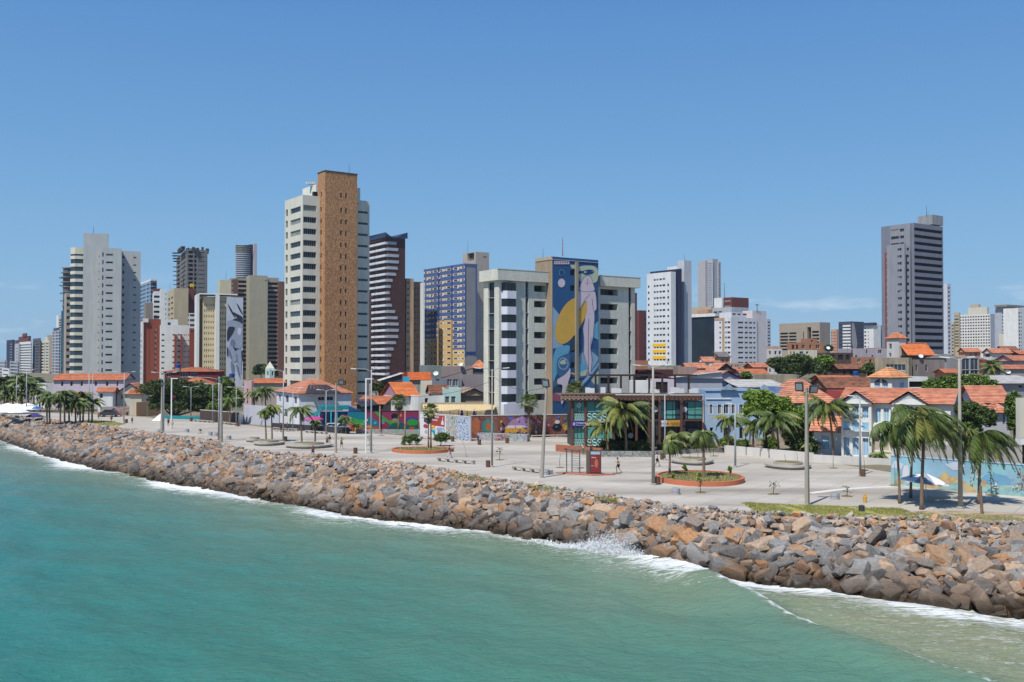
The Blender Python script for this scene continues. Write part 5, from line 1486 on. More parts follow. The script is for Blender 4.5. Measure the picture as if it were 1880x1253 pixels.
for i,(p0,p1,yt_,yb_,cc_) in enumerate(((588,594,757,775,S(60,40,80)),(598,606,762,776,S(20,30,60)),(607,609,756,785,S(60,190,210)),(618,620,758,784,S(50,170,200)),(578,584,762,790,S(110,110,90)),(630,640,762,776,S(150,60,110)),(646,658,757,764,S(190,90,130)))):
    mb=MB();P0=b.to_local(PD(p0,yb_,183));z0=PD(p0,yb_,183).z-b.zg;z1=PD(p0,yt_,183).z-b.zg;w_=(p1-p0) *183/F
    x=P0.x
    mb.box(x,x+w_,P0.y-.06-.3,P0.y-.02-.05,z0,z1);b.part("painted_panel",mb,mat("graffiti_panel_%s" % "abcdefg"[i],cc_,var=.5,scale=1.5))
house("orange lean-to roof carrying solar panels over a dark carport",655,192,643,704,741,m_framed,"shedR","R",1.3,t_or,a=-10,wL=5,name="carport",cat="carport",zg=0)
b=Bld("solar_array","tilted dark solar panels on the lean-to roof next to the colourful wall",650,190,745,-10,cat="solar panels",zg=0)
solar_px(b,[(664,748.5,189),(696,744,187),(684,733,192),(649,733.5,194)],6,2)
house("gabled house with bright orange roof and pink gable above the fan palm",731,200,703,766,727,wall("white_gable_house",230,228,226,.85),"gable","R",2.7,t_new,a=30,gm=wall("mauve_gable",176,140,160),zg=0)
house("blank white block between the bright orange roof and the mint house",768,196,757,790,727,white,"flat",a=22,R=[W(736,[(780,786)],1.0),W(750,[(784,796)],.8)],wL=10,wR=9,zg=0,name="white_block",cat="building")
house("weathered brown-roofed house behind the blank white block",793,204,775,822,722,white,"gable","R",1.6,t_br,a=10,wL=10,zg=0,R=[W(733,[(797,802)],1.2)])
b=house("mint green house with two windows and a brown mottled roof",815,196,814,846,714,mint,"flat",a=6,R=[W(736,[(817.5,825),(828.5,836.5)],1.7,"mid")],wL=12,zg=0)
house("long taupe side wall with a sagging mottled roof left of the mural building",846,199,845,892,725,taupe,"gable","L",1.3,t_mot,a=12,wL=12,zg=0,name="long_house")
house("dark shed with a pale curved sheet roof at the foot of the balcony tower",700,232,678,738,699,wall("dark_shed",70,74,82),"shedL","R",1.7,t_wh,a=10,wL=12,name="shed",cat="shed")
house("small rusty brick block at the foot of the balcony tower",738,262,734,761,684,brick,"flat",a=15,wL=8,name="brick_block",cat="building")
house("bright cyan water tank cube by the orange roof",740,222,738,749,692,wall("cyan_tank",60,180,216),"flat",a=8,wR=1.5,wL=1.5,name="water_tank",cat="water tank",zg=2.6,par=0)
house("low house with a broad orange roof behind the cyan tank",752,226,746,788,697,wall("grey_low_wall",170,168,160),"shedR","R",1.6,t_new,a=6,wL=8)
house("tall windowless grey-green concrete block in front of the blue tower's base",785,236,784,810,671,wall("greygreen_block",138,150,144),"flat",a=18,wL=9,R=[W(686,[(795,799)],1.3,"curt")],name="concrete_block",cat="building")
house("long pinkish grey blank-walled block in front of the blue tower",811,246,808,868,673,wall("mauve_render",160,146,144),"flat",a=8,wL=9,name="concrete_block",cat="building")
house("grey house with two tall white-framed windows above the mint house",793,214,791,848,696,wall("slate_house",130,136,146),"flat",a=4,wL=8,R=[W(703,[(821,829.5),(832,841)],1.5,"mid")],w2=wall("slate_house",130,136,146))
house("plain mauve-grey block right behind the mural building's left corner",843,218,842,892,689,wall("mauve_grey_block",150,142,146),"flat",a=4,wL=8,name="concrete_block",cat="building")
house("small cream block between the orange roofs and the grey house",772,214,768,793,700,cream,"flat",a=4,wL=6)
house("orange tiled rooftop shelter left of the mural building's upper floors",872,232,868,892,675,dkgrey,"hip","R",1.8,t_or,a=8,wL=5,name="rooftop_shelter",cat="shelter")
# ---- restaurant with the beige awning
b=Bld("restaurant","restaurant terrace under a pleated beige awning behind the painted wall",772,180,742,4,cat="restaurant",zg=0)
b.vol(772,771,912,741.5,187,[wall("restaurant_back",196,176,140)],wL=5,par=.2)
awn=mat("beige_awning",S(240,218,172,.85),var=.06,island=.04,rough=.7)
mb=MB();n_=46
for k in range(n_):
    def pt(t,back):
        px=776+(913-776) *t if back else 778+(906-778) *t
        dip=753+2.5*abs(math.sin(t*2.1*math.pi)) if not back else 743.5
        P=PD(px,dip,177.5 if not back else 185);v=b.to_local(P);return Vector((v.x,v.y,P.z-b.zg))
    t0,tm_,t1=k/n_,(k+.5) /n_,(k+1) /n_
    up=Vector((0,0,.16))
    mb.quad(pt(t0,0),pt(tm_,0) +up,pt(tm_,1) +up,pt(t0,1));mb.quad(pt(tm_,0) +up,pt(t1,0),pt(t1,1),pt(tm_,1) +up)
b.part("awning",mb,awn)
fr_=MB()
for k in range(9):
    P=PD(778+k*16,770,177.8);v=b.to_local(P);fr_=MB();fr_.tube([(v.x,v.y,0),(v.x,v.y,PD(800,754,177.8).z-b.zg)],.07,6);b.part("post",fr_,m_framed)
m_rail=m_framed
mb=MB();P0,P1=b.to_local(PD(771,760,176.6)),b.to_local(PD(912,760,176.6));zr=PD(800,759,176.6).z-b.zg
mb.tube([(P0.x,P0.y,zr),(P1.x,P1.y,zr)],.04,5);mb.tube([(P0.x,P0.y,zr-.5),(P1.x,P1.y,zr-.5)],.025,5);b.part("railing",mb,m_rail)
for k in range(24):
    t=k/23;mb=MB();x=P0.x+(P1.x-P0.x) *t;mb.tube([(x,P0.y,zr-1.1),(x,P0.y,zr)],.025,5);b.part("baluster",mb,m_rail)
m_blue=mat("royal_blue_canvas",S(20,50,200),var=.1)
for i,px in enumerate((848,870.5)):
    e=PD(px,770,178.6);o=empty("closed_umbrella",(e.x,e.y,0),["left one of the two folded blue parasols on the restaurant terrace","right one of the two folded blue parasols on the restaurant terrace"][i],"parasol","folded blue parasols")
    z0=PD(px,768,178.6).z;mb=MB();mb.lathe([(.04,z0),(.26,z0+.05),(.30,z0+.5),(.16,z0+1.3),(.02,z0+1.6)],10);mb.build("canopy",m_blue,o);mb=MB();mb.tube([(0,0,0),(0,0,z0+1.7)],.03,6);mb.build("pole",m_framed,o)
# ------------------------------------------------------------------ free-standing walls
def gwall(name,label,p0,p1,h,m,th=.25,cat="wall",capm=None,h1=None,zb=0.0,hz=None):
    A,B=G(*p0,zb),G(*p1,zb);d_=(B-A);L_=d_.length;rz=math.atan2(d_.y,d_.x)
    o=empty(name,(A.x,A.y,zb),label,cat,rz=rz)
    mb=MB();h1=h1 if h1 is not None else h
    P=[(0,0,-.1),(L_,0,-.1),(L_,th,-.1),(0,th,-.1),(0,0,h),(L_,0,h1),(L_,th,h1),(0,th,h)]
    for f in ((0,1,5,4),(1,2,6,5),(2,3,7,6),(3,0,4,7),(4,5,6,7)):mb.quad(*[P[i] for i in f])
    mb.build("wall_panel",m,o)
    if capm:
        mb=MB();mb.box(0,L_,-.05,th+.05,0,.1)
        for i,v in enumerate(mb.v):mb.v[i] =(v[0],v[1],v[2] +h+(h1-h) *v[0] /L_)
        mb.build("coping",capm,o)
    o["len"] =L_
    return o,L_,rz
def wall_art(o,L_,h,shapes,mats,out0=.02):
    """shapes: (material, [(fraction along, fraction up)]) painted on the near side"""
    for k,(mi,pts) in enumerate(shapes):
        mb=MB();mb.poly([(x*L_,-(out0+.002*k),z*h) for x,z in pts]);mb.build("painted_shape",mats[mi],o)
def graffiti(name,cols,sc=.5,stretch=(1,1,1),dist=1.5,sharp=True,seed=0.0):
    m=bpy.data.materials.new(name);m.use_nodes=True
    n=m.node_tree;L=n.links;p=n.nodes["Principled BSDF"];p.inputs["Roughness"].default_value=.8
    geo=n.nodes.new("ShaderNodeNewGeometry");mp=n.nodes.new("ShaderNodeMapping");mp.inputs["Scale"].default_value=stretch;mp.inputs["Location"].default_value=(seed,seed*2,0)
    t=n.nodes.new("ShaderNodeTexNoise");t.inputs["Scale"].default_value=sc;t.inputs["Detail"].default_value=3;t.inputs["Distortion"].default_value=dist;t.inputs["Roughness"].default_value=.6
    L.new(geo.outputs["Position"],mp.inputs[0]);L.new(mp.outputs[0],t.inputs["Vector"])
    cr_=n.nodes.new("ShaderNodeValToRGB");cr_.color_ramp.interpolation='CONSTANT' if sharp else 'LINEAR'
    while len(cr_.color_ramp.elements) <len(cols):cr_.color_ramp.elements.new(.5)
    for i,(e,c_) in enumerate(zip(cr_.color_ramp.elements,cols)):e.position=.30+.40*i/len(cols) if i else 0;e.color=(*c_,1)
    L.new(t.outputs["Fac"],cr_.inputs[0])
    t2=n.nodes.new("ShaderNodeTexNoise");t2.inputs["Scale"].default_value=sc*5;t2.inputs["Detail"].default_value=4;L.new(geo.outputs["Position"],t2.inputs["Vector"])
    mr=n.nodes.new("ShaderNodeMapRange");mr.inputs["To Min"].default_value=.75;mr.inputs["To Max"].default_value=1.2;L.new(t2.outputs["Fac"],mr.inputs["Value"])
    vm=n.nodes.new("ShaderNodeVectorMath");vm.operation='SCALE';L.new(cr_.outputs[0],vm.inputs[0]);L.new(mr.outputs[0],vm.inputs["Scale"])
    L.new(vm.outputs[0],p.inputs["Base Color"]);MATS[name] =m
    return m
wcap=wall("white_coping",220,216,208)
pw=[mat("paint_teal",S(20,120,136),var=.12),mat("paint_plum",S(146,56,92),var=.1),mat("paint_green",S(52,160,62),var=.12),mat("paint_rust",S(188,84,50),var=.15),mat("paint_darkteal",S(20,92,92),var=.1),
      mat("paint_black",S(36,26,34),var=.1),mat("paint_violet",S(72,72,150),var=.1),mat("paint_aqua",S(90,170,190),var=.1),mat("paint_orange",S(232,140,44),var=.1),mat("paint_olivegreen",S(104,150,60),var=.1),mat("paint_white",S(222,220,224),var=.05),mat("paint_skin",S(176,120,90),var=.1)]
o,L_,_=gwall("painted_wall","tall wall painted with plum, teal and green waves and a face behind the fan palm",(638,791.5),(769,790),3.5,pw[1],capm=wall("dark_cap",70,40,50),h1=3.55)
def blob(x0,x1,z0,z1,n=10,seed=1):
    r=random.Random(seed);cx_,cz_=(x0+x1) /2,(z0+z1) /2
    return [(cx_+(x1-x0) /2*math.cos(t) *r.uniform(.85,1),cz_+(z1-z0) /2*math.sin(t) *r.uniform(.85,1)) for t in [6.283*k/n for k in range(n)]]
sh=[(0,[(0,0),(.26,0),(.26,1),(0,1)]),(2,blob(0,.17,.35,.68,12,3)),(2,blob(.13,.26,.22,.6,12,4)),(3,[(0,0),(.3,0),(.2,.2),(.1,.34),(0,.42)]),(3,[(.26,0),(.5,0),(.44,.18),(.33,.24)]),
      (0,[(.28,.2),(.45,.2),(.42,.5),(.31,.74),(.28,.7)]),(8,blob(.26,.34,.12,.3,9,5)),(2,[(.37,1),(.42,1),(.54,.62),(.63,.4),(.66,.3),(.6,.3),(.5,.55),(.42,.8)]),(1,[(.42,.74),(.52,.5),(.56,.25),(.5,.2),(.44,.4)]),
      (7,blob(.475,.515,.34,.6,10,6)),(1,blob(.485,.505,.4,.54,8,7)),(4,[(.5,0),(.8,0),(.8,.3),(.72,.5),(.62,.34),(.56,.16)]),(9,[(.58,.52),(.7,.6),(.74,.42),(.62,.38)]),
      (5,blob(.6,.72,.56,.92,14,8)),(11,blob(.62,.70,.44,.66,12,9)),(7,blob(.625,.655,.52,.62,8,10)),(7,blob(.665,.695,.52,.62,8,10)),(8,blob(.72,.76,.7,.88,8,12)),(6,blob(.8,1.0,.42,.72,12,13)),(2,blob(.82,1.0,.2,.6,12,14)),(4,[(.78,0),(1,0),(1,.22),(.9,.26),(.8,.2)]),
      (3,blob(.86,.94,.05,.2,8,15)),(10,blob(.265,.285,.5,.62,7,16)),(7,blob(.22,.25,.35,.6,7,17)),(7,blob(.36,.41,.3,.5,6,18))]
wall_art(o,L_,3.5,sh,pw)
o,L_,_=gwall("painted_wall","lower stepped wall piece with teal paint left of the plum wall",(655,796),(770,797),.75,graffiti("graffiti_low_band",[S(200,180,190),S(120,170,150),S(190,150,150),S(150,160,180)],.6))
o,L_,_=gwall("mural_wall","white-edged wall with red, rainbow and blue-and-white lace patterns behind the twin palm",(771,801),(863,810.5),4.0,mat("mural_wall_white",S(226,222,226),var=.08),capm=wcap,h1=3.85)
lace=graffiti("graffiti_lace",[S(40,84,140),S(228,234,240),S(60,110,160),S(236,240,244),S(36,70,120)],1.3,dist=2.5,seed=3)
sea_m=graffiti("graffiti_reef",[S(40,90,130),S(220,150,110),S(80,180,190),S(230,200,180),S(60,130,150),S(228,120,90)],.9,dist=2,seed=7)
redp=mat("paint_brickred",S(170,66,58),var=.08);rb=graffiti("graffiti_rainbow",[S(230,120,60),S(240,220,90),S(60,190,200),S(40,120,170)],.5,(1,1,2.2),dist=.5,seed=2)
sh=[(0,[(.26,.52),(.51,.50),(.51,.97),(.22,.97),(.22,.6)]),(1,[(.22,.14),(.32,.14),(.32,.52),(.26,.52),(.22,.58)]),(2,[(.35,.16),(.51,.14),(.51,.46),(.35,.46)]),(3,[(.54,.03),(.76,.02),(.76,.97),(.54,.97)]),(2,[(.76,.02),(.99,.02),(.99,.97),(.76,.97)]),
      (4,blob(.08,.14,.6,.86,9,3)),(0,blob(.07,.18,.36,.56,9,4)),(5,blob(.1,.16,.12,.3,9,5)),(6,[(.44,.58),(.50,.58),(.49,.72),(.475,.78),(.485,.92),(.47,.9),(.465,.78),(.445,.7)])]
wall_art(o,L_,3.9,sh,[redp,rb,lace,sea_m,mat("paint_purple",S(96,60,110),var=.1),mat("paint_greyblue",S(170,176,196),var=.1),pw[10]])
bb=Bld("wall_lettering","white hand-painted words on the red panel of the mural wall",800,172,776,0,cat="lettering",zg=0)
a_w=math.atan2((G(863,810.5)-G(771,801)).y,(G(863,810.5)-G(771,801)).x)
wv=G(771,801).lerp(G(863,810.5),.24)
for s_,zz,sz,fr_ in (("ASSEMBLEIA",3.45,.42,.245),("KERRUL",2.95,.42,.27)):
    cu=letters(s_,sz,whp)
    P=G(771,801).lerp(G(863,810.5),fr_);nx_=Vector((math.sin(a_w),-math.cos(a_w),0)) *.07
    q=bpy.data.objects.new("lettering",cu);COL.objects.link(q);q.parent=bb.root
    v=bb.to_local(P+nx_);q.location=(v.x,v.y,zz-bb.zg);q.rotation_euler=(math.pi/2,0,a_w)
brg=graffiti("graffiti_brown",[S(120,64,48),S(150,78,60),S(92,60,56),S(160,110,90),S(130,70,60),S(96,92,120),S(170,96,60)],.55,(1,1,.9),dist=2.2,seed=5)
o,L_,_=gwall("graffiti_wall","long rust-brown wall covered in graffiti below the mural building",(863,805.5),(1050,800),3.75,brg,capm=wcap,h1=3.6)
gm=[mat("spray_rust",S(190,112,74),var=.2,scale=2),mat("spray_aqua",S(70,140,130),var=.3,scale=2),mat("spray_lilac",S(176,140,190),var=.2,scale=2),mat("spray_amber",S(214,160,60),var=.2,scale=2),mat("spray_dark",S(40,36,44),var=.2),mat("spray_white",S(226,214,214),var=.1),mat("spray_red",S(180,60,60),var=.2,scale=2),mat("spray_blue",S(90,110,190),var=.2)]
rg=random.Random(12);sh=[(0,blob(.01,.10,.12,.98,14,1)),(1,blob(.11,.24,.1,.92,14,2)),(0,blob(.15,.2,.3,.75,12,3)),(4,blob(.29,.44,.05,.4,12,4)),(3,[(.33,.2),(.58,.2),(.6,.45),(.46,.55),(.34,.5)]),(5,[(.34,.42),(.58,.40),(.56,.5),(.46,.56),(.36,.54)]),(2,[(.36,.55),(.6,.52),(.58,.85),(.5,.95),(.4,.8)]),(4,[(.35,.04),(.58,.04),(.54,.24),(.5,.12),(.46,.26),(.42,.12),(.38,.24)]),(7,blob(.36,.42,.78,.95,9,8)),(4,blob(.8,.9,.2,.6,12,10)),(5,blob(.82,.88,.55,.75,7,11)),(3,blob(.9,1,.2,.62,11,12)),(6,blob(.7,.78,.3,.55,10,13)),(4,blob(.93,.99,.05,.3,8,14)),(7,blob(.84,.88,.8,.95,7,15))]
for k in range(34):
    x,z=rg.uniform(.26,.98),rg.uniform(.1,.85);sh.append((rg.randrange(8),blob(x,x+rg.uniform(.01,.03),z,z+rg.uniform(.06,.22),6,100+k)))
wall_art(o,L_,3.7,sh,gm)
gr2=graffiti("graffiti_mint",[S(170,200,190),S(120,160,160),S(190,216,206),S(140,120,120),S(200,150,190),S(150,190,196)],1.0,dist=2.5,seed=9)
o,L_,_=gwall("low_painted_block","low pale painted block in front of the long graffiti wall",(876,808.5),(968,811.5),1.15,gr2,th=1.2,capm=None)
wall_art(o,L_,1.15,[(0,[(.36,.05),(.66,.05),(.66,.95),(.36,.95)])],[graffiti("graffiti_maroon",[S(110,70,72),S(196,180,180),S(128,82,80),S(110,66,70)],1.4,dist=3,seed=11)])
gwall("boundary_wall","dark brown wall with a pale top in front of the trees left of centre",(367,773.5),(437,779.5),2.35,wall("dark_brown_wall",82,70,66),capm=wcap)
gwall("boundary_wall","tall pale grey corrugated wall beside the white gate",(447,777.5),(512,783),3.85,wall("pale_grey_wall",196,198,208))
gwall("gate","white metal gate between dark brown wall and pale grey wall",(438,779.5),(447,777.5),2.0,m_framew,th=.06,cat="gate")
gwall("pool_edge","low teal-painted curved wall under the big spreading tree",(298,769),(367,771.5),.75,mat("teal_paint",S(40,140,150),var=.1))
gwall("painted_wall","faded pink and teal graffiti wall behind the dark parked car",(184,762.5),(250,761),1.95,graffiti("graffiti_faded",[S(160,180,170),S(206,150,140),S(170,186,176),S(196,110,104),S(190,200,196)],.5,seed=4))
gwall("gatehouse_wall","orange-beige gatehouse wall with pillars left of the big tree",(250,765),(296,762),3.3,wall("peach_wall",226,180,136))
gwall("hedge_wall","low dark wall and kerb in front of the car park",(500,787.5),(640,797),1.1,wall("dark_low_wall",62,64,70),th=.3)
gwall("flower_wall","white low wall behind the arched bicycle racks",(1330,833),(1492,848.5),1.15,wall("white_low_wall",216,212,206),th=.3)
gwall("flower_wall","grey-white low wall along the foot of the blue-shuttered villa",(1492,848.5),(1640,858),.95,wall("white_low_wall",216,212,206),th=.3)
A0,A1=(1636,890),(1900,914.5)
bs=mat("mural_sea_blue",S(150,188,208),var=.32,scale=.35,col2=S(150,206,214),c2scale=.25)
o,L_,_=gwall("sea_mural_wall","long low wall painted with a blue seascape, rocks and a white sailing boat",A0,A1,3.0,bs,capm=wall("pale_blue_cap",180,210,226))
lagoon=graffiti("graffiti_lagoon",[S(146,196,190),S(166,206,196),S(140,186,196),S(172,206,192)],.5,(1,1,2),dist=.5,sharp=False,seed=6)
rockp=graffiti("graffiti_rocks",[S(120,110,130),S(206,160,140),S(150,130,140),S(224,176,140),S(110,120,150)],1.6,dist=1.5,seed=8)
sandp=mat("paint_sand",S(214,190,130),var=.25,scale=1.5,col2=S(206,150,110),c2scale=1.2);cloudp=mat("paint_cloud",S(206,216,226),var=.1);deep=mat("paint_deepblue",S(122,176,208),var=.12,scale=.8)
sh=[(0,[(0,0),(1,0),(1,.28),(.8,.34),(.5,.3),(.3,.38),(0,.3)]),(5,[(.66,.36),(.7,.3),(.78,.3),(.84,.36),(.85,.5),(.82,.62),(.74,.66),(.68,.6),(.655,.48)]),(4,[(.40,.84),(.46,.66),(.52,.7),(.54,.86),(.48,.96)]),(4,[(.0,.6),(.08,.55),(.1,.75),(.03,.85)]),
      (2,[(.24,.02),(.28,.28),(.36,.4),(.40,.62),(.43,.46),(.52,.4),(.56,.2),(.62,.1),(.62,.02)]),(0,[(.36,.02),(.4,.2),(.5,.28),(.54,.1),(.53,.02)]),
      (2,blob(.655,.69,.22,.42,9,5)),(6,[(.735,.2),(.765,.19),(.75,.46)]),(7,[(.73,.17),(.77,.17),(.765,.2),(.735,.2)]),(2,blob(.02,.1,.05,.18,9,6)),(6,[(.085,.2),(.09,.5),(.10,.7),(.13,.72),(.14,.5),(.135,.25),(.15,.1),(.12,.12)])]
rg=random.Random(33)
for cx0,cx1,n_ in ((.57,.65,34),(.86,.99,60)):
    for k in range(n_):
        x,z=rg.uniform(cx0,cx1),rg.uniform(.14,.86);w_=rg.uniform(.006,.014);sh.append((rg.choice([1,1,2,4,7]),blob(x,x+w_,z,z+w_*7,7,300+k)))
wall_art(o,L_,3.0,sh,[lagoon,rockp,sandp,deep,cloudp,deep,pw[10],mat("paint_hull",S(120,80,60),var=.1)])
o,L_,_=gwall("roadside_wall","grey concrete garden wall behind the bent palms",(1640,872),(2300,902),3.6,wall("garden_wall",176,172,166,stain=.3))
# ------------------------------------------------------------------ timber and teal-glass pavilion
b=Bld("pavilion","two-storey timber pavilion with teal glass, white wave panels and a roof pergola",1052,146,737,3,cat="building",zg=0)
timber=wall("dark_timber",104,72,60);deck=wall("pavilion_floor",120,104,92)
D0=146.0
def pxl(p,dd=D0):v=b.to_local(PD(p,760,dd));return v
def zz(y,dd=D0):return PD(1100,y,dd).z-b.zg
b.vol(1052,1051,1127,737,D0+.6,[m_framed],wL=8,par=0,name="core_wall",roof=deck)
b.vol(1190,1189,1290,737,D0+1.2,[m_framed],wL=8,par=0,name="core_wall",roof=deck)
b.vol(1127,1126.5,1190,737,D0+5,[wall("dark_entrance",40,34,32)],wL=5,par=0,name="entrance_wall",roof=deck)
def pane(p0,p1,y0,y1,dd=D0,m=None,name="glass_pane",th=.08,g=.04):
    a_,c_=pxl(p0,dd),pxl(p1,dd);mb=MB();mb.box(a_.x+g,c_.x-g,a_.y-th,a_.y,zz(y1,dd) +g,zz(y0,dd)-g);return b.part(name,mb,m or GL["teal"])
for (p0,p1) in ((1053.5,1060),(1060,1067),(1067,1072.5),(1076.5,1092.5),(1092.5,1109),(1109,1124.5)):
    pane(p0,p1,737,758);pane(p0,p1,784,806)
for (p0,p1) in ((1212,1223.5),(1223.5,1235),(1235,1240),(1262.5,1276),(1276,1289)):
    pane(p0,p1,737,753,D0+.6);pane(p0,p1,753,769.5,D0+.6)
pane(1240,1249,737,769.5,D0+.6,GL["blue"])
for (p0,p1) in ((1212,1230),(1232,1248),(1262,1289)):pane(p0,p1,786,815,D0+.7,GL["dark"])
for p in (1050.5,1074.5,1126.5,1168,1191,1210.5,1250.5,1290.5):
    a_=pxl(p,D0-.1);mb=MB();mb.box(a_.x-.16,a_.x+.16,a_.y-.3,a_.y,0,zz(735));b.part("post",mb,timber)
for (p0,p1,y) in ((1051,1127,774.5),(1190,1291,772)):
    a_,c_=pxl(p0,D0-.1),pxl(p1,D0-.1);mb=MB();mb.box(a_.x,c_.x,a_.y-.22,a_.y,zz(y)-.12,zz(y) +.12);b.part("floor_beam",mb,timber if p0>1100 else wall("beam_light",200,180,160))
a_,c_=pxl(1030,D0-1.0),pxl(1292,D0-1.0)
for y0,y1 in ((724,726.5),(733.8,735.8)):
    mb=MB();mb.box(a_.x,c_.x,a_.y-.12,a_.y,zz(y1,D0-1),zz(y0,D0-1));b.part("frieze_rail",mb,timber)
n_=33
for k in range(n_):
    x0=a_.x+(c_.x-a_.x) *k/n_;x1=a_.x+(c_.x-a_.x) *(k+1) /n_;z0,z1=zz(733.8,D0-1),zz(726.5,D0-1)
    mb=MB();w_=.05
    lathm=wall("lath_timber_sunlit",206,176,156) if k<9 else wall("lath_timber_shaded",150,110,92)  # sunlight on the left stretch is painted in as paler laths, the rest shaded
    mb.quad((x0,a_.y-.06,z0),(x0+.1,a_.y-.06,z0),(x1,a_.y-.06,z1),(x1-.1,a_.y-.06,z1));mb.quad((x0,a_.y-.09,z1-0),(x1-.1,a_.y-.09,z0),(x1,a_.y-.09,z0),(x0+.1,a_.y-.09,z1))
    mb.box(x0-.04,x0+.04,a_.y-.08,a_.y,z0,z1);b.part("frieze_cross",mb,lathm)
mb=MB();mb.box(a_.x,c_.x,a_.y,a_.y+.1,zz(733.8,D0),zz(726.5,D0));b.part("frieze_back",mb,wall("frieze_dark",52,40,36))
mb=MB();mb.box(a_.x,c_.x,a_.y,a_.y+9.5,zz(726.5,D0),zz(725.2,D0));b.part("roof_deck",mb,deck)
mb=MB();r0_,r1_=pxl(1130,D0-1.1),pxl(1291,D0-1.1);mb.tube([(r0_.x,r0_.y,zz(725,D0)),(r1_.x,r1_.y,zz(725.4,D0)),(r1_.x,r1_.y,zz(775,D0))],.07,6);b.part("white_pipe",mb,white)
def s_wave(x0,w,z0,h,y):
    mb=MB()
    for s_ in (0,):
        for k in range(1):
            pts=[(x0+w*(.85 if t<.5 else .15) if False else x0+w*(.5+.38*math.cos(t*1.5*math.pi+.25*math.pi) *(1 if t<.5 else 1)),y,z0+h*(1-t)) for t in [i/11 for i in range(12)]]
    top=[(x0+w*(.5+.36*math.cos(a2)),y,z0+h*(.74+.24*math.sin(a2))) for a2 in [math.radians(x) for x in range(20,275,25)]]
    bot=[(x0+w*(.5+.36*math.cos(a2)),y,z0+h*(.26+.24*math.sin(a2))) for a2 in [math.radians(x) for x in range(90,-170,-25)]]
    mb.tube(top+bot,w*.085,5)
    return mb
wvm=wall("wave_panel_white",226,236,236,.85)
for (p0,p1,ns) in ((1053,1073,5),(1077,1125,5)):
    for (y0,y1) in ((759.5,772.5),(806.5,819)):
        a2,c2=pxl(p0),pxl(p1);w_=(c2.x-a2.x) /ns
        pane(p0,p1,y0,y1,D0,GL["teal"],"balustrade_glass")
        for k in range(ns):
            b.part("wave_ornament",s_wave(a2.x+w_*k,w_,zz(y1),zz(y0)-zz(y1),a2.y-.16),wvm)
blu=mat("sign_blue",S(28,40,140),var=.05)
sa,sb_=pxl(1050,D0-.5),pxl(1073,D0-.5);mb=MB();mb.box(sa.x,sb_.x,sa.y-.1,sa.y,zz(784,D0),zz(773,D0));b.part("blue_sign",mb,blu)
text(b,"CITINOVA",1056.6,777.8,D0-.65,.40,whp);text(b,"Fundação de Ciência",1056.6,781.5,D0-.65,.15,whp)
P=pxl(1053.6,D0-.62);mb=MB();mb.box(P.x-.14,P.x+.14,P.y-.02,P.y,zz(781),zz(775.5));b.part("sign_emblem",mb,mat("emblem_pink",S(206,170,200),var=0))
yl=mat("sign_ochre",S(206,160,72),var=.05);sa,sb_,sm=pxl(1211,D0-.2),pxl(1249.5,D0-.2),pxl(1224,D0-.2)
mb=MB();mb.box(sa.x,sm.x,sa.y-.1,sa.y,zz(783,D0),zz(772,D0));b.part("white_sign",mb,wall("sign_white",222,222,226));mb=MB();mb.box(sm.x,sb_.x,sa.y-.1,sa.y,zz(783,D0),zz(772,D0));b.part("ochre_sign",mb,yl)
text(b,"ELIMADA",1232,777.5,D0-.35,.42,mat("letter_brown",S(70,44,30),var=0));text(b,"A CASA",1213,778,D0-.35,.36,navyp)
text(b,"Ø",1063,745,D0-.2,.9,whp,align='CENTER')
for p,y,dd in ((1157.5,800,D0+3),(1203,752,D0+.5),(1256.5,752,D0+.5)):
    v=pxl(p,dd);mb=MB();z_=zz(y,dd);mb.poly([(v.x+.42*math.cos(t),v.y-.1,z_+.42*math.sin(t)) for t in [6.283*k/18 for k in range(18)]]);b.part("logo_disc",mb,wall("disc_grey",190,200,204))
mb=MB();v0,v1=pxl(1252.5,D0+.5),pxl(1261.5,D0+.5);mb.box(v0.x,v1.x,v0.y-.05,v0.y,zz(769),zz(737));b.part("patterned_panel",mb,graffiti("panel_print",[S(90,100,130),S(60,50,60),S(120,110,130),S(50,60,90)],1.2,dist=2))
pg=wall("pergola_timber",66,52,50);D1=D0+5
for p in (1093.5,1117,1140,1164.5,1192,1216,1239.5,1264.5):
    v=b.to_local(PD(p,720,D1));mb=MB();mb.box(v.x-.14,v.x+.14,v.y-.14,v.y+.14,zz(724,D0),zz(690,D1));b.part("pergola_post",mb,pg)
v0,v1=b.to_local(PD(1087,690,D1)),b.to_local(PD(1282,690,D1))
for dy in (0,2.2,4.4):
    mb=MB();mb.box(v0.x,v1.x,v0.y-.12+dy,v0.y+.12+dy,zz(691,D1),zz(688.4,D1));b.part("pergola_beam",mb,pg)
rk=random.Random(21)
for i,p in enumerate((1079,1086,1107,1128,1133,1137,1182,1199,1206,1236,1242,1252,1270,1276)):
    v=b.to_local(PD(p,722,D0+2.2));mb=MB();s_=rk.uniform(.32,.5);z0=zz(724,D0)
    mb.box(v.x-s_,v.x+s_,v.y-.2,v.y+.2,z0+.1,z0+.1+rk.uniform(.5,.95));mb.box(v.x-s_,v.x-s_+.08,v.y-.15,v.y+.15,z0,z0+.1);mb.box(v.x+s_-.08,v.x+s_,v.y-.15,v.y+.15,z0,z0+.1);b.part("air_conditioner",mb,m_ac)
gwall("brick_planter","low curved brick wall at the left foot of the pavilion",(1020,829),(1103,836.5),.95,graffiti("brick_courses",[S(170,96,70),S(196,120,84),S(150,86,66),S(206,150,116)],3.5,(1,1,3.5),dist=.4),th=.5,cat="planter")
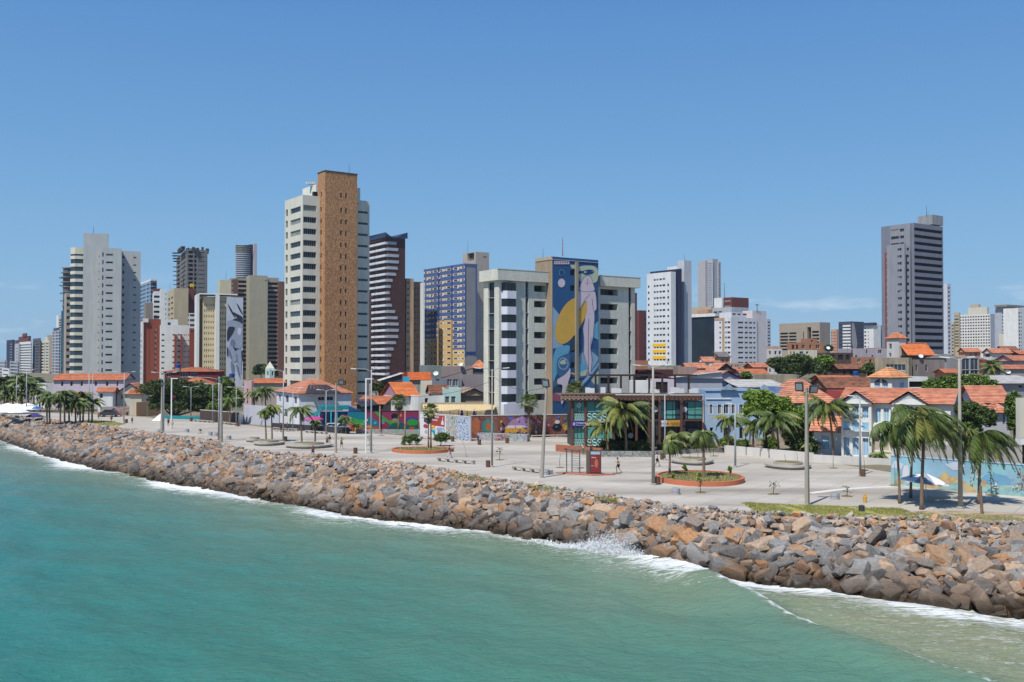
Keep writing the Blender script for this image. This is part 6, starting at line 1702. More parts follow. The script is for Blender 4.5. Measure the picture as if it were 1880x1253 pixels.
gwall("stone_planter","low grey planter wall with faded paint before the pavilion hedge",(1103,839),(1200,839.5),.75,graffiti("planter_paint",[S(150,150,146),S(110,116,112),S(176,176,170),S(130,136,140)],1.6,dist=2),th=.4,cat="planter")
gwall("stone_planter","plain grey planter wall right of the tall lamp post",(1204,836),(1330,830),.55,wall("planter_grey",150,148,142),th=.4,cat="planter")
# ------------------------------------------------------------------ pale blue house and roofs to its right
b=house("pale blue two-storey house with white-framed windows beside the pavilion",1294,152,1293,1400,716,palebl,"flat",a=3,wL=10,zg=0,name="blue_house",R=[W(752,[(1302.5,1308),(1317.5,1324),(1328.5,1337.5),(1343,1350),(1357,1364)],1.45,"dark","w",mull=1),W(796,[(1303,1309),(1328,1337),(1357,1364)],1.8)],w2=palebl)
f=b.lastR
for p0,p1 in ((1302.5,1308),(1317.5,1324),(1328.5,1337.5),(1343,1350),(1357,1364)):
    for q0,q1 in ((p0-1.2,p0),(p1,p1+1.2)):b.band(f,f.px(q0),f.px(q1),b.z(1294,762),b.z(1294,742),.06,white,name="window_trim")
b.band(f,f.px(1296),f.px(1342),b.z(1294,733.5),b.z(1294,732),.15,white,name="cornice");b.band(f,0,f.w,b.z(1294,718),b.z(1294,716) +.1,.2,palebl,name="cornice")
def pediment(b,pL,pR,yb,yt,dd,m):
    v0,v1=b.to_local(PD(pL,yb,dd)),b.to_local(PD(pR,yb,dd));z0,z1=PD(pL,yb,dd).z-b.zg,PD(pL,yt,dd).z-b.zg;mb=MB()
    prof=[(0,0),(.12,.25),(.25,.3),(.4,.85),(.5,1),(.6,.85),(.75,.3),(.88,.25),(1,0)]
    P=[(v0.x+(v1.x-v0.x) *t,v0.y,z0+(z1-z0) *h) for t,h in prof]
    Q=[(x,y+.3,z) for x,y,z in P]
    mb.poly(P);mb.poly(Q[::-1])
    for k in range(len(P)-1):mb.quad(P[k],Q[k],Q[k+1],P[k+1])
    b.part("pediment",mb,m)
stb=wall("stained_blue",150,172,196,stain=.4)
pediment(b,1322,1356,716.5,706,151.5,stb)
b=house("pale blue gabled house half hidden by the bright green tree",1402,156,1400,1442,722,palebl,"flat",a=3,wL=10,zg=0,name="blue_house");pediment(b,1384,1424,722,706,155.4,stb)
house("white flat sheet roof hall behind the blue houses",1362,170,1355,1440,710,wall("hall_shade",90,92,98),"shedR","R",1.0,t_wh,a=3,wL=10,zg=0,name="hall",cat="hall",ov=.9)
house("maroon-roofed hall behind the roof pergola",1185,210,1172,1306,692,wall("maroon_wall",84,50,50),"gable","R",1.5,wall("maroon_sheet",98,52,52),a=4,wL=14,name="hall",cat="hall")
house("square brown rooftop water house on the maroon-roofed hall",1246,204,1245,1280,674,wall("taupe_box",170,146,136,stain=.3),"flat",a=4,wL=5,zg=6.5,name="water_house",cat="rooftop room",par=0)
house("white wall block seen between the pergola posts",1168,168,1167,1200,700,white,"flat",a=3,wL=7,zg=0,name="white_block",cat="building")
house("dark-windowed lilac house with a small orange canopy behind the pergola",1201,172,1200,1238,697,pink,"flat",a=3,wL=7,zg=0,R=[W(712,[(1204,1226)],2.0,"void")],name="house")
house("long pale grey wall building right of the pergola",1240,176,1238,1326,693,wall("palegrey_wall",176,178,186),"shedL","R",1.0,t_wh,a=-4,wL=8,zg=0,name="long_building",cat="building")
house("lilac-walled house with a bright orange sloping roof above the white hall",1308,186,1300,1362,697.5,wall("lilac_wall",178,180,200),"gable","L",1.7,t_pk,a=14,wL=12,name="house")
house("low orange roof stretching behind the lilac-walled house",1362,214,1358,1408,686,wall("grey_back",140,140,138),"gable","R",1.0,t_or,a=4,wL=7,name="house")
house("small house with dark gable and orange roof among the mid-distance roofs",1318,226,1308,1346,680,wall("dark_gable",96,92,84),"gable","L",1.6,t_pk,a=10,wL=7,name="house")
house("long stained concrete wall block behind the white hall",1378,196,1374,1466,688,stained,"flat",a=3,wL=5,zg=1,name="stained_block",cat="building",par=0)
house("blue corner house end right of the white hall",1424,158,1422,1441,711,wall("blue_end",120,150,190),"flat",a=3,wL=6,zg=0)
house("big salmon-orange hipped roof house behind the floodlight mast",1444,150,1442,1536,739,wall("grey_blue_wall",140,142,152),"hip","R",3.4,t_pk,a=2,wL=14,zg=0,name="house")
house("weathered orange roof house behind the big hipped roof",1520,190,1516,1604,712,wall("brownish_wall",150,120,100),"gable","R",2.0,t_br,a=4,wL=9,name="house")
house("pale orange roof strip above the weathered roofs",1512,222,1508,1570,697,wall("brownish_wall",150,120,100),"gable","R",.9,t_or,a=3,wL=8,name="house")
house("faded pink-red flat roofed annex between big roof and villa",1543,158,1540,1594,718,wall("faded_red",190,92,88),"flat",a=3,wL=6,zg=0,name="annex",cat="building")
# ------------------------------------------------------------------ blue-shuttered villa
GL["shut"] =mat("pale_blue_shutter",S(158,202,232),var=.1,scale=2,rough=.6)
GL["arch"] =mat("sand_panel",S(206,192,168),var=.06)
vw=wall("villa_white",232,230,222,.85)
b=Bld("blue_villa","white villa with pale blue shutters, twin gables and salmon tiled roofs behind the palms",1745,120,741,59,cat="villa",zg=0)
b.vol(1745,1546,1756,741,120,[vw],L=[dict(y=766,n=1,sp=3,cols=C((1607,1617,1.9),(1622,1632,1.9)),st="shut",fr="w",mixp=0,mull=1),dict(y=815,n=1,sp=3,cols=C((1603,1614,2.6),(1619.5,1632,2.6)),st="arch",fr="w",mixp=0,mull=0)],par=0,name="wall",wR=9)
roof(b,b.lastR.s,b.lastR.w,b.lastL.w,b.zref-b.zg,"gable","L",1.7,t_pk,.5,vw)
f=b.lastL
b.band(f,f.px(1599),f.px(1640),b.z(1745,793),b.z(1745,783),.5,vw,name="balcony");b.band(f,f.px(1599),f.px(1640),b.z(1745,804),b.z(1745,800),.35,vw,name="cornice")
for (u0,uL,dd,ye,yc) in ((1600,1544.5,123.6,739.5,0),(1700,1637,120.2,741,0)):
    cols3=[(u0-52,u0-41),(u0-35,u0-24),(u0-17,u0-6)]
    b.vol(u0,uL,u0+1.2,ye,dd,[vw],L=[dict(y=756+(0 if u0 == 1600 else 4),n=1,sp=3,cols=C(*[(a_,c_,1.9) for a_,c_ in cols3]),st="shut",fr="w",mixp=0,mull=1),dict(y=822,n=1,sp=3,cols=C(*[(a_,c_,2.3) for a_,c_ in cols3]),st="shut",fr="w",mixp=0,mull=1)],par=0,name="bay_wall",wR=4,rev=.35)
    fb=b.lastL
    roof(b,b.lastR.s,5.5,b.lastL.w,b.zref-b.zg,"gable","R",1.45,t_pk,.35,wall("gable_grey_white",196,200,198))
    for a_,c_ in cols3:
        b.band(fb,fb.px(a_),fb.px(c_),b.z(u0,791,dd),b.z(u0,776,dd),.08,GL["shut"],name="door_panel")
        b.band(fb,fb.px(a_)-.12,fb.px(c_) +.12,b.z(u0,793,dd),b.z(u0,791.3,dd),.45,vw,name="balcony_slab")
        for q in (.33,.66):
            x=fb.px(a_) +(fb.px(c_)-fb.px(a_)) *q
            b.band(fb,x-.04,x+.04,b.z(u0,776,dd),b.z(u0,748,dd),-.2,GL["shut"],name="shutter_bar",inn=.28)
        b.band(fb,fb.px(a_),fb.px(c_),b.z(u0,763.4,dd),b.z(u0,762.0,dd),-.2,GL["shut"],name="shutter_bar",inn=.28)
    mb=MB();xs_=[fb.px(u0-54) +(fb.px(u0-2)-fb.px(u0-54)) *k/12 for k in range(13)]
    zb_=b.z(u0,747,dd);P=[fb.pt(x,zb_+.95*math.sin(math.pi*k/12) ** .7,-.06) for k,x in enumerate(xs_)]
    mb.poly(P[::-1]);b.part("arch_panel",mb,wall("arch_white",226,236,230,.85))
    b.band(fb,0,.3,0,b.z(u0,742,dd),.1,vw,name="pilaster");b.band(fb,fb.w-.3,fb.w,0,b.z(u0,742,dd),.1,vw,name="pilaster")
b=house("single-storey white annex with a steep orange roof at the villa's left end",1546,129,1494,1550,792,vw,"gable","L",1.9,t_pk,a=59,wR=3,L=[dict(y=814,n=1,sp=3,cols=C((1508,1522,1.9)),st="shut",fr="w",mixp=0,mull=3)],zg=0,name="annex",cat="house")
b=house("square white lookout tower with a pyramid tiled roof and arched blue windows",1637,136,1598,1667,692.5,vw,"hip","R",1.35,tiles("clay_tile_bright",S(230,168,118),S(212,146,100),None),a=38,L=[dict(y=711,n=1,sp=3,cols=C((1605,1615.5,1.2),(1619.5,1630,1.2)),st="shut",fr="w",mixp=0,mull=1)],R=[dict(y=710,n=1,sp=3,cols=C((1652,1660,1.1)),st="shut",fr="w",mixp=0,mull=0)],zg=0,name="lookout_tower",cat="tower",ov=.45)
fb=b.lastL
for (a_,c_) in ((1605,1615.5),(1619.5,1630)):
    mb=MB();z0=b.z(1637,711) +.6;x0,x1=fb.px(a_),fb.px(c_)
    lo=a_<1610
    P=[fb.pt(x0,z0,-.04),fb.pt(x1,z0,-.04)] +[fb.pt(x1-(x1-x0) *k/6,z0+.5*(math.sin(math.pi/2*k/6) if not lo else math.cos(math.pi/2*k/6)),-.04) for k in range(7)]
    mb.poly(P);b.part("arched_window_head",mb,GL["blue"])
b=house("white house with a ribbed orange roof and two small front gables at the right",1792,124,1763,1850,738.5,wall("right_house_white",206,206,210),"gable","R",2.0,t_pk,a=-12,wL=9,zg=0)
b=Bld("porch","porch with two little tiled gables and teal shutters on the right-hand house",1806,119,757,12,cat="porch",zg=0)
b.vol(1806,1805,1854,757,119,[wall("right_house_white",206,206,210)],wL=3,par=0,R=[dict(y=770,n=1,sp=3,cols=C((1841,1845,1.3),(1848.5,1852.5,1.3)),st="teal",fr="w",mixp=0)])
c=b.lastR.s;Wd=b.lastR.w;zt=b.zref-b.zg
for k in (0,1):
    x0,x1=c.x-.2+Wd/2*k,c.x+Wd/2*(k+1) +.2;mb=MB();xm=(x0+x1) /2
    courses(mb,(x0,c.y-.5,zt-.1),(x1,c.y-.5,zt-.1),(xm,c.y+1.6,zt+1.15),(xm,c.y+1.6,zt+1.15));courses(mb,(x0,c.y+3,zt-.1),(x0,c.y-.5,zt-.1),(xm,c.y+1.6,zt+1.15),(xm,c.y+1.6,zt+1.15));courses(mb,(x1,c.y-.5,zt-.1),(x1,c.y+3,zt-.1),(xm,c.y+1.6,zt+1.15),(xm,c.y+1.6,zt+1.15))
    b.part("roof",mb,t_pk)
b=Bld("house_end","bare cream concrete house end cut off by the right edge of the picture",1872,98,731,10,cat="building",zg=0)
b.vol(1872,1868.5,1925,731,98,[cream],par=.3,wL=.6,yb=806,name="upper_wall");b.vol(1874,1866,1925,806,97,[white],par=0,wL=.8,yb=817,name="slab");b.vol(1884,1878,1925,817,99,[wall("dark_recess",60,54,52)],par=0,wL=.6,name="recess")
# ------------------------------------------------------------------ houses climbing the hill on the right
hb=wall("hill_brick",176,124,94);hp=wall("hill_pink",206,178,176);hg=wall("hill_grey",164,160,160);hd=wall("hill_dark",92,78,74,stain=.3);hw=wall("hill_white",218,214,210)
house("white house with orange roofs in front of the black glass office",1292,330,1283,1312,664,hw,"gable","R",1.6,t_pk,a=20,L=[W(670,[(1286,1289)],1.2)],R=[W(670,[(1296,1299),(1304,1307)],1.0)])
house("peach house with dark roof between two orange roofs under the white office block",1322,300,1312,1340,655,salmon,"shedR","R",1.5,t_gr,a=20,R=[W(662,[(1326,1329),(1333,1336)],1.2)])
house("long peach two-storey house below the white office block",1318,280,1296,1368,670,salmon,"flat",a=15,R=[W(674.5,[(1342,1345),(1350,1352),(1354,1356)],1.3)])
house("pink house with a row of small windows right of the long peach house",1352,268,1336,1392,674,hp,"flat",a=15,R=[W(679,[(1356,1359),(1366,1369),(1378,1382)],1.2)])
house("orange roofed shed under the blank white stair tower",1384,250,1382,1409,674,hb,"gable","R",1.0,t_pk,a=8,wL=6,name="shed",cat="shed")
house("tall white narrow house left of the big dark tree",1418,320,1408,1436,641,hw,"flat",a=15,L=[W(648,[(1411,1415)],1.3,n=3,sp=2.9)],R=[W(648,[(1422,1426),(1430,1434)],1.2,n=3,sp=2.9)])
house("brick house with upper terrace above the big dark tree",1468,340,1445,1512,629,hb,"flat",a=12,L=[W(637,[(1453,1458),(1461,1465)],1.5,"void")],R=[W(637,[(1472,1478),(1486,1490),(1498,1505)],1.4)])
house("small brick box room on top of the brick house",1486,342,1484,1500,622,hb,"flat",a=12,wL=6,name="box_room",cat="rooftop room",R=[W(627,[(1489,1493)],.8)])
house("cream house with two square windows just above the big dark tree",1462,320,1446,1500,643,cream,"flat",a=12,L=[W(648,[(1450,1453),(1455.5,1459)],.9)],R=[W(648,[(1468,1475),(1480,1484)],.9)])
house("dark weathered brick building right of the big dark tree",1518,300,1500,1566,648,hd,"flat",a=12,L=[W(656,[(1504,1508),(1511,1515)],1.4,"void",n=2)],R=[W(656,[(1524,1532),(1538,1548),(1553,1560)],1.5,"void",n=3,sp=3.2)])
house("long lilac-grey building with parapet left of the white tower house",1560,320,1556,1630,640,wall("hill_lilac",182,172,182),"flat",a=10,wL=8,R=[W(646,[(1563,1566),(1612,1619),(1590,1593)],1.2),W(655,[(1570,1574),(1600,1604)],1.0)])
house("brown brick house with small windows below the long lilac-grey building",1570,290,1562,1608,656,hb,"flat",a=10,R=[W(663,[(1574,1580),(1596,1601)],1.0,n=2,sp=3.0),W(668,[(1588,1591)],2.0,"curt")])
house("ragged low brick huts behind the weathered orange roofs",1540,262,1526,1590,677,hd,"gable","R",1.2,t_br,a=10,R=[W(684,[(1548,1552),(1560,1566)],1.2,"void")])
b=house("slim white tower house with an arched window and pyramid tiled roof",1650,290,1628,1663,620.5,hw,"hip","R",1.6,t_or,a=20,L=[W(636,[(1632,1637)],1.6,"blue"),W(652,[(1632,1636)],1.2)])
house("steep bright orange roof beside the slim white tower house",1668,286,1660,1714,652,hd,"shedR","R",3.6,t_new,a=4,wL=5)
house("flat-roofed stained concrete block with long canopy under the white tower house",1668,236,1606,1674,657,stained,"flat",a=40,name="concrete_block",cat="building",L=[W(675,[(1626,1662)],1.5,"dark")])
house("plain taupe grey block with slit windows right of the stained concrete block",1676,238,1670,1734,661,wall("taupe_grey_block",136,128,124,stain=.3),"flat",a=6,wL=6,name="concrete_block",cat="building",R=[W(676,[(1681,1684.5),(1699,1703)],1.6)])
house("small white flat-roofed room between lookout tower and round tree",1667,152,1666,1703,692,white,"flat",a=4,wL=5,zg=0,name="white_room",cat="building",R=[W(706,[(1669,1700)],.9,"void",rev=.6)])
b=house("grey hall with a rounded roof right of the taupe grey block",1732,262,1728,1762,657,wall("arch_grey",170,168,168),"hip","R",1.0,t_gr,a=6,wL=8,name="hall",cat="hall",R=[W(668,[(1740,1745)],.8,"curt")])
house("modern box house with dark blue glazing and a red side pillar",1764,246,1761,1806,657,hg,"flat",a=4,wL=7,name="modern_house",R=[W(669,[(1766,1780),(1782,1796)],2.9,"blue","w",mull=1),W(684,[(1766,1780),(1782,1796)],1.2,"dark")])
house("red pillar wall at the right side of the glazed box house",1803,245,1802.5,1811,660,wall("red_pillar",146,76,72),"flat",a=4,wL=6,name="pillar_wall",cat="wall",par=0)
house("small low orange roof in front of the grey rounded hall",1736,232,1733,1760,684,salmon,"gable","R",.8,t_or,a=4,wL=5)
house("white gabled house with a wide window below the white hotel",1822,300,1805,1858,648,hw,"gable","R",1.4,t_pk,a=20,L=[W(653,[(1809,1817)],1.0)])
house("brown-red roofed house behind the white gabled house",1840,345,1830,1868,644,hb,"gable","R",1.6,t_br,a=20,R=[W(650,[(1848,1855)],1.2)])
house("low orange roofed house in front of the white hotel's left corner",1772,350,1760,1800,646,salmon,"gable","R",1.4,t_pk,a=20,R=[W(651,[(1780,1784),(1790,1794)],1.2)])
house("dark roofed house with pale wall near the right edge skyline",1862,262,1850,1900,662,hp,"gable","R",1.4,t_pk,a=15,wL=7)
house("house with orange veranda roof at the right edge below the red-shadow tower",1872,300,1860,1910,650,hd,"gable","R",1.1,t_or,a=10,wL=6)
house("low grey walled yard buildings below the pale palm tree on the right",1812,236,1809,1862,687,stained,"flat",a=5,wL=6,name="yard_building",cat="building")
house("grey-walled house with faded orange roof at the right edge",1836,232,1830,1905,677,hg,"gable","R",.9,t_pk,a=6,wL=7)
house("wide grey block-work hall with a white sheet roof at the right",1816,172,1810,1930,703,wall("blockwork",150,152,158),"shedR","R",1.1,t_wh,a=8,wL=10,zg=0,name="hall",cat="hall",R=[W(710,[(1870,1878)],.7)],ov=.7)
house("small white parapet house under the dark slim towers at the hill foot",1718,330,1700,1745,650,hw,"flat",a=15)
house("terracotta house row between the striped dark tower and the grey landmark tower",1600,380,1586,1628,646,wall("terra_row",170,120,100),"gable","R",1.5,t_br,a=20,R=[W(650,[(1606,1609),(1615,1618)],1.2)])
house("grey roof house behind the maroon-roofed hall",1262,260,1252,1296,676,hg,"gable","R",1.3,t_pk,a=12)
house("old brick side wall house next to the mural building's right edge",1172,236,1166,1190,662,hb,"flat",a=10,wL=8)
house("terracotta block in the distance left of the brutalist concrete office",1418,420,1408,1430,636,salmon,"flat",a=15)
house("low white house strip left of the pale narrow house",1400,300,1392,1412,668,hw,"flat",a=12,wL=6)
house("low houses with orange roof between the lilac building and the far left towers",60,300,40,84,716,white,"gable","R",1.3,t_pk,a=15,wL=8)
house("pale block behind the far palms at the left edge",20,330,-10,44,706,cream,"flat",a=15,wL=8,L=[W(712,[(-4,2),(8,14)],1.3)])
house("beige wall building along the beach at the left edge",12,262,-20,40,738,wall("sandy_wall",216,190,150),"flat",a=6,wL=5)
def clutter(px,y,dd,kind,label):
    P=PD(px,y,dd);o=empty({"tank":"water_tank","dish":"satellite_dish","aerial":"roof_aerial"}[kind],P,label,{"tank":"water tank","dish":"satellite dish","aerial":"aerial"}[kind]);mb=MB()
    if kind == "tank":mb.lathe([(.0,0),(.6,0),(.75,.9),(.6,1.0),(.1,1.15)],12);mb.build("tank",mat("tank_blue",S(40,84,160),var=.1),o);mb=MB();mb.box(-.6,.6,-.6,.6,-.9,0);mb.build("stand",conc,o)
    elif kind == "dish":mb.lathe([(.0,0),(.35,.08),(.6,.28)],12);M_=Matrix.Rotation(.9,4,'X');mb.v=[tuple(M_ @ Vector(v)) for v in mb.v];mb.build("dish",white,o);mb=MB();mb.tube([(0,0,-.9),(0,0,0)],.05,5);mb.build("mast",m_framed,o)
    else:mb.tube([(0,0,-.8),(0,0,2.8)],.04,5);mb.build("mast",m_framed,o);mb=MB();[mb.tube([(-.6+.1*k,0,2.7-.28*k),(.6-.1*k,0,2.7-.28*k)],.025,4) for k in range(3)];mb.build("crossbar",m_framed,o)
for a_ in ((1350,698,188,"tank","blue water tank above the pale blue house beside the white sheet roof"),(1571,690,250,"tank","small blue water tank among the ragged brick huts"),(327,676,270,"tank","dark blue tank on the roof behind the wine-red building"),(426,694,240,"tank","blue tank on the wall left of the baroque church front"),
    (1464,716,158,"aerial","thin aerial over the blue house end"),(1556,648,318,"aerial","cross-shaped aerial on the long lilac-grey hill building"),(1306,672,280,"dish","white dish on the long peach house"),(1520,640,300,"dish","white satellite dish on the dark weathered brick building"),(800,687,214,"dish","grey dish beside the slate house's windows"),
    (846,670,246,"dish","white dish on the long pinkish grey block"),(1226,688,176,"aerial","aerial rising behind the roof pergola"),(1690,655,238,"dish","white dish on the plain taupe grey block"),(1850,684,232,"dish","dish on the faded orange roof at the right edge"),(768,722,204,"aerial","small aerial on the weathered brown-roofed house")):clutter(*a_)
# ------------------------------------------------------------------ vegetation
m_leaf=mat("palm_leaf",(0.085,0.125,0.028),rough=.55,var=.25,scale=.5,island=.35,obj=.12,spec=.4)
m_leafy=mat("palm_leaf_yellow",(0.20,0.21,0.05),rough=.55,var=.25,scale=.5,island=.3,spec=.4)
m_dry=mat("dry_palm_leaf",(0.20,0.155,0.095),rough=.8,var=.3,scale=.8,island=.3)
m_trunk=mat("palm_trunk",S(140,116,98),rough=.9,var=.2,scale=2.5,bump=.6,bscale=8)
m_bark=mat("tree_bark",S(96,78,62),rough=.9,var=.25,scale=1.5,bump=.6,bscale=5)
def frond(r,base,d,L_,wind,droop=.085,nseg=12,lw=.05,ll=.85,dens=3):
    """one coconut frond as a mesh: arching rachis with hanging leaflets"""
    mb=MB();p=Vector(base);v=Vector(d).normalized();pts=[p.copy()];dirs=[v.copy()]
    st=L_/nseg
    for i in range(nseg):
        v=(v+Vector((0,0,-1)) *droop*(1+i*.10) +wind*(.045+.012*i)).normalized()
        p=p+v*st;pts.append(p.copy());dirs.append(v.copy())
    mb.tube(pts,[.045-.035*k/nseg for k in range(nseg+1)],4,cap=False)
    for i in range(1,nseg+1):
        for q in range(dens):
            t=i-q/dens;k=int(t);f=t-k
            if k >= nseg:k,f=nseg-1,1
            c=pts[k].lerp(pts[k+1],f);dv=dirs[k]
            s=dv.cross(Vector((0,0,1)))
            if s.length<.05:s=Vector((1,0,0))
            s.normalize();e=t/nseg
            ln=ll*(math.sin(min(1,e*1.15+.12) *math.pi) ** .5*.9+.25) *r.uniform(.8,1.1)
            for sg in (-1,1):
                a=(s*sg*.62+dv*.55+Vector((0,0,-.45)) +wind*.55+Vector((r.uniform(-.1,.1),r.uniform(-.1,.1),r.uniform(-.1,.1)))).normalized()
                m_=c+a*ln*.5;t_=m_+(a+Vector((0,0,-.5)) +wind*.2).normalized() *ln*.5
                w_=dv*lw*1.35
                mb.quad(c-w_*.6,c+w_*.6,m_+w_,m_-w_);mb.tri(m_-w_,m_+w_,t_)
    return mb
def crown(root,top,r,n,L_,wind,up=.75,lw=.05,ll=.85,dry=2,dens=3,yellow=.15,dr=1.0):
    ga=2.39996
    for k in range(n):
        az=k*ga+r.uniform(-.2,.2);el=up-1.05*(k/n) ** 1.1+r.uniform(-.1,.1)
        d=Vector((math.cos(az) *math.cos(el),math.sin(az) *math.cos(el),math.sin(el) +.15))
        mb=frond(r,top,d,L_*r.uniform(.82,1.08),wind,droop=r.uniform(.06,.11) *dr,lw=lw,ll=ll,dens=dens)
        mb.build("frond",m_leafy if r.random() <yellow else m_leaf,root)
    for k in range(dry):
        az=r.uniform(0,6.28);mb=frond(r,top-Vector((0,0,.15)),Vector((math.cos(az) *.6,math.sin(az) *.6,-.5)),L_*.7,wind*.6,droop=.2,lw=lw*.8,ll=ll*.8,dens=2)
        mb.build("dry_frond",m_dry,root)
    mb=MB();mb.lathe([(.05,top.z-.5),(.26,top.z-.3),(.22,top.z),(.02,top.z+.35)],8,(top.x,top.y));mb.build("crown_shaft",m_leafy,root)
    for k in range(4):
        az=r.uniform(0,6.28);c=top+Vector((math.cos(az) *.3,math.sin(az) *.3,-.35));mb=MB()
        mb.lathe([(.01,c.z-.14),(.12,c.z),(.01,c.z+.14)],7,(c.x,c.y));mb.build("coconut",m_leafy,root)
WIND=Vector((.9,.25,-.05))
def palm(label,px,yb,cpx,cy_,L_,n=16,seed=1,wind=.5,r0=.17,dd=None,group="coconut palms",zb=0.0,up=.75,lw=.05,ll=.85,dens=3,yellow=.15,dry=2,dr=1.25):
    r=random.Random(seed)
    B=G(px,yb,zb) if dd is None else Vector((PD(px,yb,dd).x,dd,zb))
    T=PD(cpx,cy_,B.y);o=empty("coconut_palm",B,label,"palm tree",group);H=T.z-B.z;dx=T.x-B.x
    pts=[(dx*(t ** 1.6),0,H*t-.1) for t in [i/9 for i in range(10)]]
    mb=MB();mb.tube(pts,[r0*(1.35 if i == 0 else 1-.4*i/9) for i in range(10)],9);mb.build("trunk",m_trunk,o,True)
    crown(o,Vector((dx,0,H)),r,n,L_,WIND*wind,up,lw,ll,dry,dens,yellow,dr)
    return o
palm("leftmost of the wind-bent palms by the sea mural, slim with a small crown",1652,925,1644,784,3.8,22,3,1.0,.13,dr=2.2,ll=1.1,lw=.045,dens=4)
palm("largest wind-bent palm in the centre of the right-hand group, fronds sweeping right",1692,936,1698,772,5.0,40,4,1.1,.17,dr=2.0,ll=1.2,lw=.045,dens=4)
palm("curved-trunked bent palm at the right of the group, beside the short wooden post",1797,926,1802,800,4.6,30,5,1.0,.14,dr=2.0,ll=1.1,lw=.045,dens=4)
palm("wind-bent palm crown just behind the largest palm of the right-hand group",1672,915,1680,756,4.4,28,41,1.1,.13,dr=1.9,ll=1.1,lw=.045,dens=4)
palm("coconut palm with full crown left of the blue villa, its trunk leaning left",1531,849,1521,746,4.8,28,6,.8,.17,ll=1.0,lw=.07)
palm("small young palm in a pot-sized bed in front of the villa's grey-white wall",1613,853,1613,834,1.9,11,7,.2,.09,up=.6,dry=0,ll=.5)
palm("small palm with broad leaves between the big palm and the villa annex",1491,842,1490,815,1.9,11,8,.2,.09,up=.6,dry=0,ll=.5)
palm("full coconut palm in front of the bright green tree",1430,840,1424,766,4.6,26,9,.5,.17,ll=1.0,lw=.07)
palm("shorter palm directly left of the full coconut palm, by the bicycle racks",1383,836,1383,778,3.6,16,10,.4,.17)
palm("palm in front of the pale blue house, beside the thin lamp post",1337,833,1338,770,3.2,15,11,.4,.15)
palm("tattered half-dry palm at the left side of the round orange planter",1229.5,878,1230,812,2.2,9,12,1.2,.15,yellow=.3,dry=9,dr=2.8)
palm("tall tattered palm with grey hanging leaves in the round orange planter",1292.5,882,1291,794,2.7,13,13,1.2,.18,yellow=.3,dry=14,dr=2.8)
palm("large arching coconut palm in front of the pavilion's dark entrance",1150,826,1146,752,5.6,34,14,.5,.2,zb=.3,yellow=.4,ll=1.15,lw=.08,dens=4)
palm("leaning coconut palm before the pavilion's left wing",1116,826,1108,784,3.4,15,15,.35,.16,zb=.3,yellow=.3)
palm("palm half hidden in the dark shrubs right of the tall lamp post at the pavilion",1240,830,1243,800,2.8,12,16,.5,.14,zb=.2,yellow=.35,dry=3)
palm("left one of two thin ragged palms on the long kidney-shaped seat bench",488.5,812,486,756,1.8,9,17,.6,.15,lw=.06,dry=5)
palm("right one of two thin ragged palms on the long kidney-shaped seat bench",499.5,812,498,750,2.4,12,18,.6,.15,lw=.06,dry=2,yellow=.5)
palm("tall slender palm on the second kidney-shaped seat in front of the white villa",554,818,551,752,3.2,14,19,.5,.16,dry=3)
palm("short-crowned palm stump beside the tall slender palm on the second seat",578.5,818,579,774,.9,6,20,.6,.16,dry=4)
palm("small young palm in front of the painted teal and green wall",654,793,656,780,1.7,10,21,.2,.09,dd=174,up=.6,dry=0,ll=.5)
palm("small palm at the left end of the painted wall, before the car park",635,797,635,768,2.0,10,22,.3,.1,dry=1)
fl_=[(86,779,733,"first"),(91,778,728,"second"),(110.5,779,730,"third"),(118.5,779,722,"fourth"),(127,777,736,"fifth"),(139,778,738,"sixth"),(152.5,777,726,"seventh"),(169,776,737,"eighth"),(147,778,742,"ninth")]
names_=["leftmost palm of the dense far row in front of the lilac building","palm just right of the leftmost one in the far row","palm in the middle-left of the far row, beside the tallest one","tallest palm of the far row, before the lilac building's windows",
          "low palm directly right of the tallest one in the far row","small leaning palm right of centre in the far row","palm with arched fronds near the right end of the far row","rightmost palm of the far row beside the lamp posts","low bushy palm squeezed behind the arched-frond palm in the far row"]
for i,((px,yb,cy2,_),nm) in enumerate(zip(fl_,names_)):
    palm(nm,px,yb,px+rr.uniform(-2,2),cy2,3.0+.5*(i % 3),15,50+i,.35,.2,lw=.08,dens=2,yellow=.1)
fl2=[(8,752,712),(24,752,716),(40,752,700),(52,754,704),(62,755,712),(73,756,722),(34,754,724),(15,752,728)]
names2=["palm at the very left edge behind the white beach parasols","second palm from the left edge, above the beach parasols","tallest dark palm above the white beach parasols","dense palm right of the tallest one above the beach parasols",
          "palm between the two lamp posts above the blue beach tent","rounded palm left of the small white building","low palm under the tallest one at the far left","low dark palm filling the left edge behind the parasols"]
for i,((px,yb,cy2),nm) in enumerate(zip(fl2,names2)):
    palm(nm,px,yb,px+rr.uniform(-2,2),cy2,4.2,15,70+i,.35,.24,lw=.11,dens=2,yellow=.1,dd=250)
palm("thin palm standing in front of the trees by the dark brown wall",422,780,422,735,3.2,14,81,.4,.17,lw=.08,dens=2)
palm("bushy palm between the church front and the white villa",488,785,486,716,4.4,16,82,.3,.2,lw=.09,dens=2,dd=225)
palm("yellowish palm next to the church front above the grey wall",466,785,468,722,3.4,14,83,.3,.2,lw=.09,dens=2,dd=228,yellow=.5)
palm("palm on the hillside right of the glazed box house",1822,700,1821,674,4.2,16,84,.3,.2,lw=.1,dens=2,dd=230)
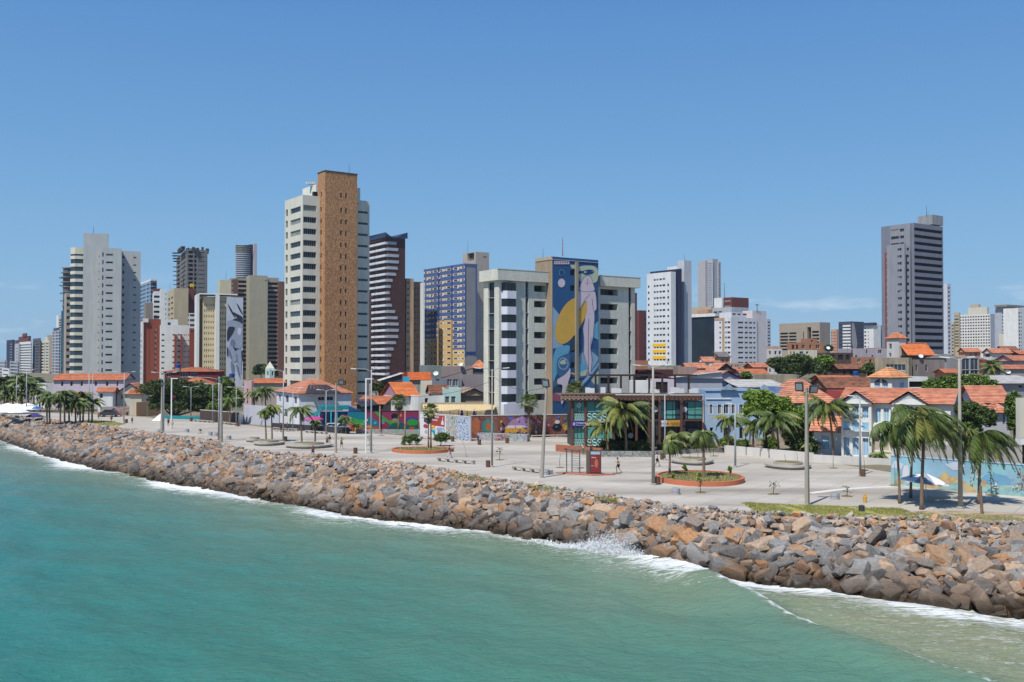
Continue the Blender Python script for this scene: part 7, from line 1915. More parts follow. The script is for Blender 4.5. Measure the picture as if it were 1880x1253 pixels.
def fan_palm(label,px,yb,cy_,R_,seed,n=38,skirt=18,dd=None,zb=0.0,r0=.2,cpx=None):
    r=random.Random(seed);B=G(px,yb,zb) if dd is None else Vector((PD(px,yb,dd).x,dd,zb))
    T=PD(cpx or px,cy_,B.y);o=empty("fan_palm",B,label,"palm tree","fan palms");H=T.z-B.z;dx=T.x-B.x
    mb=MB();mb.tube([(dx*t,0,H*t-.1) for t in (0,.3,.6,1)],[r0*1.3,r0,r0*.9,r0*.85],9);mb.build("trunk",m_trunk,o,True)
    C0=Vector((dx,0,H))
    for k in range(n+skirt):
        dry=k >= n;mb=MB()
        az=k*2.39996+r.uniform(-.2,.2);el=(1.25-1.75*(k/n)) if not dry else -1.0-r.uniform(0,.45)
        d=Vector((math.cos(az) *math.cos(el),math.sin(az) *math.cos(el),math.sin(el)))
        pl=R_*(.5 if not dry else .3) *r.uniform(.85,1.1);hub=C0+d*pl
        mb.tube([C0,hub],.02,3,cap=False)
        s=d.cross(Vector((0,0,1)));s=s.normalized() if s.length>.05 else Vector((1,0,0));u=s.cross(d)
        nl=13
        for j in range(nl):
            a=(j/(nl-1)-.5) *3.4;dr=d*math.cos(a) +s*math.sin(a)
            ln=R_*.5*(1-.25*abs(a) /1.7) *r.uniform(.85,1.1)
            tip=hub+dr*ln+Vector((0,0,-.22*ln*(1+r.random()))) +WIND*.06*ln
            w_=s*math.cos(a) *.055-d*math.sin(a) *.055;m_=hub+dr*ln*.55+u*.03
            mb.quad(hub-w_*.4,hub+w_*.4,m_+w_,m_-w_);mb.tri(m_-w_,m_+w_,tip)
        mb.build("dry_frond" if dry else "frond",m_dry if dry else (m_leafy if r.random() <.12 else m_leaf),o)
    return o
fan_palm("round-crowned fan palm in front of the plum painted wall",732,792.5,738,2.1,31,dd=178)
fan_palm("left trunk of the twin fan palm in the oval orange planter",786.5,826,766,1.2,32,16,22,r0=.11)
fan_palm("right, taller trunk of the twin fan palm in the oval orange planter",791,827,754,1.5,33,24,16,r0=.12)
fan_palm("fan palm with a yellowish skirt standing against the long graffiti wall",970.5,803.5,740,2.2,34,36,26,r0=.24)
fan_palm("fan palm rising behind the left end of the pavilion roof",1056,803,718,2.2,35,34,8,dd=156)
o=empty("dead_palm_trunk",G(743.5,803),"bare dead palm trunk, dark below and bleached above, before the painted wall","dead palm")
mb=MB();mb.tube([(0,0,0),(0,0,2.3)],.13,8);mb.build("lower_trunk",m_dry,o);mb=MB();mb.tube([(0,0,2.3),(.03,0,4.5)],.11,8);mb.build("upper_trunk",wall("bleached_wood",206,172,144),o)
m_thatch=mat("thatch_leaf",(.2,.16,.1),var=.3,island=.4,scale=.8)
def leafmat(name,c):return mat(name,c,rough=.6,var=.3,scale=.35,island=.4,spec=.3)
lf_dark=leafmat("leaf_dark",(.062,.094,.026));lf_mid=leafmat("leaf_mid",(.10,.155,.033));lf_bright=leafmat("leaf_bright",(.17,.26,.035));lf_olive=leafmat("leaf_olive",(.095,.105,.035));lf_red=leafmat("leaf_reddish",(.13,.08,.03))
def tree(label,px,yb,boxes,m,n,leaf=.35,seed=1,dd=None,zb=0.0,trunk=.35,name="broadleaf_tree",m2=None,cat="tree",group=None,dens=None,th=.62):
    """boxes = crown lobes as picture rectangles (x0, y0, x1, y1) at the tree's own distance"""
    r=random.Random(seed);rs=np.random.default_rng(seed)
    B=G(px,yb,zb) if dd is None else Vector((PD(px,yb,dd).x,dd,zb if zb else tz(PD(px,yb,dd).x,dd)))
    D=B.y;o=empty(name,B,label,cat,group);k_=D/F
    mb=MB();lobes=[]
    for (x0,y0,x1,y1) in boxes:
        P=PD((x0+x1) /2,(y0+y1) /2,D);rx,rz=(x1-x0) /2*k_,(y1-y0) /2*k_
        lobes.append((P-B,rx,rx*.85,rz))
    tot=sum(l[1] *l[3] for l in lobes)
    bottom=min(l[0].z-l[3] for l in lobes);top=max(l[0].z for l in lobes)
    fork=max(.4,bottom*.8+.2)
    tr=MB();tr.tube([(0,0,-.3),(.1,0,fork*.5),(0,0,fork)],[trunk*1.3,trunk,trunk*.8],8)
    for (c,rx,ry,rz) in lobes:
        tr.tube([(0,0,fork*.95),tuple(Vector((0,0,fork)).lerp(c,.5) +Vector((0,0,-.2))),tuple(c)],[trunk*.6,trunk*.35,trunk*.12],6)
        for q in range(4):
            e=c+Vector((r.uniform(-.7,.7) *rx,r.uniform(-.7,.7) *ry,r.uniform(-.2,.7) *rz));tr.tube([tuple(Vector((0,0,fork)).lerp(c,.6)),tuple(e)],[trunk*.25,trunk*.06],5)
    tr.build("trunk",m_bark,o)
    V=[];Fc=[];MI=[]
    for (c,rx,ry,rz) in lobes:
        cnt=int(n*rx*rz/tot);nsub=max(8,int(cnt/70))
        sub=rs.normal(size=(nsub,3));sub /= np.linalg.norm(sub,axis=1)[:,None];sub[:,2] =np.where(sub[:,2] <-.45,-sub[:,2],sub[:,2])
        sub *= (th+(1-th) *rs.random((nsub,1)))
        sr=.30+.16*rs.random(nsub)
        id_=rs.integers(0,nsub,cnt)
        off=rs.normal(size=(cnt,3));off /= np.linalg.norm(off,axis=1)[:,None];off *= (rs.random((cnt,1)) ** .4)
        p=(sub[id_] +off*sr[id_][:,None] *np.array([1,1,.75])) *np.array([rx,ry,rz]) *.86+np.array(c)
        a=rs.normal(size=(cnt,3));a[:,2] *= .5;a /= np.linalg.norm(a,axis=1)[:,None]
        b_=np.cross(a,rs.normal(size=(cnt,3)));b_ /= np.linalg.norm(b_,axis=1)[:,None]
        s=leaf*(.6+.8*rs.random((cnt,1)))
        q=np.stack([p-a*s*.5-b_*s*.28,p+a*s*.5-b_*s*.10,p+a*s*.5+b_*s*.28,p-a*s*.5+b_*s*.10],1)
        base=len(V) *0
        V.append(q.reshape(-1,3));MI.append((id_ % 5 == 0).astype(np.int32))
    V=np.concatenate(V);MI=np.concatenate(MI);nq=len(V) // 4
    me=bpy.data.meshes.new("crown");me.vertices.add(len(V));me.vertices.foreach_set("co",V.astype(np.float32).ravel())
    me.loops.add(nq*4);me.loops.foreach_set("vertex_index",np.arange(nq*4,dtype=np.int32));me.polygons.add(nq)
    me.polygons.foreach_set("loop_start",(np.arange(nq) *4).astype(np.int32));me.polygons.foreach_set("loop_total",np.full(nq,4,np.int32));me.update(calc_edges=True)
    me.materials.append(m);me.materials.append(m2 or m);me.polygons.foreach_set("material_index",MI)
    link("crown",me,o)
    return o
tree("huge spreading dark green tree over the teal curved wall left of centre",318,768,[(255,697,330,735),(290,694,360,740),(325,700,395,745),(270,720,320,765),(310,725,375,768),(350,728,400,766)],lf_dark,34000,.42,1,m2=lf_olive,trunk=.5)
tree("bushy tree cluster behind the dark brown wall left of centre",400,775,[(385,702,425,745),(395,690,430,730),(410,710,447,762),(380,735,420,768)],lf_mid,20000,.4,2,m2=lf_bright,trunk=.3,dd=212)
tree("brownish green tree lobe at the right side of the huge spreading tree",380,770,[(360,706,392,738)],lf_red,5000,.4,22,m2=lf_olive,trunk=.25,dd=232)
tree("dark round tree behind the small church steeple",480,700,[(464,668,494,694),(488,676,512,696)],lf_dark,7000,.7,3,m2=lf_mid,dd=340,trunk=.4)
tree("bush-like dark tree beside the bright orange gable roof",692,740,[(680,700,700,724),(694,704,708,745)],lf_olive,5000,.4,4,m2=lf_dark,dd=216,trunk=.2)
tree("big dark round tree in the middle of the hill houses, darkest crown",1455,700,[(1408,655,1450,684),(1436,650,1492,688),(1424,664,1480,698),(1476,662,1512,696)],lf_dark,26000,.55,5,m2=lf_olive,dd=262,trunk=.5)
tree("lighter yellow-green tree joined to the right side of the big dark hill tree",1515,700,[(1492,652,1534,682),(1504,664,1538,690)],lf_bright,12000,.5,6,m2=lf_mid,dd=268,trunk=.4)
tree("bright green broad tree in front of the pale blue houses",1405,838,[(1364,733,1410,775),(1386,720,1432,765),(1415,728,1458,775),(1440,745,1482,790),(1364,716,1390,744),(1375,716,1420,750)],lf_bright,42000,.32,7,m2=lf_mid,trunk=.28,dd=136)
tree("dark tree mass under the eaves of the big salmon hipped roof",1500,840,[(1480,738,1530,780),(1450,760,1500,815),(1440,790,1490,830)],lf_mid,18000,.3,8,m2=lf_mid,trunk=.22,dd=138)
tree("scrubby small tree with open branches beside the full coconut palm",1452,841,[(1432,785,1474,822),(1440,778,1466,800)],lf_olive,3200,.2,9,m2=lf_mid,trunk=.12)
tree("round green tree behind the blue-shuttered villa's roof",1765,745,[(1692,696,1740,724),(1722,688,1790,722),(1760,688,1826,728),(1800,700,1834,730)],lf_mid,24000,.4,10,m2=lf_bright,dd=150,trunk=.4)
tree("dark dense tree behind the bent palms on the right",1790,860,[(1752,735,1805,785),(1775,745,1830,800),(1745,770,1800,820)],lf_dark,20000,.26,11,m2=lf_mid,dd=112,trunk=.3)
tree("green hedge tree at the right edge behind the cream concrete frame",1862,800,[(1846,718,1876,780),(1850,760,1880,800)],lf_mid,8000,.28,12,dd=116,trunk=.2)
tree("small dark tree patch below the lilac-grey hill building",1602,700,[(1580,664,1625,694),(1592,676,1618,700)],lf_dark,7000,.5,13,m2=lf_mid,dd=250,trunk=.3)
tree("small tree among the peach houses on the hill",1318,690,[(1292,676,1345,694),(1310,668,1336,684)],lf_dark,5000,.5,14,m2=lf_mid,dd=258,trunk=.3)
tree("shrubby tree left of the stained concrete wall",1366,712,[(1356,682,1382,704),(1352,692,1372,708)],lf_mid,3500,.35,15,dd=190,trunk=.2)
tree("small green tree below the white hotel at the right",1838,700,[(1806,660,1836,688),(1852,680,1882,694)],lf_mid,6000,.5,16,m2=lf_dark,dd=256,trunk=.3)
tree("shrub tree behind the striped tower base on the right skyline",1518,640,[(1512,634,1530,648)],lf_dark,2500,.7,17,dd=330,trunk=.3)
tree("dark green tree between dark slim towers near the centre skyline",800,700,[(874,664,888,684)],lf_dark,1500,.5,18,dd=240,trunk=.2)
tree("low dark greenery band before the far left towers",40,745,[(-10,690,25,716),(18,686,60,716),(50,692,86,716),(66,700,100,722)],lf_dark,9000,.6,31,m2=lf_mid,dd=282,trunk=.2)
tree("dark bushes added in place of the shady gap between the scrubby tree and villa annex",1472,845,[(1450,806,1478,842),(1470,800,1500,842)],lf_dark,8000,.25,32,m2=lf_mid,dd=131,trunk=.1,name="hedge",cat="hedge")  # bushes added so the space under the trees reads as dark shade
tree("dense trees past the right end of the sea mural wall",2000,890,[(1890,770,1990,860),(1970,760,2080,870),(2060,780,2170,880)],lf_mid,14000,.35,51,m2=lf_dark,dd=108,trunk=.3)
tree("low two-lobed shrub in the oval orange planter",751,827,[(735,800,758,824),(750,796,774,822)],lf_mid,4500,.16,19,m2=lf_dark,trunk=.06,name="shrub",cat="shrub",zb=.4,dd=151)
tree("rounded shrub tree on thin stems at the right end of the oval planter",809,826,[(796,793,827,818)],lf_mid,4500,.17,20,m2=lf_dark,trunk=.06,name="shrub",cat="shrub",zb=.4,dd=149)
sp=[(1257,875,6,10,"leafy bush at the back left of the round orange planter"),(1237,884,4,7,"small leafy shoot beside the left palm in the round planter"),(1284,886,4,8,"yellow-green sapling at the front of the round planter"),(1316,880,5,6,"spiky dark plant at the right of the round planter"),(1340,875,4,9,"thin sapling at the right rim of the round planter")]
for i,(px,yb,rw,rh,lb) in enumerate(sp):tree(lb,px,yb,[(px-rw,yb-rh*2.2,px+rw,yb-2)],lf_bright if i != 3 else lf_dark,380,.17,90+i,trunk=.03,name="shrub",cat="plant",zb=.3)
tree("dark clipped hedge mass at the pavilion's entrance",1150,832,[(1098,805,1140,836),(1130,808,1170,838),(1160,806,1196,838)],lf_dark,14000,.18,24,m2=lf_olive,trunk=.08,name="hedge",cat="hedge",dd=141)
tree("olive hedge right of the tall lamp post by the pavilion",1240,832,[(1204,812,1240,834),(1235,812,1270,833),(1265,815,1320,832)],lf_olive,12000,.18,25,m2=lf_dark,trunk=.08,name="hedge",cat="hedge",dd=143)
tree("wild greenery over the white wall behind the bicycle racks",1350,835,[(1318,800,1350,832),(1345,806,1380,834),(1395,800,1430,832)],lf_mid,9000,.2,26,m2=lf_bright,trunk=.08,name="hedge",cat="hedge",dd=143)
# ------------------------------------------------------------------ promenade furniture
m_pole=mat("concrete_pole",S(176,168,156),rough=.85,var=.12,scale=.8,stain=.15)
m_pole2=mat("galvanised_pole",S(178,182,184),rough=.55,var=.08,metal=.2)
m_lampw=mat("lamp_head_white",(.65,.66,.66),var=.05);m_lampd=mat("floodlight_body",(.05,.05,.055),rough=.5,var=.1)
m_lens=mat("floodlight_glass",(.30,.33,.35),rough=.15,var=.2,spec=.6)
def lamp(label,px,yb,yt,arms=(),r=.09,m=None,curved=None,base=True,dd=None,tilt=0):
    B=G(px,yb) if dd is None else Vector((PD(px,yb,dd).x,dd,0));H=PD(px,yt,B.y).z
    o=empty("street_lamp",B,label,"street lamp","lamp posts on the promenade")
    mb=MB();mb.tube([(0,0,0),(tilt*.5,0,H*.5),(tilt,0,H)],[r*1.5,r*1.1,r*.8],10);mb.build("pole",m or m_pole2,o,True)
    if base:mb=MB();mb.lathe([(r*2.6,0),(r*2.6,.14),(r*1.6,.2)],10);mb.build("base",m_pole,o)
    for (dx,dy,dz,L_) in arms:
        v=Vector((dx,dy,0)).normalized() *L_
        mb=MB();z=H-dz;mb.tube([(tilt,0,z-.25),(tilt+v.x*.4,v.y*.4,z+.05),(tilt+v.x,v.y,z+.12)],[.05,.045,.04],6);mb.build("arm",m_pole2,o,True)
        M_=Matrix.Translation((tilt+v.x*1.18,v.y*1.18,z+.13)) @ Matrix.Rotation(math.atan2(v.y,v.x),4,'Z') @ Matrix.Rotation(-.1,4,'Y')
        mb=MB();mb.box(-.38,.42,-.14,.14,-.06,.05,M=M_);mb.build("lamp_head",m_lampw,o)
        mb=MB();mb.box(-.3,.34,-.1,.1,-.09,-.06,M=M_);mb.build("lamp_glass",m_lens,o)
    return o
TWO=((1,.35,0,1.5),(-1,-.2,0,1.5));TW2=((1,.3,0,1.1),(-1,-.2,0,1.1));BIGL=((-1,.1,.2,4.0),)
lamp("thin twin-armed lamp beside the far palm row, first lamp right of the lilac building's windows",227.5,777,684,TWO,.08)
lamp("slender lamp left of the big spreading tree, by the orange gatehouse",270.5,767,708,TW2,.07)
lamp("T-topped grey lamp standing just behind the thick concrete pole left of centre",300.5,794,685,TWO,.08)
lamp("thin lamp in front of the teal curved wall under the big tree",350.5,770,711,TW2,.07)
lamp("grey lamp before the brown wall's left half",390.5,776.5,706,TW2,.07)
lamp("tall lamp with one very long arm reaching left, left of centre",401.5,810,692,BIGL,.1)
lamp("thin lamp at the white gate end of the dark brown wall",433.5,783,712,TW2,.07)
lamp("single-arm tall lamp behind the ragged twin palms",520,815,681,((-1,.1,0,1.3),),.09)
lamp("slim lamp between the white villa and the second palm seat",537.5,793,714,TW2,.06)
lamp("thin lamp in front of the car park sign",598.5,799,717,TW2,.07)
lamp("tall twin-armed lamp right of the white square arch post",681.5,832.5,679,((1,.3,0,1.0),(-1,.2,0,2.2)),.1)
lamp("tall twin-armed lamp before the corner of the mural building",903.5,858,678,TWO,.09,m_pole)
lamp("very tall thick lamp post standing in front of the pavilion",1199.5,891,673,TWO,.13,m_pole)
lamp("thin lamp behind the very tall thick post, in front of the ochre sign",1221,845,724,((1,.2,0,.7),),.08)
lamp("thin white lamp between the two palms by the pale blue house",1350,858,743,((-1,.1,0,.6),),.09)
lamp("grey lamp in front of the villa's blue shutters, short arm to the left",1579.5,874,729,((-1,.2,0,.8),),.09)
lamp("tall lamp rising through the wind-bent palms at the right",1763.5,934,659,((-1,.3,0,1.0),(1,.3,0,1.0)),.14,m_pole)
lamp("slim lamp at the far left behind the beach parasols",30,752,690,TW2,.09,dd=245)
lamp("tall lamp right of the parasols at the far left",48.5,757,680,TW2,.1,dd=238)
lamp("lamp in the middle of the far palm row",163,776,684,TW2,.1)
lamp("thin plain mast just right of the lamp in the far palm row",169.5,776,686,(),.06)
def floodmast(label,px,yb,yt,r,heads,tilt=0,holes=False):
    B=G(px,yb);H=PD(px,yt,B.y).z;o=empty("floodlight_mast",B,label,"floodlight mast")
    mb=MB();mb.tube([(0,0,0),(tilt,0,H)],[r*1.35,r*.75],10 if not holes else 4);mb.build("mast",m_pole,o)
    if holes:
        for k in range(9):
            z=.8+k*H/9.5;mb=MB();q=r*(1.3-.55*z/H);mb.box(-q*.2+tilt*z/H,q*.2+tilt*z/H,-q*.73,-q*.5,z,z+.3);mb.build("opening",m_lampd,o)
    for (dx,dz,w,h,az) in heads:
        mb=MB();mb.tube([(tilt,0,H-.6+dz*0),(tilt+dx,-.1,H+dz-h*.5)],.05,5);mb.build("arm",m_pole2,o)
        M_=Matrix.Translation((tilt+dx,-.25,H+dz)) @ Matrix.Rotation(az,4,'Z') @ Matrix.Rotation(.35,4,'X')
        mb=MB();mb.box(-w,w,-.1,.1,-h,h,M=M_);mb.build("floodlight",m_lampd,o)
        mb=MB();mb.box(-w*.75,w*.75,-.13,-.1,-h*.7,h*.7,M=M_);mb.build("lens",m_lens,o)
    return o
floodmast("thick square floodlight mast with slots and two big lights, near the lawn",1482,928,712,.18,[(-.72,.1,.36,.42,-.5),(.55,-.12,.40,.36,.2)],holes=True)
floodmast("leaning concrete floodlight mast with one lamp before the mural building",994.5,877.5,708,.17,[(-.1,.25,.4,.45,-.4)],tilt=.55)
floodmast("thick dark concrete pole at the promenade edge in front of the big spreading tree",297,796,706,.2,[(.1,.1,.3,.3,.3)])
floodmast("thick grey concrete pole at the promenade edge near the dark brown wall",406,812,700,.2,[(-.2,.1,.3,.3,-.3)])
floodmast("grey pole with a small square floodlight on top, behind the second palm seat",616.5,832,704,.14,[(.75,.15,.38,.38,.2)])
o=empty("square_arch",G(671.5,832),"white metal square arch post beside the tall twin-armed lamp","metal arch")
mb=MB();H=PD(671.5,697,G(671.5,832).y).z;mb.box(-.09,.09,-.09,.09,0,H);mb.build("post",m_framew,o);mb=MB();mb.box(-.09,1.1,-.09,.09,H,H+.16);mb.build("top_bar",m_framew,o)
o=empty("square_arch",G(314.5,786),"tall thin white square arch standing before the big spreading tree","metal arch")
H=PD(314.5,696,G(314.5,786).y).z;mb=MB();mb.box(-.1,.1,-.1,.1,0,H);mb.build("post",m_framew,o);mb=MB();mb.box(-.1,1.2,-.1,.1,H,H+.16);mb.build("top_bar",m_framew,o)
o=empty("wooden_post",G(697.5,791),"plain beige wooden post in front of the painted wall","post");mb=MB();mb.tube([(0,0,0),(0,0,4.6)],.11,8);mb.build("post",wall("beige_post",196,176,150),o)
o=empty("wooden_post",G(1803.5,945),"short weathered wooden post at the promenade edge right of the bent palms","post");mb=MB();mb.tube([(0,0,-.3),(-.15,0,2.4)],[.14,.12],8);mb.build("post",m_trunk,o)
o=empty("arched_pipe",G(856,840),"thin bent pipe arching over the paving near the first long bench","bent pipe")
mb=MB();mb.tube([(0,0,0),(-.1,0,1),(-.45,0,2),(-1.0,0,2.7),(-1.3,0,2.8)],.035,6);mb.build("pipe",m_pole,o,True)
m_terra=mat("terracotta_paint",S(206,122,90),var=.12,scale=.8,stain=.1);m_soil=mat("planter_soil",S(140,120,84),var=.3,scale=2,col2=S(110,120,60),c2scale=1.5)
m_seat=mat("seat_concrete",S(186,178,164),var=.15,scale=1.2,stain=.15)
def ring(outer,w,h,z0=0.0):
    mb=MB();n=len(outer);cx_,cy_=sum(p[0] for p in outer) /n,sum(p[1] for p in outer) /n
    inn=[(p[0] +(cx_-p[0]) *w/math.hypot(p[0]-cx_,p[1]-cy_),p[1] +(cy_-p[1]) *w/math.hypot(p[0]-cx_,p[1]-cy_)) for p in outer]
    for k in range(n):
        k2=(k+1) % n;a,b_,c_,d_=outer[k],outer[k2],inn[k2],inn[k]
        mb.quad((*a,z0),(*b_,z0),(*b_,h),(*a,h));mb.quad((*a,h),(*b_,h),(*c_,h),(*d_,h));mb.quad((*d_,h),(*c_,h),(*c_,z0),(*d_,z0))
    return mb,inn
def oval(a,b,n=40,k=0.0):return [(a*math.cos(t) *(1+k*math.sin(t)),b*math.sin(t) +k*a*.3*math.cos(2*t)) for t in [6.28318*i/n for i in range(n)]]
def planter(label,pxL,pxR,yc,b_,h,m,w=.32,k=0.0,rot=0):
    c=G((pxL+pxR) /2,yc);a=(pxR-pxL) /2*c.y/F
    o=empty("planter",c,label,"planter",rz=rot);mb,inn=ring(oval(a,b_,40,k),w,h);mb.build("rim",m,o)
    mb=MB();mb.poly([(*p,h-.12) for p in inn]);mb.build("soil",m_soil,o)
    rg=random.Random(int(pxL));mb=MB()
    for i in range(500):
        t=rg.uniform(0,6.28);q=rg.random() ** .5*.86;p=Vector((a*q*math.cos(t),b_*q*math.sin(t),h-.12));s=rg.uniform(.1,.3);z=rg.uniform(0,6.28);d_=Vector((math.cos(z),math.sin(z),0)) *.05
        mb.tri(p-d_,p+d_,p+Vector((rg.uniform(-.1,.1),rg.uniform(-.1,.1),s)))
    g_=mb.build("low_greenery",m_grass,o);g_["kind"] ="stuff"
    return o
planter("round terracotta-coloured planter with two tattered palms",1204.5,1364,882,5.6,.5,m_terra)
planter("oval terracotta-coloured planter with shrubs and the twin fan palm",719,832,829.5,3.4,.45,m_terra,k=.12)
def tree_seat(label,pxL,pxR,yc,b_,k=.15,h=.45,cap=.9):
    c=G((pxL+pxR) /2,yc);a=(pxR-pxL) /2*c.y/F
    o=empty("round_seat",c,label,"seat planter")
    mb=MB();mb.prism([(p[0] *.9,p[1] *.9) for p in oval(a,b_,36,k)],0,h-.16);mb.build("base",m_pole,o)
    mb=MB();mb.prism(oval(a,b_,36,k),h-.16,h);mb.poly([(*p,h-.16) for p in oval(a,b_,36,k)[::-1]]);mb.build("seat",m_seat,o)
    q=oval(a*.62,b_*.62,30,k);mb,inn=ring(q,.18,h+.28,h);mb.build("rim",m_seat,o);mb=MB();mb.poly([(*p,h+.2) for p in inn]);mb.build("soil",m_soil,o)
    return o
tree_seat("concrete round seat with two bare saplings between the pavilion and the bench racks, leaf shaped",1233,1311,851,2.9,.2)
tree_seat("low concrete round seat with thin saplings behind the floodlight mast",1406,1489,859,2.9,.12)
tree_seat("long concrete seat bed holding the two ragged palms",464,521,817,2.6,.15)
tree_seat("long concrete seat bed holding the tall slender palm",522,610,821.5,2.9,.15)
tree_seat("small low concrete seat left of the two ragged palms",451,482,811.5,1.6,.05)
def sapling(label,px,yb,yt,seed=0,leaves=True,zb=0.0,patch=True):
    c=G(px,yb,zb);H=(yb-yt) *c.y/F;o=empty("sapling",c,label,"sapling","young trees in the paving");r=random.Random(seed)
    mb=MB();mb.tube([(0,0,0),(r.uniform(-.05,.05),0,H*.5),(r.uniform(-.12,.12),0,H)],[.035,.028,.015],5);mb.build("stem",m_bark,o)
    if leaves:
        mb=MB()
        for k in range(46):
            t=r.uniform(.45,1.02);p=Vector((r.gauss(0,.22),r.gauss(0,.22),H*t));a=Vector((r.uniform(-1,1),r.uniform(-1,1),r.uniform(-.5,.5))).normalized() *.14;q=a.cross(Vector((0,.3,1))) *.6
            mb.quad(p-a,p-q,p+a,p+q)
        g=mb.build("foliage",lf_mid,o)
    if patch:
        mb=MB();mb.lathe([(.55,0.006),(.5,.05),(.05,.07)],12);mb.build("earth_patch",m_soil,o)
for i,(lb,px,yb,yt,lv) in enumerate([("thin leafy sapling between the two long benches",917,845,822,True),("bare little sapling left of the exercise frame",1028,859,833,False),("bare stick-like sapling by the jogging man",1132,870,845,False),
    ("sapling staked in front of the second bench rack",1530,860,832,False),("young tree with broad leaves before the sea mural wall",1820,910,866,True),("bushy low sapling on the paving left of the floodlight mast",1420,908,884,True),("scruffy sapling on the paving by the lawn",1555,912,893,True),
    ("thin bare sapling right of the villa lamp",1587,864,834,False),("leafy sapling beside the small left concrete seat",678,818,800,True),("small sapling in front of the painted wall's right half",700,800,788,True),("thin sapling left of the sea mural wall's start",1643,892,852,False),
    ("leafy shoot at the promenade edge below the round planter",1286,905,880,True),("low green plant at the promenade edge near the solitary concrete bin",368,796,788,True),("leafless sapling on the left round seat before the pavilion",1267,850,822,False),("second leafless sapling on the same round seat",1282,850,822,False),
    ("slim sapling on the round seat behind the floodlight mast",1442,857,835,False),("second slim sapling on the round seat behind the floodlight mast",1464,857,832,False),("sapling behind the planter wall right of the tall lamp post",1310,838,818,True)]):sapling(lb,px,yb,yt,i,lv)
def bench(label,p0,p1,n,h=.5):
    A,B=G(*p0),G(*p1);d_=B-A;L_=d_.length;o=empty("bench",A,label,"bench","long slab benches",rz=math.atan2(d_.y,d_.x))
    mb=MB();mb.box(0,L_,-.05,.5,h-.12,h);mb.build("seat",m_seat,o)
    for k in range(n+1):
        x=(L_-.3) *k/n;mb=MB();mb.box(x,x+.3,0,.45,0,h-.12);mb.build("leg",m_seat,o)
    return o
bench("long low slab bench at the promenade edge near the oval planter",(802,847),(868,853.5),4)
bench("long low slab bench at the promenade edge left of the leaning floodlight mast",(940,863.5),(1010,872),4)
bench("slab bench in front of the white mural wall",(771,805.5),(812,809),3,.4)
bench("slab bench at the foot of the car park hedge wall",(560,794.5),(598,797.5),4,.4)
bench("row bench below the dark brown wall",(356,774),(390,777),4,.4)
bench("slab bench below the white gate",(405,778),(437,782),4,.4)
bench("slab bench along the far graffiti wall near the fan palm",(975,803.5),(1046,802),3,.35)
bench("slab bench on the villa side by the sapling",(500,789),(545,792),3,.4)
m_bin=mat("bin_timber",S(110,84,66),var=.2,scale=3)
def litter_bin(label,px,yb,s=.55,h=.8,m=None):
    o=empty("litter_bin",G(px,yb),label,"litter bin","litter bins on the promenade")
    for k in range(8):
        t=k*math.pi/4;M_=Matrix.Rotation(t,4,'Z');mb=MB();mb.box(-s*.19,s*.19,-s*.5,-s*.44,.05,h,M=M_);mb.build("slat",m or m_bin,o)
    mb=MB();mb.lathe([(s*.42,.0),(s*.42,h-.08),(s*.3,h-.1)],10);mb.build("liner",m_lampd,o)
for lb,px,yb in (("dark slatted bin at the promenade edge right of the grey floodlight pole",652.5,833),("brown slatted bin beside the tall lamp before the mural building",896,858),("slatted bin near the low painted block, left one",880,817),("slatted bin directly in front of the low painted block",931,814),
    ("slatted bin at the foot of the thin lamp behind the tall post",1216,844),("slatted bin by the bicycle racks",1423,841),("bin at the foot of the grey lamp before the villa",1584,875),("bin by the blue and white lace mural",831,811),("bin near the ragged twin palms, beside the single-arm lamp",524,811),
    ("small bin next to the very tall thick lamp post's foot",1207,890),("small dark bin on the paving by the twin-armed far lamp",232,777),("small dark bin farther back behind the far lamp",233,763),("bin at the right end of the dark brown wall",437,783),("bin near the teal curved wall",351,774)):
    litter_bin(lb,px,yb)
m_drum=mat("concrete_ring",S(178,180,182),var=.12)
for lb,px,yb in (("pale concrete ring drum at the promenade edge below the round planter",1241,908),("pale concrete drum right of the leaning floodlight mast",1002,872),("pale concrete drum on the lawn edge near the floodlight mast",1533,917),("pale concrete drum at the edge near the two ragged palms",420,807),
    ("first of two small drums left of the tall long-armed lamp",386,800),("second small drum next to the tall long-armed lamp",397,801),("small drum beside the thick dark concrete pole",292,795),("small pale drum by the fallen-looking cross base",343,794),("white bollard-like drum near the far lawn",195,787)):
    o=empty("concrete_drum",G(px,yb),lb,"concrete drum","concrete ring drums");mb=MB();mb.lathe([(.40,0),(.40,.6),(.32,.62),(.32,.1),(.0,.1)],16);mb.build("ring",m_drum,o);mb=MB();mb.lathe([(.42,.28),(.43,.3),(.42,.32)],16);mb.build("joint",m_pole,o)
o=empty("hydrant",G(1588,923),"small yellow post standing on the lawn","yellow bollard");mb=MB();mb.lathe([(.17,0),(.17,.55),(.12,.6),(.12,.75),(.0,.8)],10);mb.build("body",wall("hydrant_yellow",214,168,70),o);mb=MB();mb.box(-.2,.2,-.06,.06,.4,.5);mb.build("nozzle",wall("hydrant_yellow",214,168,70),o)
o=empty("tree_stump",G(1582,940),"short dark cut stump among the top rocks below the lawn","stump");mb=MB();mb.tube([(0,0,-.4),(0,0,.55)],[.28,.26],8);mb.build("stump",m_lampd,o)
c=G(1078,872);o=empty("exercise_frame",c,"outdoor exercise bar frame standing on a red tiled base","exercise frame",rz=-.1)
m_redt=mat("red_tile_base",S(190,130,108),var=.12,scale=2);m_steel=mat("green_grey_steel",S(84,96,96),rough=.5,var=.1)
mb=MB();mb.prism([(-3.6,.9),(.6,-1.2),(3.2,-.1),(-.2,1.6)],0,.16);mb.build("base",m_redt,o)
PX=[(-2.35,.45),(-1.75,.55),(-.85,.25),(.0,.05)]
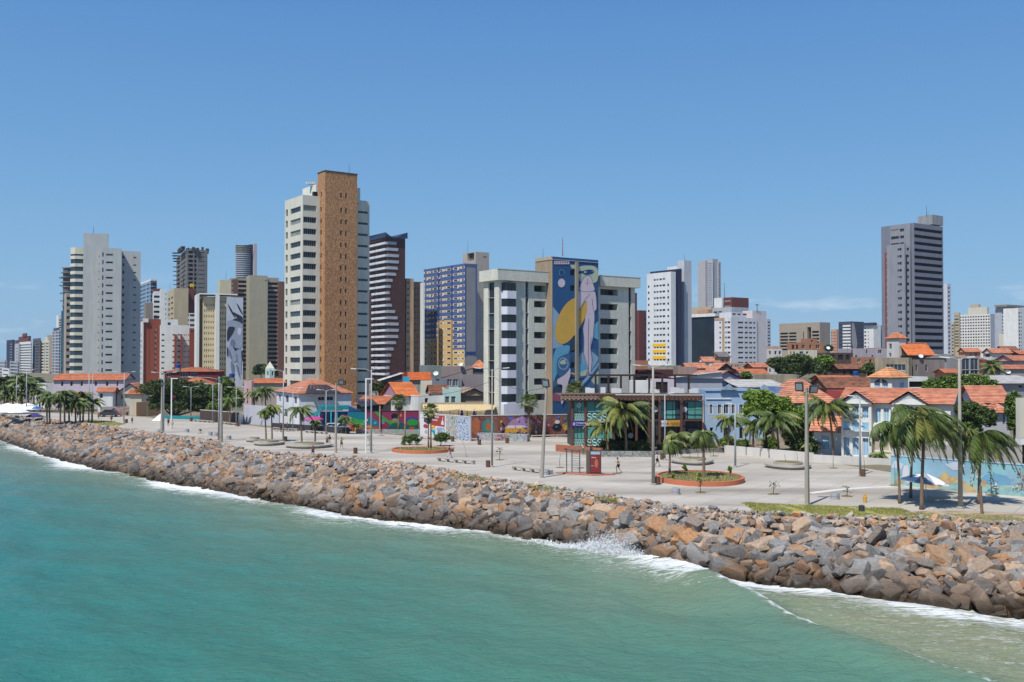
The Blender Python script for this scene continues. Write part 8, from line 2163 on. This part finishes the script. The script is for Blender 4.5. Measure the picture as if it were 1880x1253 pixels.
for k,(x,y) in enumerate(PX):mb=MB();mb.tube([(x,y,.1),(x,y,2.85)],.06,8);mb.build("upright",m_steel,o)
mb=MB();mb.tube([(-2.7,.6,2.85),(.35,-.05,2.7)],.07,8);mb.build("top_bar",m_steel,o)
for k in range(9):mb=MB();z=.5+k*.26;mb.tube([(-1.75,.55,z),(-.85,.25,z)],.025,6);mb.build("rung",m_steel,o)
mb=MB();mb.tube([(-1.15,.1,.75),(-.4,.0,.78)],.06,8);mb.build("pedal_bar",m_steel,o)
o=empty("advert_panel",G(1090,872.5),"upright dark framed panel with a red poster next to the exercise frame","advertising panel",rz=-.08)
mb=MB();mb.box(-.85,-.45,-.25,.25,.25,2.75);mb.build("side_box",wall("panel_side",110,96,86),o);mb=MB();mb.box(-.45,.85,-.3,.2,.2,2.8);mb.build("cabinet",m_lampd,o)
mb=MB();mb.box(-.33,.74,-.33,-.3,.35,2.35);mb.build("poster",wall("poster_red",142,52,56),o);mb=MB();mb.box(-.33,.74,-.33,-.3,2.36,2.68);mb.build("poster_header",wall("poster_blue",170,196,206),o)
mb=MB();mb.poly([(.3+.2*math.cos(t),-.335,1.35+.5*math.sin(t)) for t in [6.283*k/12 for k in range(12)]]);mb.build("printed_figure",wall("poster_tan",176,120,90),o)
for s_,z,sz in (("PRAIA",2.0,.2),("arte",1.1,.16)):
    cu=letters(s_,sz,whp);q=bpy.data.objects.new("lettering",cu);COL.objects.link(q);q.parent=o;q.location=(-.26,-.34,z);q.rotation_euler=(math.pi/2,0,0)
for x in (-.6,.6):mb=MB();mb.tube([(x,0,0),(x,0,.3)],.06,6);mb.build("foot",m_steel,o)
m_rack=m_pole2
for i in range(5):
    px=1388+i*7.8;o=empty("bike_rack",G(px,836.5+i*.3),"arched metal bicycle rack in the row before the white low wall","bicycle rack","bicycle racks",rz=.1);o["label"] =["leftmost arched bicycle rack before the white low wall","second arched bicycle rack from the left","middle arched bicycle rack of the row of five","fourth arched bicycle rack from the left","rightmost arched bicycle rack, nearest the brown bin"][i]
    mb=MB();mb.tube([(-.22,0,0),(-.22,0,.55)] +[(-.22*math.cos(t),0,.55+.22*math.sin(t)) for t in (.6,1.2,1.9,2.5)] +[(.22,0,.55),(.22,0,0)],.035,6);mb.build("hoop",m_rack,o);mb=MB();mb.box(-.3,-.14,-.08,.08,0,.03);mb.build("foot_plate",m_rack,o);mb=MB();mb.box(.14,.3,-.08,.08,0,.03);mb.build("foot_plate",m_rack,o)
def parasol(label,px,yb,H,R_,m,m2=None,tilt=.0,rz=0,group=None,dd=None,name="beach_umbrella",n=8):
    B=G(px,yb) if dd is None else Vector((PD(px,yb,dd).x,dd,0));o=empty(name,B,label,"parasol",group,rz)
    M_=Matrix.Translation((0,0,H)) @ Matrix.Rotation(tilt,4,'Y')
    for k in range(n):
        a,b2=6.28318*k/n,6.28318*(k+1) /n;mb=MB();h=R_*.34
        q=[Vector((0,0,0)),Vector((R_*.55*math.cos(a),R_*.55*math.sin(a),-h*.42)),Vector((R_*.55*math.cos(b2),R_*.55*math.sin(b2),-h*.42)),Vector((R_*math.cos(a),R_*math.sin(a),-h)),Vector((R_*math.cos(b2),R_*math.sin(b2),-h))]
        q=[M_ @ v for v in q];mb.tri(q[0],q[1],q[2]);mb.quad(q[1],q[3],q[4],q[2]);mb.quad(q[3]-Vector((0,0,.12)),q[4]-Vector((0,0,.12)),q[4],q[3]);mb.build("canopy_panel",m if (k % 2 == 0 or m2 is None) else m2,o)
    mb=MB();mb.tube([(0,0,0),(0,0,H)],.035,6);mb.build("pole",m_framew,o)
    return o
m_wcanv=mat("white_canvas",(.78,.78,.78),var=.06,rough=.7);m_gcanv=mat("grey_print_canvas",S(170,178,196),var=.2,scale=1.5)
parasol("large low white and grey parasol standing before the sea mural wall",1700,914,2.3,2.3,m_wcanv,m_gcanv,.12)
m_pcanv=mat("magenta_canvas",S(206,80,150),var=.1)
parasol("pink round parasol at the left end of the car park front",575,790,3.0,1.9,m_pcanv,None,0,dd=178)
pz=[(-6,757,"white beach parasol at the very left edge"),(4,759,"white beach parasol second from the left edge"),(14,757,"white beach parasol third from the left edge"),(22,761,"white beach parasol in the middle of the left cluster, nearest the rocks"),(31,757,"white beach parasol behind the middle of the left cluster"),(40,760,"white beach parasol right of the cluster's middle"),(50,757,"white beach parasol before the tall far lamp"),(57,760,"rightmost white beach parasol, beside the blue tent"),(10,762,"front white beach parasol close to the rocks at the left edge"),(34,763,"small front white beach parasol near the rocks")]
for i,(px,yb,lb) in enumerate(pz):parasol(lb,px,yb,2.6,2.3,m_wcanv,None,0,group="white beach parasols",dd=[236,228,240,222,238,226,240,226,214,212][i])
m_btent=mat("blue_canvas",S(40,110,190),var=.1);m_ptent=mat("violet_canvas",S(70,66,130),var=.15)
parasol("bright blue closed-looking beach tent right of the white parasols",68,766,2.6,1.2,m_btent,None,0,n=6,name="beach_tent",dd=222)
parasol("dark violet low beach canopy below the bright blue tent",64,771,1.5,2.0,m_ptent,None,0,n=6,name="beach_tent",dd=214)
parasol("small blue folded parasol among the white ones",21,766,1.9,.5,m_btent,None,0,n=6,name="beach_tent",dd=214)
o=empty("white_tent",PD(292,768,212),"small white tent cover lying by the teal curved wall","tent");o.location.z=0
mb=MB();mb.tri((-1.3,-.8,0),(1.2,-.8,0),(0.2,.2,1.5));mb.tri((1.2,-.8,0),(1.3,1,0),(.2,.2,1.5));mb.tri((-1.3,1,0),(-1.3,-.8,0),(.2,.2,1.5));mb.tri((1.3,1,0),(-1.3,1,0),(.2,.2,1.5));mb.build("cover",m_wcanv,o)
def gstrip(name,pts,w,m,z):
    mb=MB();P=[G(*p) for p in pts]
    for a,b2 in zip(P[:-1],P[1:]):
        n_=Vector((-(b2-a).y,(b2-a).x,0)).normalized() *w/2
        mb.quad(*[(q.x,q.y,z) for q in (a-n_,b2-n_,b2+n_,a+n_)])
    tag(mb.build(name,m),kind="structure")
gstrip("pale_path_strip",[(1486,906),(1540,899.5),(1600,895),(1640,894)],.9,mat("pale_screed",S(232,226,214),var=.08),.010)
def cable(label,a,b2,sag,n=14):
    A,B=PD(*a),PD(*b2);o=empty("overhead_cable",A,label,"cable","overhead cables");mb=MB()
    mb.tube([tuple((B-A) *(k/n)-Vector((0,0,sag*4*(k/n) *(1-k/n)))) for k in range(n+1)],.022,4,cap=False);mb.build("wire",m_framed,o)
cable("sagging black cable from the leaning floodlight mast to the lamp left of it",(999,712,109),(904,690,119),.9)
cable("thin cable from the lamp by the mural building to the white arch",(903,700,119),(682,720,138),1.2)
cable("cable strung right from the very tall lamp post over the pavilion's end",(1200,712,101),(1350,745,118),.8)
# ------------------------------------------------------------------ cars and bicycles
m_tyre=mat("tyre_rubber",(.02,.02,.02),rough=.9,var=.1);m_rim=mat("wheel_rim",(.4,.4,.4),metal=.6,rough=.4,var=.05);m_light=mat("headlamp",(.6,.6,.55),rough=.2,var=0);m_tail=mat("tail_lamp",(.4,.02,.02),rough=.3,var=0)
def car(label,px,yb,rz,body,dd=None,suv=False):
    B=G(px,yb) if dd is None else Vector((PD(px,yb,dd).x,dd,0));o=empty("parked_car",B,label,"car","parked cars",rz)
    h=.25 if suv else 0
    prof=[(-2.1,.35),(-2.15,.75),(-2.05,.95+h*.5),(-1.3,1.02+h*.5),(-.75,1.45+h),(.75,1.48+h),(1.55,1.05+h*.5),(2.1,.95+h*.4),(2.15,.6),(2.1,.35)]
    mb=MB();w=.86
    for k in range(len(prof)):
        a,b2=prof[k],prof[(k+1) % len(prof)];wa=w-(.16 if a[1] >1.3 else 0);wb=w-(.16 if b2[1] >1.3 else 0)
        mb.quad((a[0],-wa,a[1]),(b2[0],-wb,b2[1]),(b2[0],wb,b2[1]),(a[0],wa,a[1]))
    for s in (-1,1):
        P=[(x,s*(w-(.16 if z>1.3 else 0)),z) for x,z in prof];mb.poly(P if s>0 else P[::-1])
    mb.build("body",body,o)
    for s in (-1,1):
        mb=MB();y=s*(w-.03);y2=s*(w-.14)
        P=[(-1.15,y,1.06+h*.5),(-.68,y2,1.40+h),(.68,y2,1.42+h),(1.4,y,1.08+h*.5)];P=[(p[0],p[1] +s*.03,p[2]) for p in P];mb.quad(*(P if s>0 else P[::-1]));mb.build("side_window",GL["dark"],o)
    mb=MB();mb.quad((1.50,-.68,1.12+h*.5),(1.50,.68,1.12+h*.5),(.82,.62,1.45+h),(.82,-.62,1.45+h));mb.build("windscreen",GL["dark"],o)
    mb=MB();mb.quad((-1.33,.68,1.08+h*.5),(-1.33,-.68,1.08+h*.5),(-.82,-.62,1.44+h),(-.82,.62,1.44+h));mb.build("rear_window",GL["dark"],o)
    for x in (-1.35,1.35):
        for s in (-1,1):
            mb=MB();M_=Matrix.Translation((x,s*.78,.34)) @ Matrix.Rotation(math.pi/2,4,'X');mb.lathe([(.0,-.11),(.34,-.11),(.34,.11),(.0,.11)],14)
            mb.v=[tuple(M_ @ Vector(v)) for v in mb.v];wh=mb.build("wheel",m_tyre,o);mb=MB();mb.lathe([(.0,-.12),(.2,-.12),(.2,.12),(.0,.12)],10);mb.v=[tuple(M_ @ Vector(v)) for v in mb.v];mb.build("rim",m_rim,wh)
    for s in (-1,1):mb=MB();mb.box(2.1,2.17,s*.62-.16,s*.62+.16,.68,.84);mb.build("headlight",m_light,o);mb=MB();mb.box(-2.17,-2.1,s*.66-.12,s*.66+.12,.72,.92);mb.build("tail_light",m_tail,o)
    return o
cwh=mat("white_car_paint",(.7,.7,.7),rough=.3,var=.02,coat=.5);cdk=mat("charcoal_car_paint",(.04,.042,.045),rough=.3,var=.02,coat=.5);cmg=mat("magenta_car_paint",(.45,.05,.14),rough=.4,var=.05)
car("white hatchback parked behind the low dark wall, left of the other white car",607,796,.5,cwh,dd=180.5)
car("white car parked nearest the colourful wall in the car park",622,797,.9,cwh,dd=179.5)
car("dark grey pickup-like car parked before the faded graffiti wall",200,764,.05,cdk,suv=True,dd=226)
o=empty("slide",PD(216,765,227),"magenta slanted slide beside the dark grey parked car","slide");o.location.z=0
mb=MB();mb.quad((-.9,-.5,1.9),(1.0,-.5,.1),(1.0,.5,.1),(-.9,.5,1.9));mb.quad((-.9,.5,1.8),(1.0,.5,.0),(1.0,-.5,.0),(-.9,-.5,1.8));mb.build("chute",cmg,o);mb=MB();mb.box(-1.1,-.8,-.5,.5,0,1.9);mb.build("tower",m_framed,o)
def bicycle(label,px,yb,rz,m):
    o=empty("bicycle",G(px,yb),label,"bicycle","bicycles",rz)
    for x in (-.5,.5):
        mb=MB();n=18;mb.tube([(x+.33*math.cos(6.283*k/n),0,.34+.33*math.sin(6.283*k/n)) for k in range(n+1)],.022,5,cap=False);mb.build("wheel",m_tyre,o)
    mb=MB()
    for a,b2 in (((-.5,.34),(-.12,.82)),((-.12,.82),(.36,.86)),((.36,.86),(0,.3)),((0,.3),(-.12,.82)),((-.5,.34),(0,.3)),((.5,.34),(.36,.92))):mb.tube([(a[0],0,a[1]),(b2[0],0,b2[1])],.025,5)
    mb.build("frame",m,o);mb=MB();mb.box(-.24,.02,-.07,.07,.84,.9);mb.build("saddle",m_tyre,o);mb=MB();mb.tube([(.3,-.25,1.0),(.38,0,.95),(.3,.25,1.0)],.02,5);mb.build("handlebar",m_framed,o)
bicycle("red bicycle standing by the single-arm lamp near the ragged palms",513,793,.2,mat("bike_red",(.35,.04,.05),var=0));bicycle("dark bicycle parked just right of the red bicycle",523,793,.25,m_framed)
# ------------------------------------------------------------------ people
SK1=mat("skin_brown",(.26,.13,.075),rough=.6,var=.03);SK2=mat("skin_tan",(.42,.25,.16),rough=.6,var=.03);HAIR=mat("dark_hair",(.018,.013,.01),rough=.7,var=.05)
def cloth(nm,r,g,b_):return mat("cloth_" +nm,S(r,g,b_),rough=.85,var=.05)
def skin_mesh(name,verts,edges,radii,root=0,sub=1):
    me=bpy.data.meshes.new(name+"_skeleton");me.from_pydata([tuple(v) for v in verts],edges,[]);me.update()
    ob=bpy.data.objects.new(name,me);COL.objects.link(ob)
    sk=ob.modifiers.new("skin",'SKIN');sk.use_smooth_shade=True
    for i,v in enumerate(me.skin_vertices[0].data):v.radius=(radii[i][0],radii[i][1]) if hasattr(radii[i],"__len__") else (radii[i],radii[i]);v.use_root=(i == root)
    sb=ob.modifiers.new("subd",'SUBSURF');sb.levels=sub;sb.render_levels=sub
    return ob
PEOPLE=[]
def person(label,px,yb,rz,pose,top,bottom,skin=SK1,h=1.72,hat=None,skirt=False,bare=False,hairlong=False,dd=None,z0=0.0,hold=None):
    """pose: dict of joint offsets; the figure faces local -y"""
    B=G(px,yb,z0) if dd is None else Vector((PD(px,yb,dd).x,dd,z0));o=empty("person",B,label,"person",rz=rz);o.scale=(h/1.75,) *3
    J=dict(pel=(0,0,.95),wai=(0,.01,1.10),che=(0,0,1.32),nec=(0,.0,1.48),hb=(0,-.01,1.57),ht=(0,-.01,1.68),
             lsh=(.17,0,1.40),lel=(.23,.02,1.13),lwr=(.24,-.05,.88),lha=(.24,-.07,.80),rsh=(-.17,0,1.40),rel=(-.23,.02,1.13),rwr=(-.24,-.05,.88),rha=(-.24,-.07,.80),
             lhp=(.09,0,.90),lkn=(.10,-.02,.50),lan=(.10,.02,.09),lto=(.11,-.14,.04),rhp=(-.09,0,.90),rkn=(-.10,-.02,.50),ran=(-.10,.02,.09),rto=(-.11,-.14,.04))
    J.update(pose);names=list(J);ix={n_:i for i,n_ in enumerate(names)}
    R=dict(pel=(.13,.10),wai=(.115,.085),che=(.15,.10),nec=.05,hb=.085,ht=.075,lsh=.06,lel=.042,lwr=.03,lha=.035,rsh=.06,rel=.042,rwr=.03,rha=.035,lhp=.085,lkn=.058,lan=.042,lto=.035,rhp=.085,rkn=.058,ran=.042,rto=.035)
    E=[("pel","wai"),("wai","che"),("che","nec"),("nec","hb"),("hb","ht"),("che","lsh"),("lsh","lel"),("lel","lwr"),("lwr","lha"),("che","rsh"),("rsh","rel"),("rel","rwr"),("rwr","rha"),("pel","lhp"),("lhp","lkn"),("lkn","lan"),("lan","lto"),("pel","rhp"),("rhp","rkn"),("rkn","ran"),("ran","rto")]
    body=skin_mesh("body",[J[n_] for n_ in names],[(ix[a],ix[b2]) for a,b2 in E],[R[n_] for n_ in names],ix["pel"]);body.data.materials.append(skin);body.parent=o
    def garment(nm,ns,es,k,m):
        q=skin_mesh(nm,[J[n_] if isinstance(n_,str) else n_ for n_ in ns],es,[(R[n_][0] *k if hasattr(R[n_],"__len__") else R[n_] *k,(R[n_][1] *k if hasattr(R[n_],"__len__") else R[n_] *k)) for n_ in ns],0);q.data.materials.append(m);q.parent=o
    def mid(a,b2,t):return tuple(J[a][i] +(J[b2][i]-J[a][i]) *t for i in range(3))
    if not bare:
        for s in "lr":J[s+"sl"] =mid(s+"sh",s+"el",.6);R[s+"sl"] =.055
        garment("shirt",["che","wai","pel","lsh","lsl","rsh","rsl"],[(0,1),(1,2),(0,3),(3,4),(0,5),(5,6)],1.22,top)
    if skirt:
        mb=MB();p=J["wai"];kx=(J["lkn"][0] +J["rkn"][0]) /2;ky=(J["lkn"][1] +J["rkn"][1]) /2
        mb.lathe([(.13,p[2]),(.19,.92),(.27,.50)],14,(p[0],p[1]));mb.build("skirt",bottom,o,True)
    else:
        long_=bottom.name.endswith("_long")
        for s in "lr":
            J[s+"hm"] =mid(s+"kn",s+"an",.9) if long_ else mid(s+"hp",s+"kn",.85);R[s+"hm"] =.06 if long_ else .075
        if long_:garment("trousers",["pel","lhp","lkn","lhm","rhp","rkn","rhm"],[(0,1),(1,2),(2,3),(0,4),(4,5),(5,6)],1.2,bottom)
        else:garment("shorts",["pel","lhp","lhm","rhp","rhm"],[(0,1),(1,2),(0,3),(3,4)],1.22,bottom)
    t=J["ht"];mb=MB();mb.lathe([(.0,t[2] +.085),(.07,t[2] +.065),(.098,t[2] +.01),(.096,t[2]-.06),(.085,t[2]-(.2 if hairlong else .08))],12,(t[0],t[1] +.022));mb.build("hair" if not hat else "cap",HAIR if not hat else hat,o,True)
    mb=MB();mb.tri((t[0]-.014,t[1]-.082,t[2]-.06),(t[0] +.014,t[1]-.082,t[2]-.06),(t[0],t[1]-.108,t[2]-.065));mb.tri((t[0]-.014,t[1]-.082,t[2]-.06),(t[0],t[1]-.108,t[2]-.065),(t[0],t[1]-.084,t[2]-.02));mb.build("nose",skin,o)
    if hold:
        mb=MB();q=J["rha"];mb.box(q[0]-.12,q[0] +.12,q[1]-.06,q[1] +.08,q[2]-.38,q[2]-.04);mb.build("bag",hold,o)
    return o
WALK=dict(lkn=(.09,-.18,.53),lan=(.09,-.28,.12),lto=(.09,-.43,.10),rkn=(-.09,.02,.50),ran=(-.09,.30,.17),rto=(-.1,.20,.07),lel=(.22,.10,1.14),lwr=(.22,.12,.9),lha=(.22,.12,.83),rel=(-.22,-.08,1.14),rwr=(-.22,-.2,.92),rha=(-.22,-.23,.86))
RUN=dict(lkn=(.09,-.30,.62),lan=(.09,-.14,.25),lto=(.09,-.26,.17),rkn=(-.09,.05,.49),ran=(-.09,.33,.18),rto=(-.1,.22,.06),che=(0,-.05,1.32),nec=(0,-.09,1.47),hb=(0,-.11,1.56),ht=(0,-.12,1.67),lsh=(.17,-.04,1.40),rsh=(-.17,-.04,1.40),lel=(.22,.2,1.2),lwr=(.2,.05,1.05),lha=(.2,-.02,1.05),rel=(-.22,-.12,1.15),rwr=(-.2,-.32,1.22),rha=(-.2,-.38,1.26))
SIT=dict(pel=(0,0,.45),wai=(0,.0,.60),che=(0,-.06,.82),nec=(0,-.10,.97),hb=(0,-.14,1.05),ht=(0,-.17,1.15),lsh=(.17,-.07,.90),rsh=(-.17,-.07,.90),lel=(.22,-.2,.68),lwr=(.12,-.40,.62),lha=(.06,-.46,.60),rel=(-.22,-.2,.68),rwr=(-.12,-.40,.62),rha=(-.06,-.46,.60),lhp=(.09,-.06,.42),lkn=(.14,-.46,.46),lan=(.12,-.42,.07),lto=(.12,-.56,.03),rhp=(-.09,-.06,.42),rkn=(-.14,-.46,.46),ran=(-.12,-.42,.07),rto=(-.12,-.56,.03))
ARMSUP=dict(lel=(.32,-.1,1.42),lwr=(.26,-.18,1.62),lha=(.24,-.2,1.68))
person("bare-chested man in black shorts jogging towards the left beside a sapling",1135.5,868.5,-1.7,RUN,None,cloth("black",30,32,40),SK2,1.78,bare=True)
person("man in a white shirt and dark shorts walking away beside the thick tall lamp post",1206.5,857,1.2,WALK,cloth("white",226,226,230),cloth("darkgrey",40,42,48),SK1,1.74)
person("person in a pale top and green trousers standing behind the exercise frame",1071,836,.4,{},cloth("cream",226,214,196),mat("cloth_green_long",S(40,140,84),var=.05),SK1,1.66)
person("man in dark red top and navy trousers standing near the brick planter",1085.5,837,-.5,{},cloth("darkred",90,34,44),mat("cloth_navy_long",S(36,44,70),var=.05),SK1,1.76)
person("woman in yellow patterned top and dark shorts walking with a raised arm, left of centre",627,824,.6,{**WALK, **ARMSUP},cloth("yellow",190,180,84),cloth("navy",40,44,60),SK1,1.66)
person("tall woman of the couple in black top and white shorts by the second palm seat",605,819,.3,WALK,cloth("black2",36,34,40),cloth("offwhite",214,206,206),SK1,1.68,hairlong=True)
person("shorter figure in brown walking left of the couple's tall woman",600.5,819,.2,WALK,cloth("brown",110,70,60),cloth("darkbrown",60,44,40),SK1,1.45)
person("man in a red cap and shirt sitting at the rock edge with head bent",574.5,834.5,.2,SIT,cloth("red",150,40,50),mat("cloth_blue_long",S(50,60,110),var=.05),SK1,1.75,hat=cloth("redcap",150,30,40))
person("woman in dark top and white trousers walking by the oval planter's right end",825,841,1.3,WALK,cloth("charcoal",40,40,50),mat("cloth_white_long",S(214,220,236),var=.05),SK1,1.66,hold=cloth("pinkbag",190,110,120))
person("child in dark blue walking alone on the far paving by the twin-armed far lamp",242.5,779,.5,WALK,cloth("blue",40,60,120),cloth("darkblue",30,36,60),SK1,1.45)
person("person in black with a red shorts strip walking near the far lawn",204.5,777,-.4,WALK,cloth("black3",30,30,34),cloth("maroon",110,36,44),SK1,1.74)
person("person in dark red walking beside the tall thin white arch",309,783,.4,WALK,cloth("wine",96,40,54),cloth("black4",34,34,40),SK1,1.68)
person("person in pale pink walking below the tall thin white arch",316,788,-.3,WALK,cloth("palepink",220,186,190),cloth("grey",170,170,176),SK2,1.76)
person("tiny far figure in orange by the far palm row's right end",181,771,0,{},cloth("orange",200,110,60),cloth("brown3",90,60,50),SK1,1.7)
person("cyclist-like figure in dark clothes standing with the red bicycle",515.5,794,1.4,{},cloth("dusk",60,44,60),cloth("dusk2",40,40,50),SK1,1.7)
person("figure standing with the dark bicycle beside the single-arm lamp",527.5,793,-1.2,{},cloth("slate",70,70,84),cloth("dusk3",44,40,50),SK1,1.7)
# ------------------------------------------------------------------ air
mb=MB();mb.box(-2600,2600,-400,2600,SEA-6,120)
m_air=bpy.data.materials.new("sea_haze");m_air.use_nodes=True
nt=m_air.node_tree;nt.nodes.clear()
o_=nt.nodes.new("ShaderNodeOutputMaterial");v_=nt.nodes.new("ShaderNodeVolumePrincipled")
v_.inputs["Color"].default_value=(0.80,0.88,1.0,1);v_.inputs["Density"].default_value=0.00008;v_.inputs["Anisotropy"].default_value=0.2
nt.links.new(v_.outputs[0],o_.inputs["Volume"])
tag(mb.build("haze",m_air),"thin bluish sea haze over the whole city","haze",kind="stuff")
